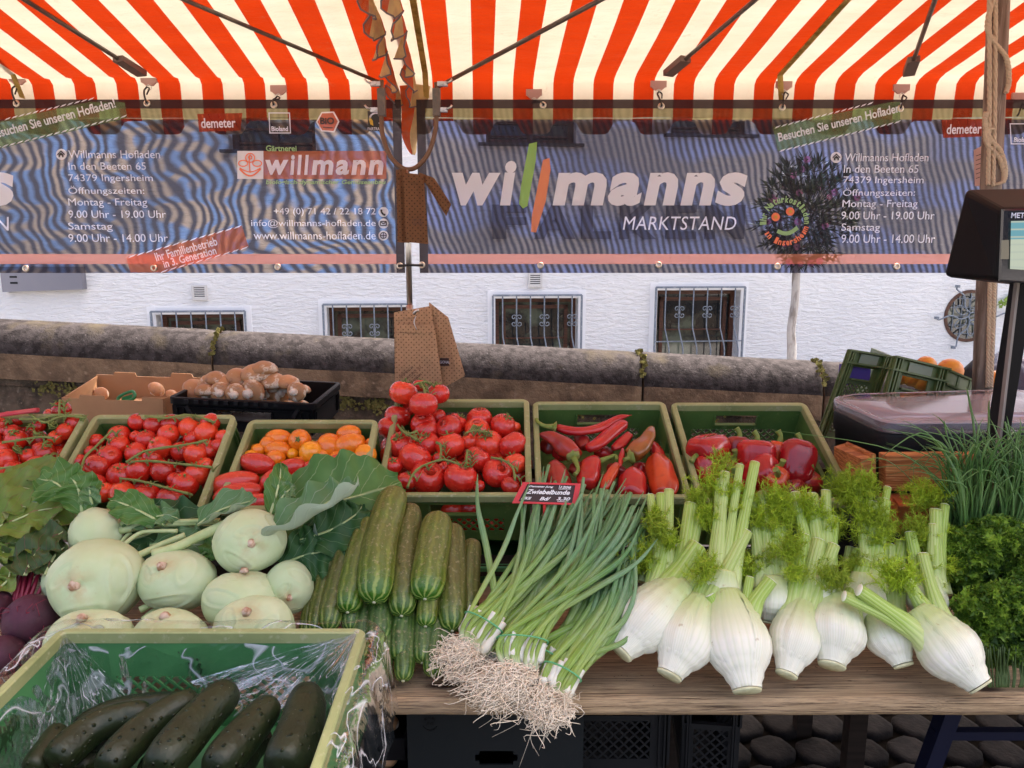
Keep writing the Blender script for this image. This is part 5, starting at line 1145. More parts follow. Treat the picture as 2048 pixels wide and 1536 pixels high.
def tomato_proto(kind, seed):
    rr = random.Random(seed); b = LMB(); lob = rr.choice([3, 4, 5]); am = rr.uniform(.01, .03)
    if kind == 'cherry': zs = [(-.92, .01), (-.91, .25), (-.80, .56), (-.48, .88), (-.05, 1.0), (.32, .95), (.64, .76), (.82, .50), (.86, .30), (.85, .14), (.84, .01)]
    elif kind == 'plum': zs = [(-1.42, .01), (-1.38, .22), (-1.2, .55), (-.8, .85), (-.2, 1), (.4, .97), (.9, .78), (1.25, .48), (1.38, .2), (1.36, .02)]
    else: zs = [(-.80, .01), (-.79, .28), (-.70, .58), (-.45, .87), (-.1, 1.0), (.25, .97), (.55, .80), (.74, .52), (.76, .30), (.70, .14), (.64, .01)]
    n = 22; z = lin([q[0] for q in zs], n); r = lin([q[1] for q in zs], n)
    b.sweep([Vec((0, 0, q)) for q in z], r, 22, mod=lambda a, t_: 1+am*sin(lob*a+seed)*(.4+t_)+.012*sin(2*a+1))
    c = LMB(); zt = .68 if kind != 'plum' else 1.36
    c.sweep(spl([(0, 0, zt-.05), (0.02, .02, zt+.18), (.08, .05, zt+.36)], 6), lin([.085, .06, .075], 6), 7)
    for k in range(5):
        a = 2*pi*k/5+rr.uniform(-.25, .25); ln = rr.uniform(.42, .62) if kind != 'plum' else .3; curl = rr.uniform(.0, .35)
        pts = [Vec((cos(a)*.04, sin(a)*.04, zt+.03)), Vec((cos(a)*ln*.5, sin(a)*ln*.5, zt+.12)), Vec((cos(a+.1)*ln, sin(a+.1)*ln, zt+curl))]
        c.sweep(spl(pts, 6), lin([.07, .085, .006], 6), 5, flat=.3)
    return b, c
PR = {}
def tomato(kind, mat, loc, r, axis, label, group, cal=True, spin=None):
    k = (kind, mat.name, R.randrange(3)); 
    if k not in PR:
        b, c = tomato_proto(kind, k[2]+1); root = empty('tomato'); f = b.build('fruit', mat, root); s_ = c.build('calyx', GS, root); PR[k] = (f, s_)
    else:
        root = empty('tomato'); copyobj(PR[k][0], root)
        if cal: copyobj(PR[k][1], root)
    root.location = loc; root.rotation_mode = 'QUATERNION'; q = Vec(axis).to_track_quat('Z', 'Y'); from_spin = (Vec((0, 0, 1)), R.uniform(0, 6.28))
    from mathutils import Quaternion
    root.rotation_quaternion = q @ Quaternion(from_spin[0], from_spin[1]); root.scale = (r, r, r); tag(root, label, 'tomato', group); return root
up_tilt = lambda: Vec((R.uniform(-.6, .6), R.uniform(-.7, .3), R.uniform(.6, 1)))
def fill(c, x0, x1, y0, y1, d, r, n, kind, mat, label, group, sx=1):
    pass
def truss(c, pts, d, r=.0032, hooks=True):
    P_ = spl([incr(c, x, y, d) for x, y in pts], 18); b = MB(); b.sweep(P_, [r*(1.35 if i % 5 == 0 else 1) for i in range(18)], 7)
    for i in (3, 7, 11, 15):
        q = P_[i]; s_ = 1 if i % 2 else -1; b.sweep(spl([q, q+Vec((s_*.008, .004, -.002)), q+Vec((s_*.014, -.003, -.012))], 6), r*.75, 6)
        for k in range(3): a = R.uniform(0, 6.28); b.sweep(spl([q+Vec((s_*.014, -.003, -.010)), q+Vec((s_*.014+cos(a)*.01, sin(a)*.007, .001)), q+Vec((s_*.014+cos(a)*.019, sin(a)*.014, R.uniform(-.002, .010)))], 5), lin([.0016, .0014, .0003], 5), 4)
    return b.build('tomato_vine', GSL)
# cherry tomatoes, second crate
T2 = [(552,203,52),(657,222,58),(770,215,58),(885,240,65),(1018,208,58),(990,270,67),(752,280,62),(1100,297,45),(440,290,65),(545,295,35),(295,325,45),(612,318,62),(700,365,70),(830,390,60),(925,405,70),(1010,380,58),(1065,355,45),(435,350,65),(545,400,65),(375,425,72),(255,390,35),(185,455,45),(300,485,78),(650,430,60),(565,510,77),(718,515,72),(930,535,72),(985,480,50),(445,545,77),(860,600,80),(130,550,75),(340,650,60),(300,590,50),(458,660,77),(612,675,80),(765,695,82),(790,570,45),(900,310,50)]
ORD = ['first', 'second', 'third', 'fourth', 'fifth', 'sixth', 'seventh', 'eighth', 'ninth', 'tenth', 'eleventh', 'twelfth', 'thirteenth', 'fourteenth', 'fifteenth', 'sixteenth']
def rowlabels(items, nrow, what, where):
    items = sorted(items, key=lambda q: q[2]); n = len(items)
    for r in range(nrow):
        row = sorted(items[r*n//nrow:(r+1)*n//nrow], key=lambda q: q[1])
        for i, (o, _, _) in enumerate(row): o['label'] = '%s, %s from left in %s row from back of %s' % (what, ORD[i], ORD[r], where)
def loose(c, lst, conv, d0, lab, grp, kind='round', mat=None, under=0, rng=None, zlift=None, calp=.7, rs=1.0):
    its = []
    for (x, y, r) in lst:
        px, py, rp = conv(x, y, r); dd = d0+R.uniform(-.006, .008); p = incr(c, px, py, dd); rr = rp*m_px(p)*rs
        its.append((tomato(kind, mat, p, rr, up_tilt(), lab, grp, cal=R.random() < calp), px, py))
    if its: rowlabels(its, max(3, len(its)//7), lab.split(' in the ')[0], 'the '+lab.split(' in the ')[1])
    lab = lab.replace('tomato in the', 'tomato below the top layer of the', 1)
    if rng:
        x0, x1, y0, y1 = rng
        for i in range(under):
            px, py = R.uniform(x0, x1), R.uniform(y0, y1); p = incr(c, px, py, d0+R.uniform(.035, .055)); tomato(kind, mat, p, R.uniform(.85, 1)*(.030 if mat == CHT else .036), up_tilt(), lab, grp, cal=False)
VL = ['slanting up right across the middle of the second crate', 'level across the middle of the second crate', 'sloping down right near the front of the second crate', 'bending down the left side of the second crate', 'along the back rim of the second crate',
 'at mid height of the leftmost crate, level', 'near the front of the leftmost crate', 'along the back of the leftmost crate, upper one', 'along the back of the leftmost crate, lower one', 'standing upright at the back right of the leftmost crate',
 'sweeping across the front of the middle crate', 'forking up from the front vine of the middle crate', 'at the upper left of the middle crate', 'short one just below the upper left vine of the middle crate', 'at the upper right of the middle crate', 'stub pointing up at the upper right of the middle crate', 'curving down at the right front of the middle crate', 'short upright stub right of centre in the middle crate', 'between the two top tomatoes of the middle crate', 'arching over the topmost tomatoes of the middle crate']; VI = list(range(20))
CH2 = 'small red tomato in the second crate'; G2 = 'cherry vine tomatoes in the second crate'
loose(c2, T2, lambda x, y, r: (100+x/3.1725, 780+y/3.1725, r/3.1725), .022, CH2, G2, kind='cherry', rs=1.1, mat=CHT, under=46, rng=(110, 430, 880, 1000))
for pts in ([(252, 925), (275, 910), (300, 900), (380, 888), (415, 880)], [(262, 924), (300, 922), (360, 928), (400, 932), (425, 935)], [(240, 957), (280, 962), (330, 975), (385, 990)], [(160, 950), (170, 915), (195, 890), (215, 870), (225, 860)], [(290, 832), (330, 836), (380, 830), (430, 845)]):
    tag(truss(c2, pts, -.010, .0030), 'green tomato vine '+VL[len(pts)*0+VI.pop(0)], 'vine')
T1 = [(740,240,105),(890,400,100),(790,500,100),(670,575,85),(470,430,75),(150,510,90),(200,600,115),(40,490,70),(550,760,110),(350,800,90),(60,840,130),(20,710,90),(430,890,100),(230,350,70),(590,290,60),(30,1050,110),(300,1230,80),(100,320,60),(20,400,70),(480,700,80),(-100,600,100),(-80,900,110),(160,950,100)]
loose(c1, T1, lambda x, y, r: (x/6.02, 780+y/6.02, r/6.02), .022, 'small red tomato in the leftmost crate', 'cherry vine tomatoes in the leftmost crate', kind='cherry', rs=1.1, mat=CHT, under=26, rng=(-60, 130, 860, 1000))
for pts in ([(5, 885), (40, 880), (80, 874), (105, 876)], [(0, 937), (45, 932), (85, 930), (110, 936)], [(40, 838), (80, 838), (120, 830), (172, 836)], [(60, 828), (90, 845), (120, 834), (165, 832)], [(118, 835), (119, 812), (120, 800)]):
    tag(truss(c1, pts, -.012, .0030), 'green tomato vine '+VL[VI.pop(0)], 'vine')
def curls(c, cen, n, d, lab):
    for ci, (px, py) in enumerate(sorted(cen, key=lambda q: q[1])):
        o = incr(c, px, py, d); b = MB()
        for k in range(n):
            a0 = R.uniform(0, 6.28); r = R.uniform(.008, .016); ax = Vec((R.uniform(-1, 1), R.uniform(-.6, .6), R.uniform(.3, 1))).normalized(); u = ax.cross(Vec((0, 1, .2))).normalized(); v = ax.cross(u)
            b.sweep([o+u*cos(a0+j*.45)*r*(1-j*.03)+v*sin(a0+j*.45)*r*(1-j*.03)+ax*j*.0008 for j in range(11)], lin([.0022, .0018, .0006], 11), 5, flat=.6)
        tag(b.build('dry_calyx', GS), lab+', '+ORD[ci]+' from the back', 'tomato calyx', 'curled calyxes on the leftmost crate')
curls(c1, [(35, 900), (95, 890), (95, 918), (60, 855), (28, 868), (110, 810), (75, 868), (105, 852), (110, 915), (15, 845)], 5, -.004, 'curled dry green tomato calyx lying over the leftmost crate')
b = MB(); b.sweep(spl([incr(c1, -60, 842, -.02), incr(c1, 10, 829, -.02), incr(c1, 76, 820, -.02)], 10), .011, 9, flat=.6, mod=lambda a, t: 1+.12*sin(5*a)); tag(b.build('rhubarb_stick', pm('rhubarb', (.50, .05, .07), .4, .4, var=[((.6, .2, .15), 20, .5, .7, (.2, 1, 1))])), 'pinkish red rhubarb stick on the leftmost crate', 'rhubarb')
# plum tomatoes, third crate
PLI = {OG_: [] for OG_ in ('o', 'r')}
def plum(px, py, rx, ry, ang, mat, lab, grp, d=.024, cal=True, endon=False):
    p = incr(c3, px, py, d+R.uniform(-.003, .003)); k = m_px(p); a = radians(ang); ax = c3['ux']*cos(a)+c3['uy']*sin(a)*1.0+c3['uz']*R.uniform(-.15, .15)
    if endon: ax = Vec((.15, -1, .35))
    if R.random() < .5 and not cal: ax = -ax
    ry = ry*(1.2 if mat is ORT_ else 1.08); o = tomato('plum', mat, p, ry*k, ax, lab, grp, cal=cal); PLI['o' if mat is ORT_ else 'r'].append((o, px, py)) if d < .05 else None
    if d >= .05: o['label'] = lab.replace('tomato in the', 'tomato below the top layer of the')
    
    if not endon: s_ = max(.75, min(1.5, rx/ry/1.4)); o.scale = (ry*k, ry*k, ry*k*s_)
OL, OG = 'orange plum tomato in the third crate', 'orange plum tomatoes'; RL, RG_ = 'long red plum tomato in the third crate', 'red plum tomatoes'
cv = lambda x, y: (380+x/5.12, 800+y/5.12)
for (x, y, rx, ry, an, en) in [(905,390,140,78,-5,0),(900,510,145,78,-8,0),(1127,418,108,100,0,1),(1245,545,108,108,0,1),(1425,480,100,115,90,0),(1625,345,130,75,0,0),(1630,465,160,105,20,0),(1795,565,100,95,80,0),(700,510,75,55,10,0),(625,570,75,50,0,0),(880,600,90,80,-30,0),(1110,640,75,50,0,0),(1365,650,75,55,0,0),(1850,440,50,45,0,0),(1050,550,45,50,90,0),(1180,600,60,50,0,0),(1500,590,60,60,0,0),(1720,420,60,60,40,0),(800,450,80,70,0,0),(1350,560,70,60,0,0)]:
    px, py = cv(x, y); plum(px, py, rx/5.12, ry/5.12, an, ORT_, OL, OG, .020 if y < 480 else .026, R.random() < .5, en)
for (x, y, rx, ry, an) in [(690,650,195,100,-12),(455,850,265,112,14),(490,960,265,108,18),(1040,690,150,88,20),(860,810,150,95,45),(1150,800,190,90,35),(1250,675,90,55,0),(1525,620,105,65,0),(1680,600,70,50,0),(1000,900,160,90,30),(700,1050,180,90,0),(1400,760,160,90,10),(1700,760,150,90,-20)]:
    px, py = cv(x, y); plum(px, py, rx/5.12, ry/5.12, an, PLM, RL, RG_, .022, R.random() < .6)
for i in range(26): plum(R.uniform(500, 735), R.uniform(885, 990), 20, 15, R.uniform(-40, 40), PLM if i % 2 else ORT_, RL if i % 2 else OL, RG_ if i % 2 else OG, .062, False)
rowlabels(PLI['o'], 4, 'orange plum tomato', 'the third crate'); rowlabels(PLI['r'], 3, 'long red plum tomato', 'the third crate')
# large tomatoes, fourth crate
T4 = [(330,560,145),(450,480,90),(230,700,130),(640,650,140),(820,560,90),(1040,640,120),(1320,590,145),(1605,670,145),(1740,680,70),(950,700,150),(1290,720,140),(680,730,140),(380,910,165),(700,890,135),(970,915,165),(1190,860,100),(1430,890,160),(1720,900,160),(540,1060,185),(1290,1070,150),(1740,1140,140),(1530,1240,165),(1090,1300,190),(695,1300,195),(440,1340,110),(290,1150,100),(1690,1400,110),(880,1180,80),(1310,1400,70),(820,1060,70)]
loose(c4, T4, lambda x, y, r: (740+x/6.02, 740+y/6.02, r/6.02), .020, 'large red tomato in the middle crate', 'large red vine tomatoes in the middle crate', mat=TOM, under=34, rng=(775, 1045, 870, 975), rs=1.12)
for (x, y, r, lab, dd) in ((400,275,160,'large red tomato atop the heap at left, before the paper bags', -.035), (820,290,135,'large red tomato at the right of the top group', -.03), (600,190,85,'red tomato at the back of the top group, below the paper bag', .0), (645,415,165,'front large red tomato of the top group, resting on the heap', -.05)):
    p = incr(c4, 740+x/6.02, 740+y/6.02, dd); tomato('round', TOM, p, r/6.02*m_px(p)*1.08, Vec((R.uniform(-.2, .4), .2, 1)), lab, None, cal=(y < 400))
for pts in ([(815, 975), (825, 950), (845, 932), (880, 920), (900, 922), (920, 930)], [(880, 920), (882, 905), (880, 890), (872, 885)], [(795, 850), (805, 862), (815, 868), (835, 862)], [(812, 870), (822, 872), (832, 880)], [(932, 866), (945, 862), (965, 863), (975, 865)], [(940, 862), (948, 850)], [(982, 915), (1005, 920), (1025, 935), (1030, 960)], [(932, 930), (933, 915), (935, 900)], [(842, 766), (848, 778), (852, 790)], [(828, 770), (838, 766), (850, 764), (862, 768)]):
    tag(truss(c4, pts, -.022 if pts[0][1] > 800 else -.07, .0030), 'green tomato vine '+VL[VI.pop(0)], 'vine')
# remaining tomatoes in the low crate
for px, py in ((925, 1035), (905, 1022), (945, 1048), (960, 1032), (980, 1045), (995, 1028), (1010, 1042), (940, 1020), (975, 1020)):
    p = P(px, py, 1.95); tomato('round', TOM, p, .034, up_tilt(), 'red tomato in the lower crate behind the cucumbers', 'tomatoes in the lower crate', cal=False)

# ---------------- peppers ----------------
def pepmat(name, a, bcol, rough=.22):
    m, t, out = nt(name); c = mix(t, ramp(t, noisef(t, 9, 4), .42, .62), a, bcol); c = mix(t, mth(t, 'MULTIPLY', ramp(t, noisef(t, 60, 4), .6, .75), .3), c, (.03, .01, .01))
    pbsdf(t, out, c, rough, .5, sss=.08, coat=.35, bumps=[(noisef(t, 14, 3), .35, .006)]); return m
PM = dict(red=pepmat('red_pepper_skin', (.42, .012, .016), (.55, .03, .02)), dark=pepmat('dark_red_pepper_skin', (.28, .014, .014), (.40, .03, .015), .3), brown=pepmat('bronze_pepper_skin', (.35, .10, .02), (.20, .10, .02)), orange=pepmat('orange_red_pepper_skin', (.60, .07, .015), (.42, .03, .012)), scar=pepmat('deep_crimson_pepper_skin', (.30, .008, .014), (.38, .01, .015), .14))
PST = pm('pepper_stem', (.19, .26, .05), .5, .3, var=[((.32, .36, .12), 20, .5, .7)], bump=[(80, .3, .002)])
def pepper(c, pts, rad, mat, lab, d=.02, stem=None, lob=3, am=.10, calyx=None):
    n = 26; pr = [incr(c, x, y, d+(pp[2] if len(pp) > 2 else 0)) for pp in pts for x, y in [pp[:2]]]; k = m_px(pr[0]); ph = R.uniform(0, 6)
    L_ = spl(pr, n); rr = [max(.0004, v*k) for v in lin(rad, n)]; rr[0] = rr[-1] = .0008; e = 3
    rr[1] = max(rr[1]*.6, .003); rr[-2] = rr[-2]*.6
    b = MB(); b.sweep(L_, rr, 22, flat=.85, mod=lambda a, t_: 1+am*sin(lob*a+ph+t_*.6)+.03*sin(5*a+t_*7))
    o = b.build('pepper', mat); tag(o, lab, 'pepper')
    if stem:
        sp = [incr(c, x, y, d-.008) for x, y in stem]; b = MB(); b.sweep(spl(sp, 12), lin([.009, .0055, .005, .006], 12), 9); 
        ax = (sp[1]-sp[0]).normalized(); q = sp[0]-ax*.004; cr = calyx or .016
        b.sweep([q-ax*.006, q-ax*.004, q+ax*.001, q+ax*.006], [.001, cr, cr*.75, .006], 14, mod=lambda a, t_: 1+.15*sin(6*a)); b.build('stem', PST, o)
    return o
s5 = lambda x, y: (1040+x/6.02, 790+y/6.02)
def pp(*xy): return [s5(x, y) for x, y in xy]
k6 = 1/6.02
def r6(*v): return [q*k6 for q in v]
pepper(c5, pp((400,370),(600,430),(800,430),(1000,380),(1180,280),(1345,240)), r6(45,62,55,60,42,4), PM['red'], 'long thin red pointed pepper across the top of its crate with stem at the left', .0, pp((400,385),(290,370),(210,320),(200,290)), lob=2)
pepper(c5, pp((230,470),(400,520),(560,630),(690,740)), r6(25,95,130,95), PM['dark'], 'dark red wrinkled pointed pepper at the left with green stem hanging forward', .004, pp((650,760),(690,850),(700,910),(660,960)), calyx=.02)
pepper(c5, pp((790,650),(920,600),(1080,470),(1210,370),(1270,320)), r6(65,90,92,88,40), PM['red'], 'broad red pointed pepper lying diagonally in the middle of its crate', .004, lob=2)
pepper(c5, pp((1590,370),(1540,520),(1440,650),(1330,740)), r6(30,85,118,90), PM['brown'], 'bronze brown pointed pepper leaning in the right back of its crate', .0, pp((1310,760),(1275,770),(1250,780)), calyx=.021)
pepper(c5, pp((1640,740),(1680,880),(1730,1080),(1730,1230)), r6(100,155,160,110), PM['orange'], 'big blocky orange red pepper at the right front of the pointed pepper crate', .012, lob=4)
pepper(c5, pp((400,830),(450,930),(490,1070),(500,1180)), r6(90,135,130,80), PM['dark'], 'dull red pepper behind the left end of the price sign', .014)
pepper(c5, pp((900,760),(860,850),(830,980),(800,1100)), r6(70,130,140,90), PM['red'], 'glossy red pepper with a bent green stem beside the onion tops', .012, pp((960,800),(1080,750),(1150,730),(1170,790)), calyx=.014)
pepper(c5, pp((1170,820),(1110,930),(1040,1060),(1000,1150)), r6(40,75,75,40), PM['orange'], 'slim orange pepper poking between the onion tops', .004, lob=2)
pepper(c5, pp((1370,930),(1350,1040),(1340,1170),(1330,1230)), r6(120,165,160,110), PM['red'], 'square faded red pepper in the front of its crate', .014, lob=4, am=.06)
pepper(c5, pp((1110,650),(1210,590),(1320,470)), r6(40,70,55), PM['red'], 'small red pointed pepper tucked behind the diagonal one', .02)
pepper(c5, pp((1235,640),(1225,740),(1200,860)), r6(14,42,22), PM['red'], 'thin red pepper tip beside the bronze pepper stem', .0, lob=2)
pepper(c5, pp((700,480),(760,560),(800,640)), r6(60,90,70), PM['dark'], 'dark red pepper half hidden in the middle of its crate', .03)
pepper(c5, pp((1600,580),(1650,700),(1680,820)), r6(50,85,70), PM['red'], 'red pepper deep in the right rear corner of its crate', .035)
for i, (x, y) in enumerate(((500,700),(700,900),(1000,700),(1150,900),(1450,900),(1600,1000),(350,1000),(1000,1050),(1550,1150),(1250,1150),(650,1150), (350, 620))):
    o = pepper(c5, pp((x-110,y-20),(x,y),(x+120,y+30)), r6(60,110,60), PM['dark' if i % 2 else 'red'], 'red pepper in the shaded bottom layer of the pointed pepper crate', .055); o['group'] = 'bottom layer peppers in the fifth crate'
# bell peppers
def bell(c, px, py, r, mat, lab, ax, d=.02, sq=1.0, sh=1.1):
    cen = incr(c, px, py, d); k = m_px(cen); r = r*k; ax = Vec(ax).normalized(); ph = R.uniform(0, 6); b = MB()
    zs = [(-1.0, .01), (-1.05, .25), (-.98, .5), (-.7, .8), (-.2, .92), (.3, 1.0), (.65, .95), (.86, .72), (.90, .45), (.78, .22), (.66, .02)]; n = 24
    z = lin([q[0] for q in zs], n); rr = lin([q[1] for q in zs], n)
    b.sweep([cen+ax*q*r*sh for q in z], [q*r for q in rr], 34, mod=lambda a, t_: 1+.13*(abs(sin(1.5*a+ph))-.6)*(1.0+.8*(1-t_)) + .02*sin(6*a+t_*5)); o = b.build('bell_pepper', mat); tag(o, lab, 'pepper')
    s0 = cen+ax*.70*r*sh; b = MB(); side = ax.cross(Vec((.3, .9, .1))).normalized(); b.sweep(spl([s0, s0+ax*.022, s0+ax*.036+side*.010], 9), lin([.010, .0065, .008], 9), 9); b.sweep([s0-ax*.001, s0+ax*.004, s0+ax*.009], [.018, .017, .006], 12, mod=lambda a, t_: 1+.15*sin(5*a)); b.build('stem', PST, o); return o
s6 = lambda x, y: (1348+x/2.926, 450+y/2.926)
q = s6(205, 1320); bell(c6, q[0], q[1], 36, PM['red'], 'curved red bell pepper at the left with its dark stem hollow facing the viewer', (-.8, -.7, -.1), .0, sh=1.3)
q = s6(375, 1320); bell(c6, *q, 26, PM['dark'], 'red bell pepper at the back between two larger ones', (.2, .5, 1), .03)
q = s6(480, 1370); bell(c6, *q, 38, PM['red'], 'wide red bell pepper in the centre of the right crate', (.1, .3, 1), .012)
q = s6(605, 1340); bell(c6, *q, 22, PM['orange'], 'small orange red bell pepper beside the deep crimson one', (.2, .2, 1), .01, sh=1.3)
q = s6(715, 1390); bell(c6, *q, 36, PM['scar'], 'large deep crimson glossy bell pepper at the right of its crate', (.3, .5, .9), .004, sh=1.35)
q = s6(510, 1455); bell(c6, *q, 34, PM['red'], 'red bell pepper in front with light reflecting from its shoulder', (.6, -.5, .5), .004, sh=1.2)
q = s6(585, 1500); bell(c6, *q, 26, PM['orange'], 'orange red bell pepper with a beige woody stem in front', (-.1, -.75, .65), .004, sh=1.4)
q = s6(180, 1430); bell(c6, *q, 26, PM['red'], 'red bell pepper tip under the curved one at the left', (0, .4, .8), .02)
for i, (x, y) in enumerate(((300, 1430), (420, 1520), (680, 1560), (280, 1530), (560, 1590), (760, 1520), (400, 1420), (640, 1440))):
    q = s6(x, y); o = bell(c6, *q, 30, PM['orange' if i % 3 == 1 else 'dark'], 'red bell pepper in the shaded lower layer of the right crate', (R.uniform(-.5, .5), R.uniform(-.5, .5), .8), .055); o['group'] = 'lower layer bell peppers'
# ---------------- counter pile: support plane ----------------
PA, PB = Vec((0, 1.40, .74)), Vec((0, 1.74, .99)); PN = Vec((0, -(PB.z-PA.z), PB.y-PA.y)).normalized()
def pile(px, py, d=0.0): return RP(px, py, PA+PN*d, PN)
# cucumbers
def cucmat(name, body, stripe, tipc, brown):
    m, t, out = nt(name); u, v = uvxy(t); 
    wv = noisef(t, 22, 4); st = mth(t, 'SINE', mth(t, 'ADD', mth(t, 'MULTIPLY', u, 6.283*11), mth(t, 'MULTIPLY', wv, 9)))
    c = mix(t, ramp(t, st, .1, 1, 0, .6), body, stripe); bn = mth(t, 'MULTIPLY', ramp(t, noisef(t, 16, 5, rough=.7), .30, .50), ramp(t, v, .12, .40)); c = mix(t, mth(t, 'MULTIPLY', bn, .65), c, brown)
    f = ramp(t, v, .02, .22); tp = mix(t, ramp(t, st, .1, .8, 0, .7), tipc, (.38, .48, .12)); c = mix(t, f, tp, c); net = ramp(t, noisef(t, 150, 4, (1, 1, 1)), .58, .66); c = mix(t, mth(t, 'MULTIPLY', mth(t, 'MULTIPLY', net, f), .45), c, (.40, .33, .18))
    pbsdf(t, out, c, ramp(t, v, .05, .3, .16, .36), .5, bumps=[(st, .25, .002), (noisef(t, 45, 5, rough=.7), .9, .004)]); return m
CU1 = cucmat('field_cucumber_skin', (.075, .145, .012), (.26, .33, .045), (.035, .14, .010), (.14, .125, .030)); CU2 = cucmat('brown_cucumber_skin', (.065, .105, .012), (.20, .23, .04), (.04, .12, .012), (.12, .10, .028)); CU3 = cucmat('green_cucumber_skin', (.035, .10, .012), (.16, .26, .05), (.05, .13, .02), (.06, .10, .02))
def cucumber(bot, mid, top, r, mat, lab, d=.02, grp=None, nub=True, dt=0):
    p = [pile(*bot, d), pile(*mid, d+dt*.5), pile(*top, d+dt)]; k = m_px(p[1]); n = 34; L_ = spl(p, n); ph = R.uniform(0, 6)
    rr = [max(.0006, r*k*(1-abs(2*i/(n-1)-1)**4.2)**.42*(1.0-.10*i/(n-1))) for i in range(n)]
    b = MB(); b.sweep(L_, rr, 26, mod=lambda a, t_: 1+.018*sin(5*a+ph)+.012*sin(9*a+ph)+.02*sin(t_*9+ph)+.01*sin(13*t_+3*a)); o = b.build('cucumber', mat); tag(o, lab, 'cucumber', grp)
    b = MB(); ax = (L_[0]-L_[2]).normalized(); b.sweep([L_[0]-ax*.003, L_[0]+ax*.0015, L_[0]+ax*.002], [.004, .0035, .0003], 8); b.build('blossom_scar', bpy.data.materials.get('scar_dot') or pm('scar_dot', (.55, .55, .35), .7), o)
    return o
B_ = 'big field cucumber '
cucumber((748, 1205), (762, 1080), (793, 978), 37, CU1, B_+'standing highest at the front of the pile, beside the kohlrabi leaf', .075)
cucumber((803, 1232), (811, 1125), (822, 1010), 32, CU2, B_+'directly right of the highest one', .045)
cucumber((850, 1198), (864, 1110), (878, 1028), 36, CU1, B_+'with bold yellow stripes, right of the second', .070)
cucumber((695, 1225), (715, 1125), (745, 1025), 29, CU1, B_+'left of the highest one, with pale round tip', .050)
cucumber((655, 1262), (680, 1150), (715, 1050), 26, CU2, B_+'dull brown, third from the left in the upper row', .028)
cucumber((630, 1270), (650, 1170), (668, 1100), 24, CU2, B_+'second from the left, partly behind the kohlrabi', .012)
cucumber((612, 1275), (628, 1200), (645, 1150), 20, CU2, B_+'leftmost, touching the small kohlrabi', .006)
cucumber((905, 1262), (905, 1150), (905, 1050), 31, CU2, B_+'at the right with a bright green tip, next to the onion roots', .030)
cucumber((935, 1240), (938, 1150), (945, 1080), 24, CU2, B_+'in shadow against the onion leaves', .008)
cucumber((851, 1253), (858, 1200), (866, 1140), 22, CU1, B_+'small striped tip under the boldly striped one', .040)
GG = 'glossy green cucumber ends under the brown ones'
for i, (px, py, r) in enumerate(((757, 1288, 28), (800, 1322, 26), (845, 1326, 25), (760, 1352, 24), (806, 1362, 22), (865, 1352, 24), (700, 1262, 20), (720, 1320, 22), (885, 1310, 20))):
    cucumber((px, py), (px+6, py-70), (px+14, py-150), r, CU3, 'glossy green cucumber end %s' % ('just under the highest brown cucumber', 'in the lower row, below the second brown cucumber', 'in the lower row next to the onion roots', 'at the bottom touching the wrapped crate', 'lowest of all, resting on the plank', 'lowest at the right, under the onion roots', 'behind the rim corner of the wrapped crate', 'close behind the wrapped crate at mid height', 'squeezed beside the left onion bunch')[i], .012 if py > 1300 else .02)
# ---------------- kohlrabi ----------------
KM, t, out = nt('kohlrabi_skin')
u, v = uvxy(t); c = mix(t, ramp(t, noisef(t, 9, 4), .4, .65), (.50, .60, .33), (.60, .67, .44)); c = mix(t, ramp(t, noisef(t, 18, 5), .60, .74, 0, .55), c, (.50, .60, .25))
sc_ = ramp(t, v, .80, .97); c = mix(t, mth(t, 'MULTIPLY', sc_, ramp(t, noisef(t, 30, 5), .4, .6)), c, (.50, .42, .22)); c = mix(t, mth(t, 'MULTIPLY', ramp(t, noisef(t, 55, 5, rough=.7), .64, .72), .35), c, (.45, .34, .18))
pbsdf(t, out, c, .42, .4, sss=.15, bumps=[(noisef(t, 16, 3), .3, .006), (noisef(t, 80, 3), .1, .001)])
KCUT = pm('kohlrabi_cut', (.62, .48, .36), .7, .2, var=[((.36, .2, .11), 60, .45, .6)], bump=[(150, .4, .002)])
KSC = pm('kohlrabi_scar_edge', (.50, .56, .29), .5, .3, var=[((.46, .46, .24), 50, .5, .7)])
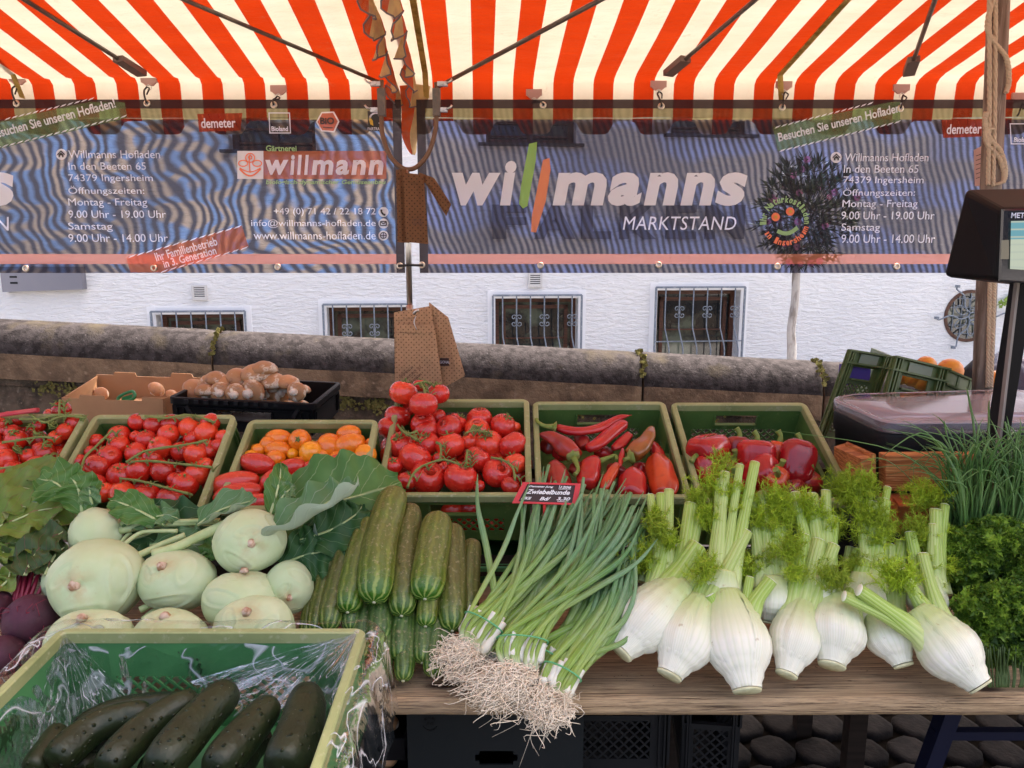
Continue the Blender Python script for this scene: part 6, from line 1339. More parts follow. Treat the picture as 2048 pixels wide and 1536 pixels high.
def kohl(px, py, rx, ry, ax, lab, d=.05, seed=0):
    cen = pile(px, py, d); k = m_px(cen); r = (rx+ry)/2*k; ax = Vec(ax).normalized(); rr_ = random.Random(seed); b = MB(); n = 64; seg = 72
    s0 = Vec((0, 1, 0)) if abs(ax.y) < .8 else Vec((1, 0, 0)); u_ = ax.cross(s0).normalized(); v_ = ax.cross(u_); scars = []
    for q in range(5):
        th = q*2.4+rr_.uniform(0, 1); ph = .45+q*.27; scars.append(((ax*cos(ph)+u_*sin(ph)*cos(th)+v_*sin(ph)*sin(th)).normalized(), .30+.07*q, ax.cross(u_*cos(th)+v_*sin(th)).normalized()))
    rings = []; i0 = 0
    asp = rx/ry
    for i in range(n+1):
        th = pi-pi*i/n
        for j in range(seg):
            a = 2*pi*j/seg; dr = ax*cos(th)+u_*sin(th)*cos(a)+v_*sin(th)*sin(a); f = 1+.03*sin(2*a+seed)+.02*sin(3*a+th*2+seed)
            f *= 1-.10*max(0, cos(th))**6
            for (sd, sw, sx) in scars:
                dt = dr-sd*dr.dot(sd); al = dt.dot(sx)/ (sw*1.25); bl = dt.dot(sd.cross(sx))/(sw*.55); q = sqrt(al*al+bl*bl)
                if dr.dot(sd) > 0: f += .030*math.exp(-((q-1)*7)**2)-.022*math.exp(-((q-.80)*7)**2)
            vv = cen+dr*r*f; 
            b.v.append(Vec((cen.x+(vv.x-cen.x)*sqrt(asp), vv.y, cen.z+(vv.z-cen.z)/sqrt(asp)*1.0)))
    for i in range(n):
        for j in range(seg): j2 = (j+1) % seg; b.face((i*seg+j, i*seg+j2, (i+1)*seg+j2, (i+1)*seg+j), [(j/seg, i/n), ((j+1)/seg, i/n), ((j+1)/seg, (i+1)/n), (j/seg, (i+1)/n)])
    o = b.build('kohlrabi', KM); tag(o, lab, 'kohlrabi')
    s = cen+ax*r*.85; b = MB(); b.sweep([s, s+ax*r*.07, s+ax*r*.115, s+ax*r*.12], [r*.15, r*.11, r*.09, .0005], 16, mod=lambda a, t_: 1+.06*sin(5*a+seed)); b.build('stem_scar', KCUT, o)
    for q in ((1, 3), (2, 4), (4,), (3,), (2,))[seed % 5]:
        b = MB(); sd, sw, sx = scars[q]; sw = sw*1.25; pts = []
        for w in [x*.26-2.2+seed*.35 for x in range(15)]:
            dr = (sd+(sx*sin(w)*1.2+sd.cross(sx)*cos(w)*.5)*sw).normalized(); vv = cen+dr*r*(1.012+.03*0); pts.append(Vec((cen.x+(vv.x-cen.x)*sqrt(asp), vv.y, cen.z+(vv.z-cen.z)/sqrt(asp))))
        b.sweep(pts, lin([.0002, .0010, .0002], 15), 6); b.build('leaf_scar', KSC, o)
    return o, cen, r
kohl(192, 1072, 50, 54, (-1, -.1, -.35), 'round kohlrabi at the back left with stalks leading off to the right', .05, 1)
kohl(196, 1162, 92, 82, (-.05, -.92, .30), 'largest kohlrabi at the left front with its brown root scar facing the viewer', .062, 2)
kohl(355, 1160, 76, 60, (-.2, -.6, .75), 'oval kohlrabi in the middle with a pinkish scar on top', .05, 3)
kohl(500, 1082, 69, 64, (.35, -.85, .25), 'kohlrabi on top at the right with its stem stub turned towards the viewer', .085, 4)
kohl(577, 1175, 47, 55, (.3, -.9, -.05), 'small kohlrabi at the right beside the brown cucumbers', .035, 5)
kohl(482, 1200, 75, 58, (.1, .2, 1), 'kohlrabi lying below the top right one', .055, 6)
kohl(507, 1258, 76, 66, (0, -.5, .85), 'front right kohlrabi half hidden behind the wrapped crate rim', .085, 7)
kohl(180, 1285, 84, 64, (0, -.3, 1), 'front left kohlrabi half hidden behind the wrapped crate rim', .085, 8)
kohl(338, 1290, 78, 72, (0, -.1, 1), 'front middle kohlrabi half hidden behind the wrapped crate rim', .08, 9)
kohl(118, 1160, 30, 44, (-.6, -.3, .5), 'pale kohlrabi edge peeking out behind the largest one', .03, 10)
STK = pm('kohlrabi_stalk', (.50, .58, .28), .5, .3, var=[((.34, .44, .18), 25, .4, .7)], sss=.1)
SKL = iter(['lower long stalk running between the back left and top right kohlrabi', 'upper thin stalk running between the back left and top right kohlrabi', 'thickest cut stalk sloping down left from the top right kohlrabi', 'stalk sloping up right from the largest kohlrabi', 'thin arched stalk beside the back left kohlrabi', 'stalk stub low between the largest and oval kohlrabi', 'short stalk in the dark gap above the front middle kohlrabi', 'tiny stalk piece right of the back left kohlrabi'])
for pts, r, d in (([(240, 1062), (290, 1052), (340, 1048), (440, 1042)], 6, .06), ([(242, 1048), (300, 1042), (360, 1043), (430, 1040)], 5, .065), ([(455, 1048), (400, 1072), (350, 1095), (305, 1108)], 9, .09), ([(275, 1112), (320, 1090), (370, 1070)], 6, .075), ([(245, 1092), (280, 1066), (320, 1062), (355, 1062)], 4, .07), ([(280, 1220), (300, 1210), (320, 1200)], 6, .04), ([(285, 1240), (310, 1220), (345, 1210)], 5, .03), ([(240, 1090), (250, 1075), (262, 1065)], 4, .05)):
    p = [pile(x, y, d) for x, y in pts]; k = m_px(p[0]); o = tubeobj('kohlrabi_stalk', spl(p, 14), lin([r*k*1.2, r*k, r*k], 14), STK, None, 9); tag(o, 'pale green '+next(SKL), 'stalk', 'kohlrabi stalks among the bulbs')
# leaves
def leafmat(name, a, bcol, vein, under=None, rough=.5):
    m, t, out = nt(name); u, v = uvxy(t); uu = mth(t, 'ABSOLUTE', mth(t, 'SUBTRACT', u, .5)); w_ = noisef(t, 18, 3)
    s = mth(t, 'FRACT', mth(t, 'ADD', mth(t, 'SUBTRACT', mth(t, 'MULTIPLY', v, 7), mth(t, 'MULTIPLY', uu, 5)), mth(t, 'MULTIPLY', w_, .9))); ds = mth(t, 'ABSOLUTE', mth(t, 'SUBTRACT', s, .5))
    side = ramp(t, ds, .0, .045, 1, 0); mid = ramp(t, uu, .006, .022, 1, 0); fn = ramp(t, noisef(t, 60, 3), .49, .51); ve = mth(t, 'MAXIMUM', side, mid)
    c = mix(t, ramp(t, noisef(t, 14, 5), .35, .7), a, bcol); c = mix(t, mth(t, 'MULTIPLY', ve, .75), c, vein)
    if under:
        g = t.nodes.new('ShaderNodeNewGeometry'); c = mix(t, g.outputs['Backfacing'], c, mix(t, mth(t, 'MULTIPLY', ve, .6), under, [min(1, q*1.4) for q in under]))
    pbsdf(t, out, c, rough, .35, bumps=[(ve, .5, .002), (noisef(t, 30, 4), .35, .004)], trans=.12); return m
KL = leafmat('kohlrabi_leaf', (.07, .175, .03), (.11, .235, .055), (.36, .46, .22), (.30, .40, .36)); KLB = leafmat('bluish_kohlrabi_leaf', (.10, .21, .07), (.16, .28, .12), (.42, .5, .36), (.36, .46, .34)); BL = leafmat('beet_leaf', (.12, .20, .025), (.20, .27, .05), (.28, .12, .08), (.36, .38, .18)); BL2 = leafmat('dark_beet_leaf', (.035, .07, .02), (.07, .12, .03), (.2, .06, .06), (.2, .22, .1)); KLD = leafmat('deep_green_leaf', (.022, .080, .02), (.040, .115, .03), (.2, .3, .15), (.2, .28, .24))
def leaf(spine, width, nrm, mat, lab, cup=.2, ruf=.012, freq=5, seed=0, twist=0, grp=None, cat='leaf', prof=None, name='leaf', par=None, tipw=.25, fold=0):
    n, mseg = 30, 16; L_ = spl(spine, n+1); nv = Vec(nrm).normalized(); b = MB(); prof = prof or [.12, .62, .95, 1.0, .85, .55, .08]; W = lin(prof, n+1)
    def fn(u, v):
        i = min(int(round(v*n)), n); p = L_[i]; tg = (L_[min(i+1, n)]-L_[max(i-1, 0)]).normalized(); sd = tg.cross(nv).normalized(); nn = sd.cross(tg).normalized(); s = (u-.5)*2; w_ = W[i]*width/2*(1+.05*sin(v*23+seed+(2 if s > 0 else 0))+.03*sin(v*51+seed))
        an = twist*(v-.3); sd2 = sd*cos(an)+nn*sin(an); nn2 = nn*cos(an)-sd*sin(an); fo = fold*max(0, s-.25)
        off = sd2*s*w_*cos(fo*1.6)+nn2*(cup*w_*s*s+ruf*abs(s)**1.5*sin(v*freq*6.28+seed+(1.7 if s > 0 else 0))+.004*sin(v*19+s*5+seed)+fo*w_*sin(fo*1.6))
        return p+off
    b.sheet(fn, mseg, n); o = b.build(name, mat, par)
    if par is None: tag(o, lab, cat, grp)
    rb = MB(); rb.sweep([L_[i]-nv*.0006 for i in range(0, n, 2)], lin([.0045, .003, .001], len(range(0, n, 2))), 6, flat=.7); rb.build('midrib', STK, o if par is None else par); return o
LPN = (0, -.75, .65)
leaf([pile(565, 1020, .05), pile(660, 1005, .075), pile(740, 985, .07), pile(800, 965, .04)], .225, (0, -.85, .5), KL, 'broad veined green kohlrabi leaf standing behind the highest cucumber', .10, .010, 4, 1, prof=[.5, .9, 1.0, 1.0, .9, .7, .2])
leaf([pile(520, 1075, .11), pile(600, 1035, .145), pile(680, 990, .16), pile(712, 968, .15)], .115, (-.2, -.5, .85), KLB, 'grey green kohlrabi leaf with curled pale edge above the top right kohlrabi', .30, .012, 4, 2, prof=[.3, .7, 1, 1, .9, .7, .3], fold=.8)
leaf([pile(540, 1030, .10), pile(552, 990, .12), pile(560, 955, .13), pile(562, 925, .13)], .06, (.3, -.85, .4), KL, 'narrow upright green leaf in front of the red plum tomatoes', .15, .004, 3, 3)
leaf([pile(395, 1050, .09), pile(440, 1020, .11), pile(490, 1005, .12), pile(512, 998, .115)], .075, (0, -.6, .7), KLB, 'folded pale kohlrabi leaf below the red plum tomatoes', .35, .006, 4, 4, fold=.7)
leaf([pile(560, 1000, .11), pile(572, 985, .12), pile(590, 970, .125)], .07, (-.2, -.6, .7), KLB, 'bluish leaf tip curling under the big veined leaf', .3, .006, 4, 5)
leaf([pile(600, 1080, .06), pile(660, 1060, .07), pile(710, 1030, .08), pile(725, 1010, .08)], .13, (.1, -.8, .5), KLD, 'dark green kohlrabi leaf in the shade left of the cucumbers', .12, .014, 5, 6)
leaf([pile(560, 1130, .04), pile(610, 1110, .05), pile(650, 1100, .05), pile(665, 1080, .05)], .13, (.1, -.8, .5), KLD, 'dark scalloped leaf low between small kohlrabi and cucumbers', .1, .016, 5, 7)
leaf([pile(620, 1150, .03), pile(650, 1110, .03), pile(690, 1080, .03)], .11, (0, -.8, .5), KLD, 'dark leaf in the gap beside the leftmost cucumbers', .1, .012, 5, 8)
leaf([pile(140, 990, .10), pile(110, 965, .12), pile(75, 958, .12)], .12, (.1, -.7, .7), KL, 'dark green kohlrabi leaf at the left below the small tomatoes', .15, .012, 4, 9)
leaf([pile(165, 1030, .08), pile(160, 990, .10), pile(150, 965, .12), pile(140, 955, .11)], .10, (.2, -.8, .5), KL, 'green leaf standing behind the back left kohlrabi', .12, .010, 4, 10)
leaf([pile(185, 1015, .08), pile(180, 990, .11), pile(178, 972, .12)], .045, (.2, -.6, .5), KLB, 'small pale curled leaf at the corner of the second crate', .4, .005, 4, 11)
leaf([pile(330, 1050, .07), pile(280, 1022, .09), pile(240, 1005, .10), pile(218, 1000, .10)], .075, (0, -.7, .6), KL, 'green scalloped leaf in front of the second crate rim', .15, .010, 5, 12)
leaf([pile(250, 1060, .06), pile(290, 1040, .07), pile(330, 1030, .08), pile(360, 1038, .07)], .06, (0, -.7, .7), KLB, 'torn greyish leaf lying over the stalks below the second crate', .2, .012, 5, 13)
leaf([pile(260, 1140, .02), pile(310, 1120, .02), pile(370, 1110, .03), pile(420, 1100, .03)], .11, (0, -.7, .7), KLD, 'dark crumpled leaf under the stalks between the kohlrabi', .1, .014, 5, 14)
leaf([pile(300, 1090, .04), pile(350, 1085, .04), pile(400, 1090, .04), pile(430, 1075, .04)], .09, (0, -.7, .7), KLB, 'grey green leaf scrap between oval and top right kohlrabi', .2, .014, 5, 15)
leaf([pile(420, 1060, .05), pile(430, 1100, .05), pile(435, 1120, .04)], .06, (0, -.8, .5), KL, 'small dark leaf left of the top right kohlrabi', .2, .008, 4, 16)
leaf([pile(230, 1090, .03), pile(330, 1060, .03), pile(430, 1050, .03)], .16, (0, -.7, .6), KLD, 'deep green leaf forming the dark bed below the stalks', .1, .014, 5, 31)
# beet leaves at left
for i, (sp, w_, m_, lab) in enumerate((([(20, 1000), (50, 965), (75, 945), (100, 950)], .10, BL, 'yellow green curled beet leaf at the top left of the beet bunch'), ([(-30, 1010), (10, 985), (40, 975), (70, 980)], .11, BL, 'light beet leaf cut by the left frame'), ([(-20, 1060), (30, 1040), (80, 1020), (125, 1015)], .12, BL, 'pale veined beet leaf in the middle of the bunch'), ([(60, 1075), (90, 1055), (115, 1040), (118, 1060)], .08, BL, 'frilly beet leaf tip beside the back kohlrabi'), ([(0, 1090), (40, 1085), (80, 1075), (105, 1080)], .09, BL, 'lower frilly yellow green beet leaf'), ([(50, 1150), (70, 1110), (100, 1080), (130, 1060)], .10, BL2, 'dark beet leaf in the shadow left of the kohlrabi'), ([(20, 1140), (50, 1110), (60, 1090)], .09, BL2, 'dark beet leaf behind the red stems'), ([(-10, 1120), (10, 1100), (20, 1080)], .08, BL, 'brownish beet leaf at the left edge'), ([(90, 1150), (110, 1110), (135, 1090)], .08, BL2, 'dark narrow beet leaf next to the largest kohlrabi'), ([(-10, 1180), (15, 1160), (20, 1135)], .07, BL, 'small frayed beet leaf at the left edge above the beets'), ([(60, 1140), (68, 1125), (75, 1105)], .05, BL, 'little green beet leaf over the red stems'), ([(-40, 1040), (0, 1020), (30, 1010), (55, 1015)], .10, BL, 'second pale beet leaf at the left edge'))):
    leaf([pile(x, y, .055+.012*(i % 3)) for x, y in sp], w_, (R.uniform(-.3, .3), -.6, .75), m_, lab, .22, .012, 2.6, i+20, twist=R.uniform(-.4, .4), grp=None, prof=[.4, .85, 1, 1, .95, .8, .35])
RS = pm('beet_stem', (.22, .012, .035), .4, .4, var=[((.35, .05, .08), 25, .5, .7)]); BT = pm('beetroot_skin', (.075, .018, .035), .6, .35, var=[((.04, .015, .02), 14, .4, .65), ((.16, .06, .08), 40, .6, .75)], bump=[(30, .4, .004), (120, .3, .002)])
for i in range(12):
    x0 = R.uniform(15, 60); o = tubeobj('beet_stem', spl([pile(x0+5, 1215, .03), pile(x0+8+i*2, 1165, .035+R.uniform(0, .015)), pile(x0+18+i*3, 1105, .03)], 10), lin([.0045, .004, .003], 10), RS, None, 7); tag(o, 'dark red beet stem rising from the beetroots, %s by its tip from the left' % ORD[i], 'beet stem', 'red beet stems')
def beet(px, py, r, lab, d=.04):
    cen = pile(px, py, d); k = m_px(cen)*r; b = MB(); b.sweep([cen+Vec((0, -.1, 1)).normalized()*q*k for q in (-1.1, -1.0, -.75, -.3, .1, .5, .8, .95, 1.0)], [k*q for q in (.01, .3, .72, .97, 1.0, .88, .55, .28, .1)], 28, mod=lambda a, t_: 1+.02*sin(4*a+r)+.015*sin(9*a+t_*6)); o = b.build('beetroot', BT); tag(o, lab, 'beetroot'); 
    h = MB()
    for i in range(16):
        a = R.uniform(0, 6.28); s = cen+Vec((cos(a)*k*.8, -.5*k, sin(a)*k*.8)); h.sweep(spl([s, s+Vec((R.uniform(-.02, .02), -.01, R.uniform(-.02, .02))), s+Vec((R.uniform(-.04, .04), -.005, R.uniform(-.04, .04)))], 6), .0006, 4)
    h.build('rootlet', RS, o)
beet(62, 1240, 52, 'dark purple beetroot next to the corner of the wrapped crate'); beet(-14, 1215, 36, 'beetroot cut by the left frame, above the other'); beet(8, 1310, 40, 'beetroot at the left edge behind the wrapped crate corner', .05); beet(95, 1320, 40, 'beetroot hidden behind the left corner of the wrapped crate', .02)
# ---------------- spring onions ----------------
def onionmat():
    m, t, out = nt('spring_onion_leaf'); u, v = uvxy(t); w_ = noisef(t, 7, 3); vv = mth(t, 'ADD', v, mth(t, 'MULTIPLY', mth(t, 'SUBTRACT', w_, .5), .15))
    lite = mix(t, rnd(t, 0, 1), (.24, .38, .04), (.35, .45, .08)); c = mix(t, ramp(t, vv, .03, .15), (.74, .74, .58), lite); g = mix(t, rnd(t, 0, 1), (.08, .22, .045), (.17, .32, .14)); c = mix(t, ramp(t, vv, .28, .62), c, g)
    st = mth(t, 'SINE', mth(t, 'MULTIPLY', u, 6.283*9)); c = mix(t, ramp(t, st, .2, 1, 0, .22), c, (.45, .52, .40)); dust = ramp(t, noisef(t, 70, 5), .5, .75, 0, .2); c = mix(t, dust, c, (.40, .45, .42))
    pbsdf(t, out, c, .42, .4, bumps=[(st, .15, .0008)], trans=.08); return m
OM_ = onionmat(); ROOT = pm('onion_root', (.86, .76, .60), .75, .2, var=[((.70, .58, .42), 30, .45, .7)]); OWH = pm('onion_white', (.74, .72, .60), .35, .4, var=[((.75, .72, .5), 12, .5, .7, (1, 1, .2))], sss=.15); BAND = pm('green_rubber_band', (.12, .42, .18), .45)
def onion_bunch(rootpx, bandpx, tips, lab, d0, roots, seed, rootc, spreadw):
    rr = random.Random(seed); rc = pile(*rootpx, d0); bc = pile(*bandpx, d0+.018); root = empty('spring_onion_bunch', rc, lab, 'spring onions', 'spring onion bunches on the counter'); k = m_px(bc)
    axis = (bc-rc).normalized(); sd = axis.cross(PN).normalized()
    for i, (px, py, dz, w_, bend) in enumerate(tips):
        f = (i+.5)/len(tips)-.5; lay = rr.uniform(-.012, .016); o = bc+sd*(-f)*spreadw+PN*lay; s = rc+sd*(-f)*spreadw*.7+PN*(lay*.8); tp = pile(px, py, d0+dz)
        mid = o.lerp(tp, .38)+sd*bend*.03+PN*rr.uniform(.0, .012)+axis*.02; m2 = o.lerp(tp, .72)+sd*bend*.022+PN*rr.uniform(.004, .02)
        b = MB(); n = 30; L_ = spl([s, o, mid, m2, tp], n); k2 = w_*k
        rr_ = lin([k2*.75, k2*.62, k2*.95, k2*.9, k2*.55, k2*.12 if rr.random() < .6 else k2*.6], n)
        b.sweep(L_, rr_, 9, flat=.62, up=tuple(PN)); b.build('leaf', OM_, root)
    for i in range(9):
        f = i/8-.5; e = bc+sd*(-f)*spreadw+PN*rr.uniform(-.006, .014); s = (rc+sd*(-f)*spreadw*.75+PN*rr.uniform(-.01, .014)).lerp(e, rr.uniform(.0, .35)); e = e+axis*rr.uniform(0, .03)
        b = MB(); b.sweep(spl([s, s.lerp(e, .2), s.lerp(e, .6), e], 12), lin([.004, .0105, .008, .0075], 12), 12); b.build('bulb', OWH, root)
    b = MB()
    for (cx, cy) in ((0, 0),):
        pts = [bc+sd*cos(a*2*pi/20)*spreadw*.62+PN*(sin(a*2*pi/20)*.022+.004) for a in range(21)]; b.sweep(pts, .0018, 6, cap=False)
    b.build('rubber_band', BAND, root)
    b = MB()
    for i in range(int(roots*2.7)):
        f = rr.uniform(-.5, .5); s = rc+sd*f*spreadw*.9+PN*rr.uniform(-.014, .018)-axis*rr.uniform(-.005, .02)
        tgt = pile(rootc[0]+rr.gauss(0, rootc[2]*.78), rootc[1]+rr.gauss(0, rootc[3]*.85), d0+rr.uniform(-.02, .03)); g = (tgt-s); L0 = g.length
        if tgt.z < ZT+.004 and tgt.y > 1.37: tgt.z = ZT+.004+rr.uniform(0, .01)
        p1 = s+g*.35+Vec((rr.gauss(0, .010), rr.gauss(0, .008), rr.gauss(0, .010))); p2 = s+g*.7+Vec((rr.gauss(0, .014), rr.gauss(0, .008), rr.gauss(0, .012)))
        b.sweep(spl([s, p1, p2, tgt, tgt+Vec((rr.gauss(0, .008), rr.gauss(0, .004), rr.gauss(0, .006)))], 12), lin([.0011, .0009, .0004], 12), 4)
    b.build('root_tuft', ROOT, root, kind='stuff'); return root
def fan(n, x0, y0, x1, y1, seed, w0=5.5, w1=8.0, bx=1, dzr=(.02, .07), jit=14):
    rr = random.Random(seed); out = []
    for i in range(n):
        f = i/(n-1); out.append((x0+(x1-x0)*f+rr.uniform(-jit, jit), y0+(y1-y0)*f+rr.uniform(-jit*1.6, jit*1.6), rr.uniform(*dzr), rr.uniform(w0, w1), bx*rr.uniform(.2, 1.4)))
    rr.shuffle(out); return sorted(out, key=lambda q: q[0])
onion_bunch((940, 1300), (968, 1248), [(955, 948, .06, 8, -.6)]+fan(11, 1050, 950, 1160, 985, 1, jit=10)+fan(16, 1060, 945, 1250, 965, 2, dzr=(.04, .09), bx=1)+fan(9, 1100, 1000, 1230, 1040, 12, dzr=(.0, .03))+[(1060, 965, .10, 6, .3), (1165, 985, .10, 6, 1)], 'left spring onion bunch, its leaves passing under the price sign', .030, 260, 11, (908, 1318, 24, 22), .075)
onion_bunch((1040, 1345), (1045, 1282), fan(15, 1170, 975, 1300, 1000, 3, dzr=(.05, .09))+fan(16, 1215, 960, 1310, 1060, 4, dzr=(.03, .07))+fan(12, 1240, 1040, 1310, 1110, 14, dzr=(.01, .04))+[(1262, 985, .11, 7, 1.6), (1280, 1050, .12, 7, 2.0), (1200, 1000, .11, 6, 1.2)], 'middle spring onion bunch, the longest, fanning to the upper right', .040, 420, 12, (990, 1375, 40, 25), .085)
onion_bunch((1105, 1392), (1125, 1345), fan(12, 1270, 1060, 1255, 1130, 5, w0=6, w1=9)+fan(16, 1295, 1020, 1240, 1180, 6, w0=7, w1=10, dzr=(.01, .05))+fan(10, 1230, 1080, 1200, 1200, 16, w0=6, w1=9, dzr=(-.01, .02))+[(1255, 1185, .05, 6, 2.6), (1270, 1120, .07, 7, 2.2)], 'right spring onion bunch, lowest, beside the first fennel bulb', .030, 380, 13, (1095, 1418, 29, 20), .065)
b = MB(); rr = random.Random(9)
for px, py, L_ in ((1070, 1440, .10), (1085, 1445, .07), (1092, 1448, .05), (1030, 1425, .05), (1098, 1442, .06), (1110, 1440, .03), (985, 1425, .03)):
    s = P(px, py, 1.355); b.sweep(spl([s, s+Vec((rr.uniform(-.03, .01), -.004, -L_*.4)), s+Vec((rr.uniform(-.05, .0), -.006, -L_))], 10), lin([.0008, .0003], 10), 4)
tag(b.build('loose_roots', ROOT), 'few thin onion roots dangling below the counter edge', 'roots')
onion_bunch((1075, 1350), (1092, 1312), fan(26, 1160, 1010, 1262, 1235, 22, w0=7, w1=10, dzr=(-.004, .012)), 'spring onion bunch mostly hidden under the middle and right ones', .006, 60, 14, (1085, 1385, 26, 16), .075)
onion_bunch((985, 1315), (1003, 1280), fan(24, 1060, 985, 1240, 1060, 23, w0=7, w1=10, dzr=(-.004, .012)), 'spring onion bunch mostly hidden under the left and middle ones', .008, 60, 15, (960, 1350, 26, 16), .075)
# price sign
def sign():
    Yt = None; q = [pile(1046, 964, .125), pile(1162, 967, .125), pile(1154, 1010, .105), pile(1024, 1006, .105)]; n = (q[1]-q[0]).cross(q[3]-q[0]).normalized(); 
    if n.y > 0: n = -n
    ux = (q[1]-q[0]).normalized(); uy = (q[0]-q[3]); k = m_px(q[0]); red = pm('red_plastic_frame', (.62, .03, .03), .35, .5)
    cen = sum(q, Vec())/4; root = empty('price_sign', cen, 'small red framed blackboard price sign reading Zwiebelbunde 3,30 among the onion leaves', 'sign')
    ip = [q[0].lerp(cen, .17)+Vec((0, 0, 0)), q[1].lerp(cen, .17), q[2].lerp(cen, .17), q[3].lerp(cen, .17)]
    for i in range(4):
        a, c, d, e = q[i], q[(i+1) % 4], ip[(i+1) % 4], ip[i]; b = MB(); b.hexa([a-n*.007, c-n*.007, d-n*.007, e-n*.007], [a, c, d, e]); b.build('frame_side', red, root)
    b = MB(); b.quad(ip[3]-n*.003, ip[2]-n*.003, ip[1]-n*.003, ip[0]-n*.003); b.build('board', pm('chalk_board', (.045, .022, .018), .6), root)
    def bl(u, v): return ip[3].lerp(ip[2], u).lerp(ip[0].lerp(ip[1], u), v)-n*.0015
    chalk = pm('chalk_white', (.85, .82, .80), .8)
    for s_, u, v, W, H in (('Demeter Jung', .06, .80, .50, .13), ('1206', .70, .80, .22, .15), ('Zwiebelbunde', .06, .45, .86, .26), ('HKII', .03, .12, .18, .16), ('Bd/', .38, .10, .20, .20), ('3,30', .70, .10, .25, .22)):
        vs, fs = text_mesh(s_, shear=.2, bold=.03); x0 = min(p.x for p in vs); x1 = max(p.x for p in vs); y0 = min(p.y for p in vs); y1 = max(p.y for p in vs); b = MB()
        b.v = [bl(u+(p.x-x0)/(x1-x0)*W, v+(p.y-y0)/(y1-y0)*H) for p in vs]; [b.face(f, None, 0, False) for f in fs]; b.build('handwriting', chalk, root)
    b = MB(); b.sweep([bl(.68, .76), bl(.68, 1.0)], .0007, 4); b.sweep([bl(.68, .76), bl(.92, .77)], .0007, 4); b.sweep([bl(.72, .06), bl(.93, .06)], .0007, 4); b.build('handwriting', chalk, root)
    b = MB(); c0 = (q[2]+q[3])/2; b.bar(c0-n*.004, c0-n*.004-Vec((0, -.01, .12)), .006, .003); b.build('spike', red, root)
sign()
# ---------------- fennel ----------------
FM, t, out = nt('fennel_bulb_skin'); u, v = uvxy(t)
c = mix(t, ramp(t, noisef(t, 8, 3), .4, .7), (.80, .79, .67), (.75, .75, .58)); c = mix(t, ramp(t, v, .42, .92, 0, .9), c, (.46, .56, .18)); ln = mth(t, 'SINE', mth(t, 'ADD', mth(t, 'MULTIPLY', u, 6.283*26), mth(t, 'MULTIPLY', noisef(t, 9, 3), 5)))
c = mix(t, ramp(t, ln, .3, 1, 0, .30), c, (.56, .62, .36)); c = mix(t, mth(t, 'MULTIPLY', ramp(t, noisef(t, 70, 5), .66, .72), .5), c, (.35, .24, .10))
pbsdf(t, out, c, .33, .45, sss=.15, bumps=[(ln, .14, .0012), (noisef(t, 14, 3), .2, .004)])
FS, t, out = nt('fennel_stalk_skin'); u, v = uvxy(t); c = mix(t, ramp(t, v, .0, .45), (.64, .72, .34), (.30, .46, .06)); c = mix(t, rnd(t, 0, .5), c, (.50, .58, .22)); ln = mth(t, 'SINE', mth(t, 'MULTIPLY', u, 6.283*13)); c = mix(t, ramp(t, ln, .3, 1, 0, .35), c, (.60, .66, .34)); pbsdf(t, out, c, .4, .4, bumps=[(ln, .4, .001)])
FC = pm('fennel_cut_face', (.66, .66, .42), .6, .3, var=[((.48, .46, .26), 35, .45, .7)], bump=[(120, .3, .002)]); FCS = pm('stalk_cut_face', (.80, .84, .66), .5, .3); FR = pm('fennel_frond_green', (.30, .43, .02), .55, .3, var=[((.42, .54, .05), 6, .4, .7)], rv=.2)
def fronds(cen, r, n, root, seed, dirv=(0, -.1, 1)):
    rr = random.Random(seed); b = MB(); dv = Vec(dirv).normalized()
    for i in range(int(n*2.3)):
        d = (dv+Vec((rr.gauss(0, .55), rr.gauss(0, .45), rr.gauss(0, .5)))).normalized(); s = cen+Vec((rr.gauss(0, r*.22), rr.gauss(0, r*.2), rr.gauss(0, r*.2))); e = s+d*r*rr.uniform(.5, 1); m_ = s.lerp(e, .5)+Vec((rr.gauss(0, r*.12), rr.gauss(0, r*.1), r*.08))
        ps = spl([s, m_, e], 6); b.sweep(ps, lin([.0008, .0006, .0003], 6), 3)
        for q in range(1, 6):
            for kk in range(7):
                dd = (d*.6+Vec((rr.gauss(0, .8), rr.gauss(0, .8), rr.gauss(0, .8)))).normalized(); ln = rr.uniform(.008, .020); p = ps[q].lerp(ps[q-1], rr.random()); e1 = p+dd*ln*.55; e2 = p+(dd+Vec((rr.gauss(0, .35), rr.gauss(0, .35), rr.gauss(0, .35)))).normalized()*ln
                w_ = dd.cross(Vec((rr.gauss(0, 1), rr.gauss(0, 1), 1))).normalized()*.00065; i0 = len(b.v); b.v += [p-w_, p+w_, e1+w_*.8, e1-w_*.8, e2]; b.face((i0, i0+1, i0+2, i0+3)); b.face((i0+3, i0+2, i0+4))
    b.build('frond', FR, root, kind='stuff')
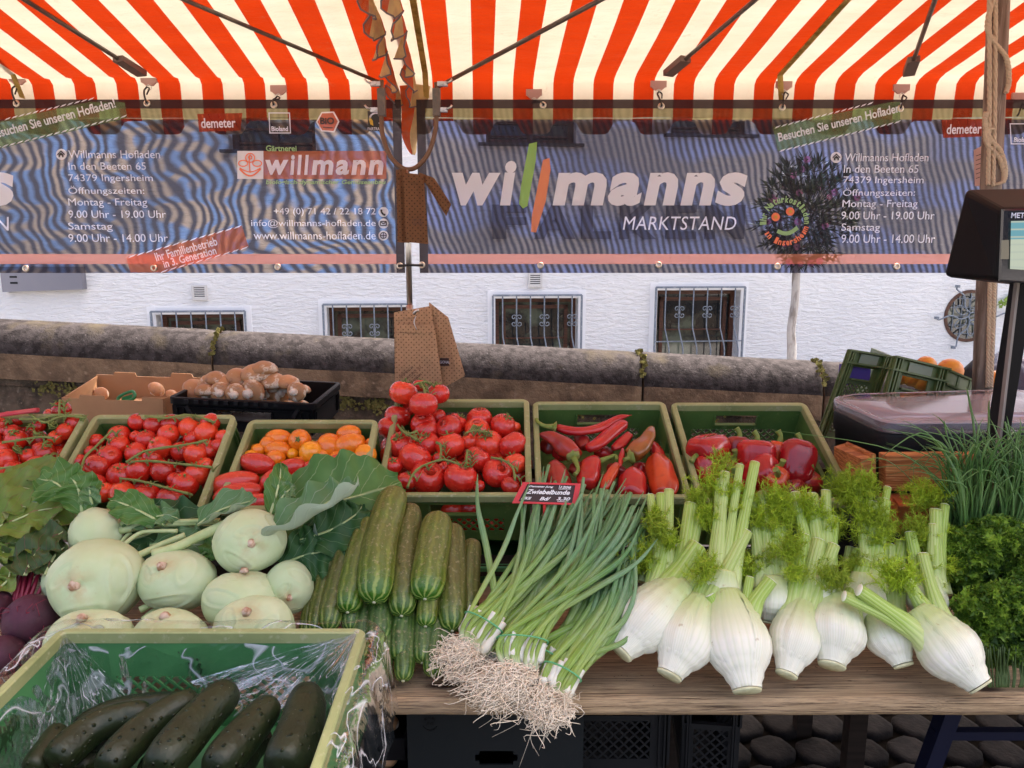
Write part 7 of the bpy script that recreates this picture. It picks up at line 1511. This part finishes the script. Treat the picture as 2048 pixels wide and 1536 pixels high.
def fennel(base, neck, hw, stalks, lab, d=.04, seed=0, fr=(), layers=2, dtop=.02, flat=.8, stub=None):
    B0, N0 = pile(*base, d), pile(*neck, d+dtop); N0 = B0+(N0-B0)*1.14; ax = (N0-B0).normalized(); k = m_px(B0); R_ = hw*k*.96; n = 30; Lb = (N0-B0).length; ph = seed*1.3
    root = empty('fennel_bulb', B0, lab, 'fennel', 'fennel bulbs on the counter'); prof = [.42, .54, .78, .95, 1.0, .96, .86, .73, .60, .46]
    L_ = [B0+ax*Lb*i/(n-1) for i in range(n)]; b = MB(); L2 = [B0+ax*.0005]+L_
    sweepup = tuple(PN)
    b.sweep(L_, [R_*q for q in lin(prof, n)], 56, flat=flat, up=sweepup, mod=lambda a, t_: 1+.012*sin(9*a+ph)+.004*sin(23*a)+.05*cos(2*a)*(t_)+.035*(1/(1+math.exp(-40*(((a/6.283+.1*t_+seed*.37) % 1)-.5)))-((a/6.283+.1*t_+seed*.37) % 1))); b.build('bulb', FM, root)
    # outer sheath leaf wrapping one side
    for s_ in range(layers):
        a0 = (pi*.15+s_*pi*.95+seed) % (2*pi); sh = MB()
        def fn(u, v, a0=a0, s_=s_):
            a = a0+(u-.5)*(2.5-.9*v); i = v*(n-1)*.93; j = min(int(i), n-2); p = L_[j].lerp(L_[j+1], i-j); rr = R_*lin(prof, n)[min(int(round(i)), n-1)]*(1.045+.01*s_-.05*abs(2*u-1)**4); side = ax.cross(PN).normalized(); nb = side.cross(ax).normalized()
            return p+side*cos(a)*rr*(1+.02*sin(14*a))+nb*sin(a)*rr*flat*(1+.02*sin(14*a))
        sh.sheet(fn, 22, 20); sh.build('sheath', FM, root)
    c_ = MB(); rb = R_*.42; c_.sweep([B0-ax*.0015, B0-ax*.006, B0-ax*.007], [rb*1.06, rb*.98, .0004], 26, flat=flat, up=sweepup, mod=lambda a, t_: 1+.03*sin(3*a+seed)); c_.build('cut_base', FC, root)
    side = ax.cross(PN).normalized()
    for i, (px, py, w_, dz) in enumerate(stalks):
        f = (i+.5)/len(stalks)-.5; T = pile(px, py, d+dtop+dz); s = N0-ax*Lb*.30+side*(-f*.9)*R_*.9*-1*(-1); 
        lat = (T-N0).dot(side); s = N0-ax*Lb*.36+side*max(-.45, min(.45, lat/R_*.5))*R_; r = w_*k/2*1.18; mid = s.lerp(T, .4)+ax*.01; b = MB(); b.sweep(spl([s, mid, T], 16), lin([r*2.2, r*1.5, r*1.05, r], 16), 16, flat=.72, up=sweepup, mod=lambda a, t_: 1+.03*sin(8*a)); b.build('stalk', FS, root)
        tx_ = (T-mid).normalized(); b = MB(); b.sweep([T, T+tx_*.0012, T+tx_*.0014], [r*.97, r*.9, .0003], 16, flat=.72, up=sweepup); b.build('cut_end', FCS, root)
    for j, (px, py, dz, r, nn) in enumerate(fr): fronds(pile(px, py, d+dz), r, nn, root, seed*7+j)
    return root
fennel((1243, 1302), (1350, 1180), 66, [(1395, 1090, 34, .03), (1432, 1108, 26, .02), (1338, 1060, 18, .03), (1298, 1100, 18, 0), (1320, 1098, 16, 0)], 'leftmost front fennel bulb, leaning right beside the spring onions', .045, 1, fr=[(1318, 1070, .05, .045, 14), (1340, 1095, .06, .03, 8)])
fennel((1340, 1348), (1398, 1215), 62, [(1492, 1062, 26, .045), (1478, 1050, 24, .03), (1440, 1085, 20, .02)], 'second front fennel bulb with two long green stalks crossing to the right', .05, 2, fr=[(1405, 1150, .06, .05, 14)])
fennel((1494, 1378), (1455, 1205), 70, [(1542, 1160, 24, .03), (1500, 1155, 16, .02), (1420, 1190, 18, .02)], 'third front fennel bulb, the lowest, hanging over the plank edge', .055, 3)
fennel((1573, 1346), (1603, 1215), 52, [(1608, 1070, 22, .04), (1638, 1080, 24, .045), (1668, 1090, 22, .045)], 'slim front fennel bulb in the middle with three upright stalks', .042, 4, fr=[(1575, 1110, .07, .05, 16), (1590, 1160, .05, .04, 10)])
fennel((1663, 1328), (1672, 1205), 64, [(1730, 1120, 26, .03), (1715, 1100, 18, .01)], 'round wide fennel bulb right of the slim one', .036, 5, fr=[(1660, 1170, .05, .05, 16)], flat=.85)
fennel((1805, 1328), (1755, 1225), 50, [(1778, 1090, 24, .03), (1805, 1085, 26, .03), (1740, 1130, 20, .02)], 'fennel bulb partly hidden behind the long right one', .02, 6, fr=[(1745, 1090, .06, .06, 22), (1800, 1170, .05, .045, 14)])
fennel((1958, 1370), (1845, 1235), 66, [(1688, 1192, 22, .05), (1718, 1180, 26, .06), (1800, 1140, 24, .03), (1845, 1108, 22, .03)], 'rightmost fennel bulb lying diagonally with long stalks pointing left', .055, 7, fr=[(1790, 1165, .07, .06, 24)])
# back row of fennel
fennel((1335, 1250), (1345, 1165), 44, [(1300, 990, 15, .03), (1322, 988, 18, .03), (1338, 980, 18, .035), (1382, 1008, 24, .03), (1398, 1030, 20, .02)], 'back row fennel behind the leftmost bulb with stalks before the pepper crate', .02, 21, fr=[(1395, 1010, .06, .05, 18), (1310, 1050, .07, .04, 12)], layers=1, dtop=.05)
fennel((1430, 1240), (1448, 1150), 44, [(1450, 945, 18, .06), (1480, 930, 14, .07), (1510, 925, 18, .07), (1440, 960, 16, .05)], 'tallest back row fennel whose stalks reach over the bell pepper crate', .03, 22, fr=[(1432, 985, .08, .06, 20), (1447, 935, .10, .05, 8), (1470, 1010, .08, .06, 20), (1415, 1050, .06, .05, 18)], layers=1, dtop=.06)
fennel((1540, 1240), (1545, 1160), 44, [(1525, 985, 18, .04), (1548, 990, 16, .04), (1500, 990, 18, .04), (1565, 1010, 18, .03)], 'back row fennel in the middle behind the slim bulb', .02, 23, fr=[(1545, 1020, .07, .065, 34), (1520, 1060, .06, .06, 28), (1570, 1050, .07, .05, 20)], layers=1, dtop=.05)
fennel((1640, 1240), (1635, 1160), 44, [(1590, 985, 18, .05), (1622, 988, 24, .05), (1652, 982, 18, .055), (1668, 1035, 20, .03)], 'back row fennel behind the round bulb with upright pale stalks', .025, 24, fr=[(1612, 1035, .07, .06, 30), (1650, 1060, .06, .05, 22), (1690, 990, .09, .055, 28)], layers=1, dtop=.05)
fennel((1728, 1240), (1725, 1155), 44, [(1745, 1005, 20, .04), (1768, 1000, 24, .04), (1735, 972, 16, .05), (1715, 970, 16, .05), (1775, 975, 14, .05)], 'back row fennel in front of the reddish box corner', .025, 25, fr=[(1710, 1000, .08, .07, 44), (1730, 1050, .07, .06, 34), (1760, 1070, .06, .05, 24)], layers=1, dtop=.05)
fennel((1850, 1240), (1855, 1160), 42, [(1868, 1050, 20, .04), (1872, 1020, 22, .05), (1890, 1010, 16, .05), (1820, 1065, 20, .03)], 'back row fennel at the right next to the parsley', .02, 26, fr=[(1850, 1010, .06, .07, 36), (1830, 1080, .06, .05, 26), (1865, 1100, .04, .05, 20)], layers=1, dtop=.05)

# loose cut stalks and frond tufts that fill the bed between the two rows of bulbs
rr = random.Random(31); FI = 0
for (px, py, hx_, hy_, w_) in ((1262, 1170, 1290, 1095, 18), (1285, 1165, 1312, 1085, 18), (1375, 1190, 1420, 1110, 20), (1475, 1200, 1500, 1100, 18), (1520, 1190, 1530, 1085, 20), (1690, 1190, 1700, 1095, 18), (1600, 1180, 1560, 1080, 18), (1760, 1190, 1705, 1110, 16), (1860, 1200, 1835, 1110, 22), (1895, 1190, 1868, 1085, 16), (1450, 1190, 1470, 1085, 20), (1660, 1120, 1648, 1030, 18)):
    a, c = pile(px, py, .03), pile(hx_, hy_, .05); r = w_*m_px(a)/2; root = empty('fennel_stalk', a, None, 'fennel stalk', 'loose cut fennel stalks between the bulbs'); root['label'] = 'green cut fennel stalk %s between the bulb rows' % (['at the far left', 'second from left', 'third from left', 'slanting left of centre', 'upright at the centre', 'right of centre, upright', 'leaning left at the centre', 'leaning left near the right', 'thick, by the parsley', 'thin, by the parsley', 'behind the third front bulb', 'pale, behind the round bulb'][FI]); FI += 1
    b = MB(); b.sweep(spl([a, a.lerp(c, .5)+Vec((rr.uniform(-.005, .005), 0, 0)), c], 14), lin([r*1.3, r, r], 14), 14, flat=.72, mod=lambda a, t_: 1+.03*sin(8*a)); b.build('stalk', FS, root)
    ax = (c-a).normalized(); b = MB(); b.sweep([c, c+ax*.001, c+ax*.0012], [r*.97, r*.9, .0003], 14, flat=.72); b.build('cut_end', FCS, root); fronds(a.lerp(c, .35)+PN*.015, .05, 16, root, FI+100)
# ---------------- parsley and chives ----------------
def parsley():
    m = pm('curly_parsley', (.06, .13, .010), .5, .35, var=[((.26, .42, .04), 45, .45, .6), ((.02, .06, .008), 9, .5, .65)], trans=.2); st = pm('parsley_stem', (.16, .26, .06), .5)
    for gi, (cx, cy, rx, rz, n, lab, d) in enumerate(((1985, 1130, 95, 90, 620, 'upper bunch of dark green curly parsley at the right edge', .05), (2000, 1250, 90, 85, 560, 'lower bunch of curly parsley hanging at the right edge', .04), (1895, 1120, 40, 60, 190, 'left fringe bunch of curly parsley beside the fennel', .03), (2075, 1190, 60, 110, 300, 'outermost curly parsley bunch cut by the right frame', .06))):
        c = pile(cx, cy, d); k = m_px(c); root = empty('parsley_bunch', c, lab, 'parsley', 'parsley bunches at the right'); rr = random.Random(40+gi); b = MB(); s_ = MB()
        for i in range(n):
            a = rr.uniform(0, 6.283); q = sqrt(rr.random()); x = cos(a)*q; z = sin(a)*q; dep_ = sqrt(max(0, 1-x*x-z*z)); bump_ = .75+.3*noise.noise(Vec((x*2.5, z*2.5, gi*3)))
            dr = Vec((x*rx*k, -dep_*.075*bump_+rr.uniform(0, .02), z*rz*k+dep_*.02)); p = c+dr; nrm = Vec((x*.8, -dep_-.3, z*.6+.35)).normalized(); s1 = nrm.cross(Vec((rr.gauss(0, 1), rr.gauss(0, 1), rr.gauss(0, 1)))).normalized(); s2 = nrm.cross(s1); sz = rr.uniform(.010, .017)
            if rr.random() < .35: s_.sweep([c+dr*.35+Vec((0, .02, -.02)), p], .0007, 3)
            for leafl in range(4):
                a0 = rr.uniform(0, 6.28); o = p+(s1*cos(a0)+s2*sin(a0))*sz*.7+nrm*rr.uniform(-.004, .006); i0 = len(b.v); b.v.append(o-nrm*.003); m_ = 10
                for j in range(m_):
                    an = 2*pi*j/m_; rad = sz*(.75 if j % 2 == 0 else .38)*rr.uniform(.8, 1.2); b.v.append(o+(s1*cos(an)+s2*sin(an))*rad+nrm*rr.uniform(-.005, .007))
                for j in range(m_): b.face((i0, i0+1+j, i0+1+(j+1) % m_), None, 0, False)
        b.build('foliage', m, root, kind='stuff'); s_.build('stem', st, root, kind='stuff')
    b = MB(); c0 = pile(2010, 1330, .03)
    for i in range(46): x = R.uniform(-.05, .07); b.sweep(spl([c0+Vec((x, R.uniform(-.01, .04), .04)), c0+Vec((x*.9+.005, 0, -.02)), Vec((c0.x+x*.8, c0.y-.01, ZT+.01))], 6), .0017, 5)
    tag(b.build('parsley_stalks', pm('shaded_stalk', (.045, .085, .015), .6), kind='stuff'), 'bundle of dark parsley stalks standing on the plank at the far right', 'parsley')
    # dark green leafy filler behind, so the bunch has depth
parsley()
def chives():
    m = pm('chive_green', (.07, .17, .04), .42, .4, var=[((.13, .24, .06), 9, .4, .65), ((.025, .07, .03), 20, .6, .72)]); rr = random.Random(77)
    for gi, (cx, w_, n, lab) in enumerate(((1935, 55, 95, 'left clump of long dark green chives before the black tub'), (2015, 60, 110, 'right clump of long dark green chives cut by the frame'))):
        base = pile(cx+10, 1062, .075); k = m_px(base); root = empty('chive_bunch', base, lab, 'chives', 'chive clumps at the right')
        b = MB()
        for i in range(n):
            x = rr.gauss(0, w_*.35)*k; y = rr.uniform(-.02, .05); h = rr.uniform(.16, .27)*1.05; lean = x/(.045)*.02+rr.gauss(0, .035); p0 = base+Vec((x*.8, y, -.03)); p1 = p0+Vec((lean*.6, rr.gauss(0, .012), h*.55)); p2 = p0+Vec((lean*1.6, rr.gauss(0, .03), h*.9)); fl = rr.random()
            p3 = p2+Vec((lean*1.3+rr.gauss(0, .03), rr.gauss(0, .03), h*(.12 if fl < .7 else -.2))); wd = rr.uniform(.0016, .0027)
            b.sweep(spl([p0, p1, p2, p3], 14), lin([wd, wd, wd*.85, .0003], 14), 5, flat=.6)
        b.build('blades', m, root, kind='stuff')
        for i, (tx_, ty, bx_) in enumerate((((1838, 905, -40), (1855, 858, -60), (1930, 775, -10), (1980, 800, 30)) if gi == 0 else ((2060, 850, 20), (1990, 805, -20), (2070, 930, 30)))):
            T = P(tx_, ty, 1.78); b = MB(); b.sweep(spl([base+Vec((0, .01, -.02)), base.lerp(T, .45)+Vec((.01, 0, .04)), base.lerp(T, .8)+Vec((0, 0, .045)), T], 18), lin([.0028, .0026, .0003], 18), 6, flat=.6); b.build('long_blade', m, root)
chives()

# ---------------- wrapped front crate with ridge cucumbers ----------------
Fm, Bm = Vec((-.5445, .905, .895)), Vec((-.5445, 1.27, .925))
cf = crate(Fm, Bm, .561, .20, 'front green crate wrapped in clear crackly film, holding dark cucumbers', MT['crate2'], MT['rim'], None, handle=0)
DC, t, out = nt('dark_cucumber_skin'); c = mix(t, ramp(t, noisef(t, 12, 4), .4, .7), (.010, .018, .006), (.022, .032, .010)); c = mix(t, ramp(t, noisef(t, 190, 2), .74, .78), c, (.34, .36, .26)); vo = t.nodes.new('ShaderNodeTexVoronoi'); vo.inputs['Scale'].default_value = 70; L(t, coord(t), vo.inputs[0]); bm_ = ramp(t, vo.outputs[0], .0, .25, 1, 0)
pbsdf(t, out, c, .45, .4, bumps=[(bm_, .9, .006), (noisef(t, 25, 3), .6, .008), (noisef(t, 160, 3), .3, .001)])
DL = ['leftmost', 'second', 'third', 'fourth', 'rightmost']
s8 = lambda x, y: (x/2.926, 1200+y/2.926)
for i, (pts, r, lab, dd) in enumerate((([(885, 640), (560, 745), (300, 960)], (62, 92), 'dark bumpy cucumber lying most slanted, second from the left in the wrapped crate', .075), ([(1160, 565), (860, 740), (600, 1010)], (72, 88), 'dark bumpy cucumber, third from the left in the wrapped crate', .070), ([(1360, 510), (1150, 720), (900, 1020)], (90, 108), 'thickest dark bumpy cucumber in the middle of the wrapped crate', .060), ([(1600, 590), (1440, 780), (1230, 1020)], (78, 100), 'dark bumpy cucumber, second from the right in the wrapped crate', .070), ([(1800, 520), (1760, 760), (1640, 1020)], (95, 125), 'rightmost dark bumpy cucumber standing against the crate side', .065), ([(1100, 590), (700, 640), (430, 760)], (55, 60), 'dull dark cucumber lying flat at the back of the wrapped crate', .105), ([(350, 740), (290, 850), (180, 1010)], (50, 70), 'short dark cucumber at the left inside the wrapped crate', .095), ([(700, 720), (560, 860), (420, 1040)], (70, 90), 'dark cucumber of the lower layer, left one in the wrapped crate', .13), ([(1130, 760), (1000, 900), (850, 1060)], (80, 90), 'dark cucumber of the lower layer, middle one in the wrapped crate', .125), ([(1560, 760), (1430, 880), (1330, 1060)], (80, 95), 'dark cucumber of the lower layer, right one in the wrapped crate', .125))):
    pr = [incr(cf, *s8(x, y), dd+(0.0 if j == 0 else .006*j)) for j, (x, y) in enumerate(pts)]; n = 32; L_ = spl(pr, n); k = m_px(pr[1])/2.926
    rr = [max(.0006, (r[0]+(r[1]-r[0])*(q/(n-1)))*k*1.22*(1-abs(2*q/(n-1)-1)**4)**.42) for q in range(n)]; b = MB(); b.sweep(L_, rr, 26, mod=lambda a, t_: 1+.012*sin(5*a+i)+.02*sin(t_*8+i)); o = b.build('cucumber', DC); tag(o, lab, 'cucumber')
def film():
    m, t, out = nt('clear_film'); tr = t.nodes.new('ShaderNodeBsdfTransparent'); tr.inputs[0].default_value = (.95, .96, .96, 1); g = t.nodes.new('ShaderNodeBsdfGlossy'); g.inputs[1].default_value = .10; g.inputs[0].default_value = (1, 1, 1, 1)
    n1 = noisef(t, 1.0, 4, (14, 2.0, 1), kind='UV', rough=.6, dist=.5); n2 = noisef(t, 1.0, 3, (34, 4, 1), kind='UV', rough=.6, dist=.4); bp = t.nodes.new('ShaderNodeBump'); bp.inputs[0].default_value = 1; bp.inputs[1].default_value = .018; L(t, n1, bp.inputs['Height']); bp2 = t.nodes.new('ShaderNodeBump'); bp2.inputs[0].default_value = .8; bp2.inputs[1].default_value = .002; L(t, n2, bp2.inputs['Height']); L(t, bp.outputs[0], bp2.inputs['Normal']); L(t, bp2.outputs[0], g.inputs['Normal'])
    fz = t.nodes.new('ShaderNodeFresnel'); fz.inputs[0].default_value = 1.5; L(t, bp2.outputs[0], fz.inputs['Normal']); mx = t.nodes.new('ShaderNodeMixShader'); fz.inputs[0].default_value = 1.3; cr = ramp(t, mth(t, 'ABSOLUTE', mth(t, 'SUBTRACT', noisef(t, 1.0, 2, (13, 2.6, 1), kind='UV', rough=.45, dist=1.3), .5)), .0, .022, .6, 0); L(t, mth(t, 'MINIMUM', mth(t, 'ADD', mth(t, 'MULTIPLY', fz.outputs[0], .75), cr), .8), mx.inputs[0]); _u, _v = uvxy(t); _f = mth(t, 'MULTIPLY', mth(t, 'MINIMUM', mth(t, 'MULTIPLY', fz.outputs[0], 1.3), .8), ramp(t, mth(t, 'ABSOLUTE', mth(t, 'SUBTRACT', _v, .45)), .05, .16, .12, 1)); L(t, _f, mx.inputs[0]); L(t, tr.outputs[0], mx.inputs[1]); L(t, g.outputs[0], mx.inputs[2])
    d = t.nodes.new('ShaderNodeBsdfDiffuse'); d.inputs[0].default_value = (.8, .82, .85, 1); m2 = t.nodes.new('ShaderNodeMixShader'); L(t, mth(t, 'ADD', ramp(t, n1, .58, .80, .0, .10), mth(t, 'MULTIPLY', cr, .85)), m2.inputs[0]); L(t, mx.outputs[0], m2.inputs[1]); L(t, d.outputs[0], m2.inputs[2]); L(t, m2.outputs[0], out.inputs[0])
    root = empty('plastic_film', cf['top'], 'clear crumpled plastic film lining and folded over the front crate', 'plastic film'); M = cf['M']; hw, hl, h = cf['w']/2, cf['l']/2, cf['h']
    def loopat(s, f):          # s = outward offset, f = around 0..1
        per = [(-hw, -hl), (hw, -hl), (hw, hl), (-hw, hl)]; L4 = [2*hw, 2*hl, 2*hw, 2*hl]; tot = sum(L4); q = (f % 1)*tot
        for i in range(4):
            if q <= L4[i]: break
            q -= L4[i]
        a, c = per[i], per[(i+1) % 4]; g = q/L4[i]; x, y = a[0]+(c[0]-a[0])*g, a[1]+(c[1]-a[1])*g; sx = max(-1, min(1, x/hw)); sy = max(-1, min(1, y/hl)); 
        nx, ny = (0, -1), (1, 0); n_ = [(0, -1), (1, 0), (0, 1), (-1, 0)][i]; return Vec((x+n_[0]*s, y+n_[1]*s, 0)), n_
    prof = [(-.035, h-.17), (-.030, h-.13), (-.026, h-.08), (-.022, h-.04), (-.008, h-.006), (.004, h+.006), (.018, h+.004), (.026, h-.010), (.030, h-.04), (.033, h-.08), (.038, h-.12), (.042, h-.17)]
    b = MB(); nu = 420; nv = 36
    def fn(u, v):
        q = v*(len(prof)-1); j = min(int(q), len(prof)-2); f = q-j; s = prof[j][0]*(1-f)+prof[j+1][0]*f; z = prof[j][1]*(1-f)+prof[j+1][1]*f
        p, n_ = loopat(s, u); am = .016*min(1, abs(v-.42)*3+.15); uu_ = u*17+1.1*noise.noise(Vec((u*5, v*2.2, 6))); w_ = .75*(1-2.6*abs(noise.noise(Vec((uu_, v*1.2, 1)))))+.35*noise.noise(Vec((u*34, v*2.5, 4))); p = p+Vec((n_[0], n_[1], 0))*am*w_; p.z = z+.003*noise.noise(Vec((u*16, v*3, 9))); 
        if v > .95: p.z += .03*noise.noise(Vec((u*18, 0, 3)))
        return M @ p
    b.sheet(fn, nu, nv); b.build('draped_sheet', m, root)
    for sgn, B_, C_ in ((1, Vec((-.04, hl-.02, h-.10)), Vec((hw-.025, -.06, h-.12))), (-1, Vec((-hw+.15, hl-.025, h-.16)), Vec((-hw+.025, -.02, h-.15)))):
        A_ = Vec((sgn*(hw-.012), hl-.012, h+.004)); nrm_ = Vec((-sgn*.5, -.6, .6)).normalized(); b = MB()
        def ff(u, v, A_=A_, B_=B_, C_=C_, nrm_=nrm_, sgn=sgn): p = A_.lerp(B_.lerp(C_, u), v); return M @ (p+nrm_*(v*(.020*noise.noise(Vec((u*9, v*.8, sgn*3)))+.008*noise.noise(Vec((u*24, v*1.5, 5)))-.02*sin(pi*u))))
        b.sheet(ff, 90, 20); b.build('corner_swathe', m, root)
    # folded streamers of film in the corners
    for sgn, ox in ():
        b = MB()
        def fs(u, v, sgn=sgn, ox=ox):
            p = Vec((ox-sgn*.01+sgn*(-.10*u*v), hl-.02-.12*u*(1-v), h-.005-.15*v)); p += Vec((noise.noise(Vec((u*6, v*8, sgn)))*.02, noise.noise(Vec((u*7, v*5, 3+sgn)))*.02, noise.noise(Vec((u*9, v*9, 7)))*.008)); return M @ p
        b.sheet(fs, 26, 26); b.build('corner_fold', m, root)
film()
# stand that carries the front crate
b = MB(); pm_ = pm('shaded_wood_stand', (.10, .07, .05), .8); st_root = empty('crate_stand', (-.5445, 1.09, 0), 'plain wooden stand under the wrapped front crate', 'stand')
for x in (-.78, -.31):
    for y in (.96, 1.22): b = MB(); b.box((x, y, .345), (.04, .04, .69)); b.build('leg', pm_, st_root)
b = MB(); b.box((-.5445, 1.09, .70), (.54, .33, .02)); b.build('top', pm_, st_root)
# loose straw-like bits on the plank
b = MB(); rr = random.Random(2)
for i in range(60):
    x, y = rr.uniform(-.3, .95), rr.uniform(1.38, 1.5); a = rr.uniform(0, 6.28); l_ = rr.uniform(.002, .008); b.sweep([Vec((x, y, ZT+.002)), Vec((x+cos(a)*l_, y+sin(a)*l_*.4, ZT+.003))], .0005, 3)
tag(b.build('crumbs', pm('soil_crumbs', (.06, .04, .025), .9), kind='stuff'), 'tiny bits of soil and stalk scattered on the plank', 'crumbs')
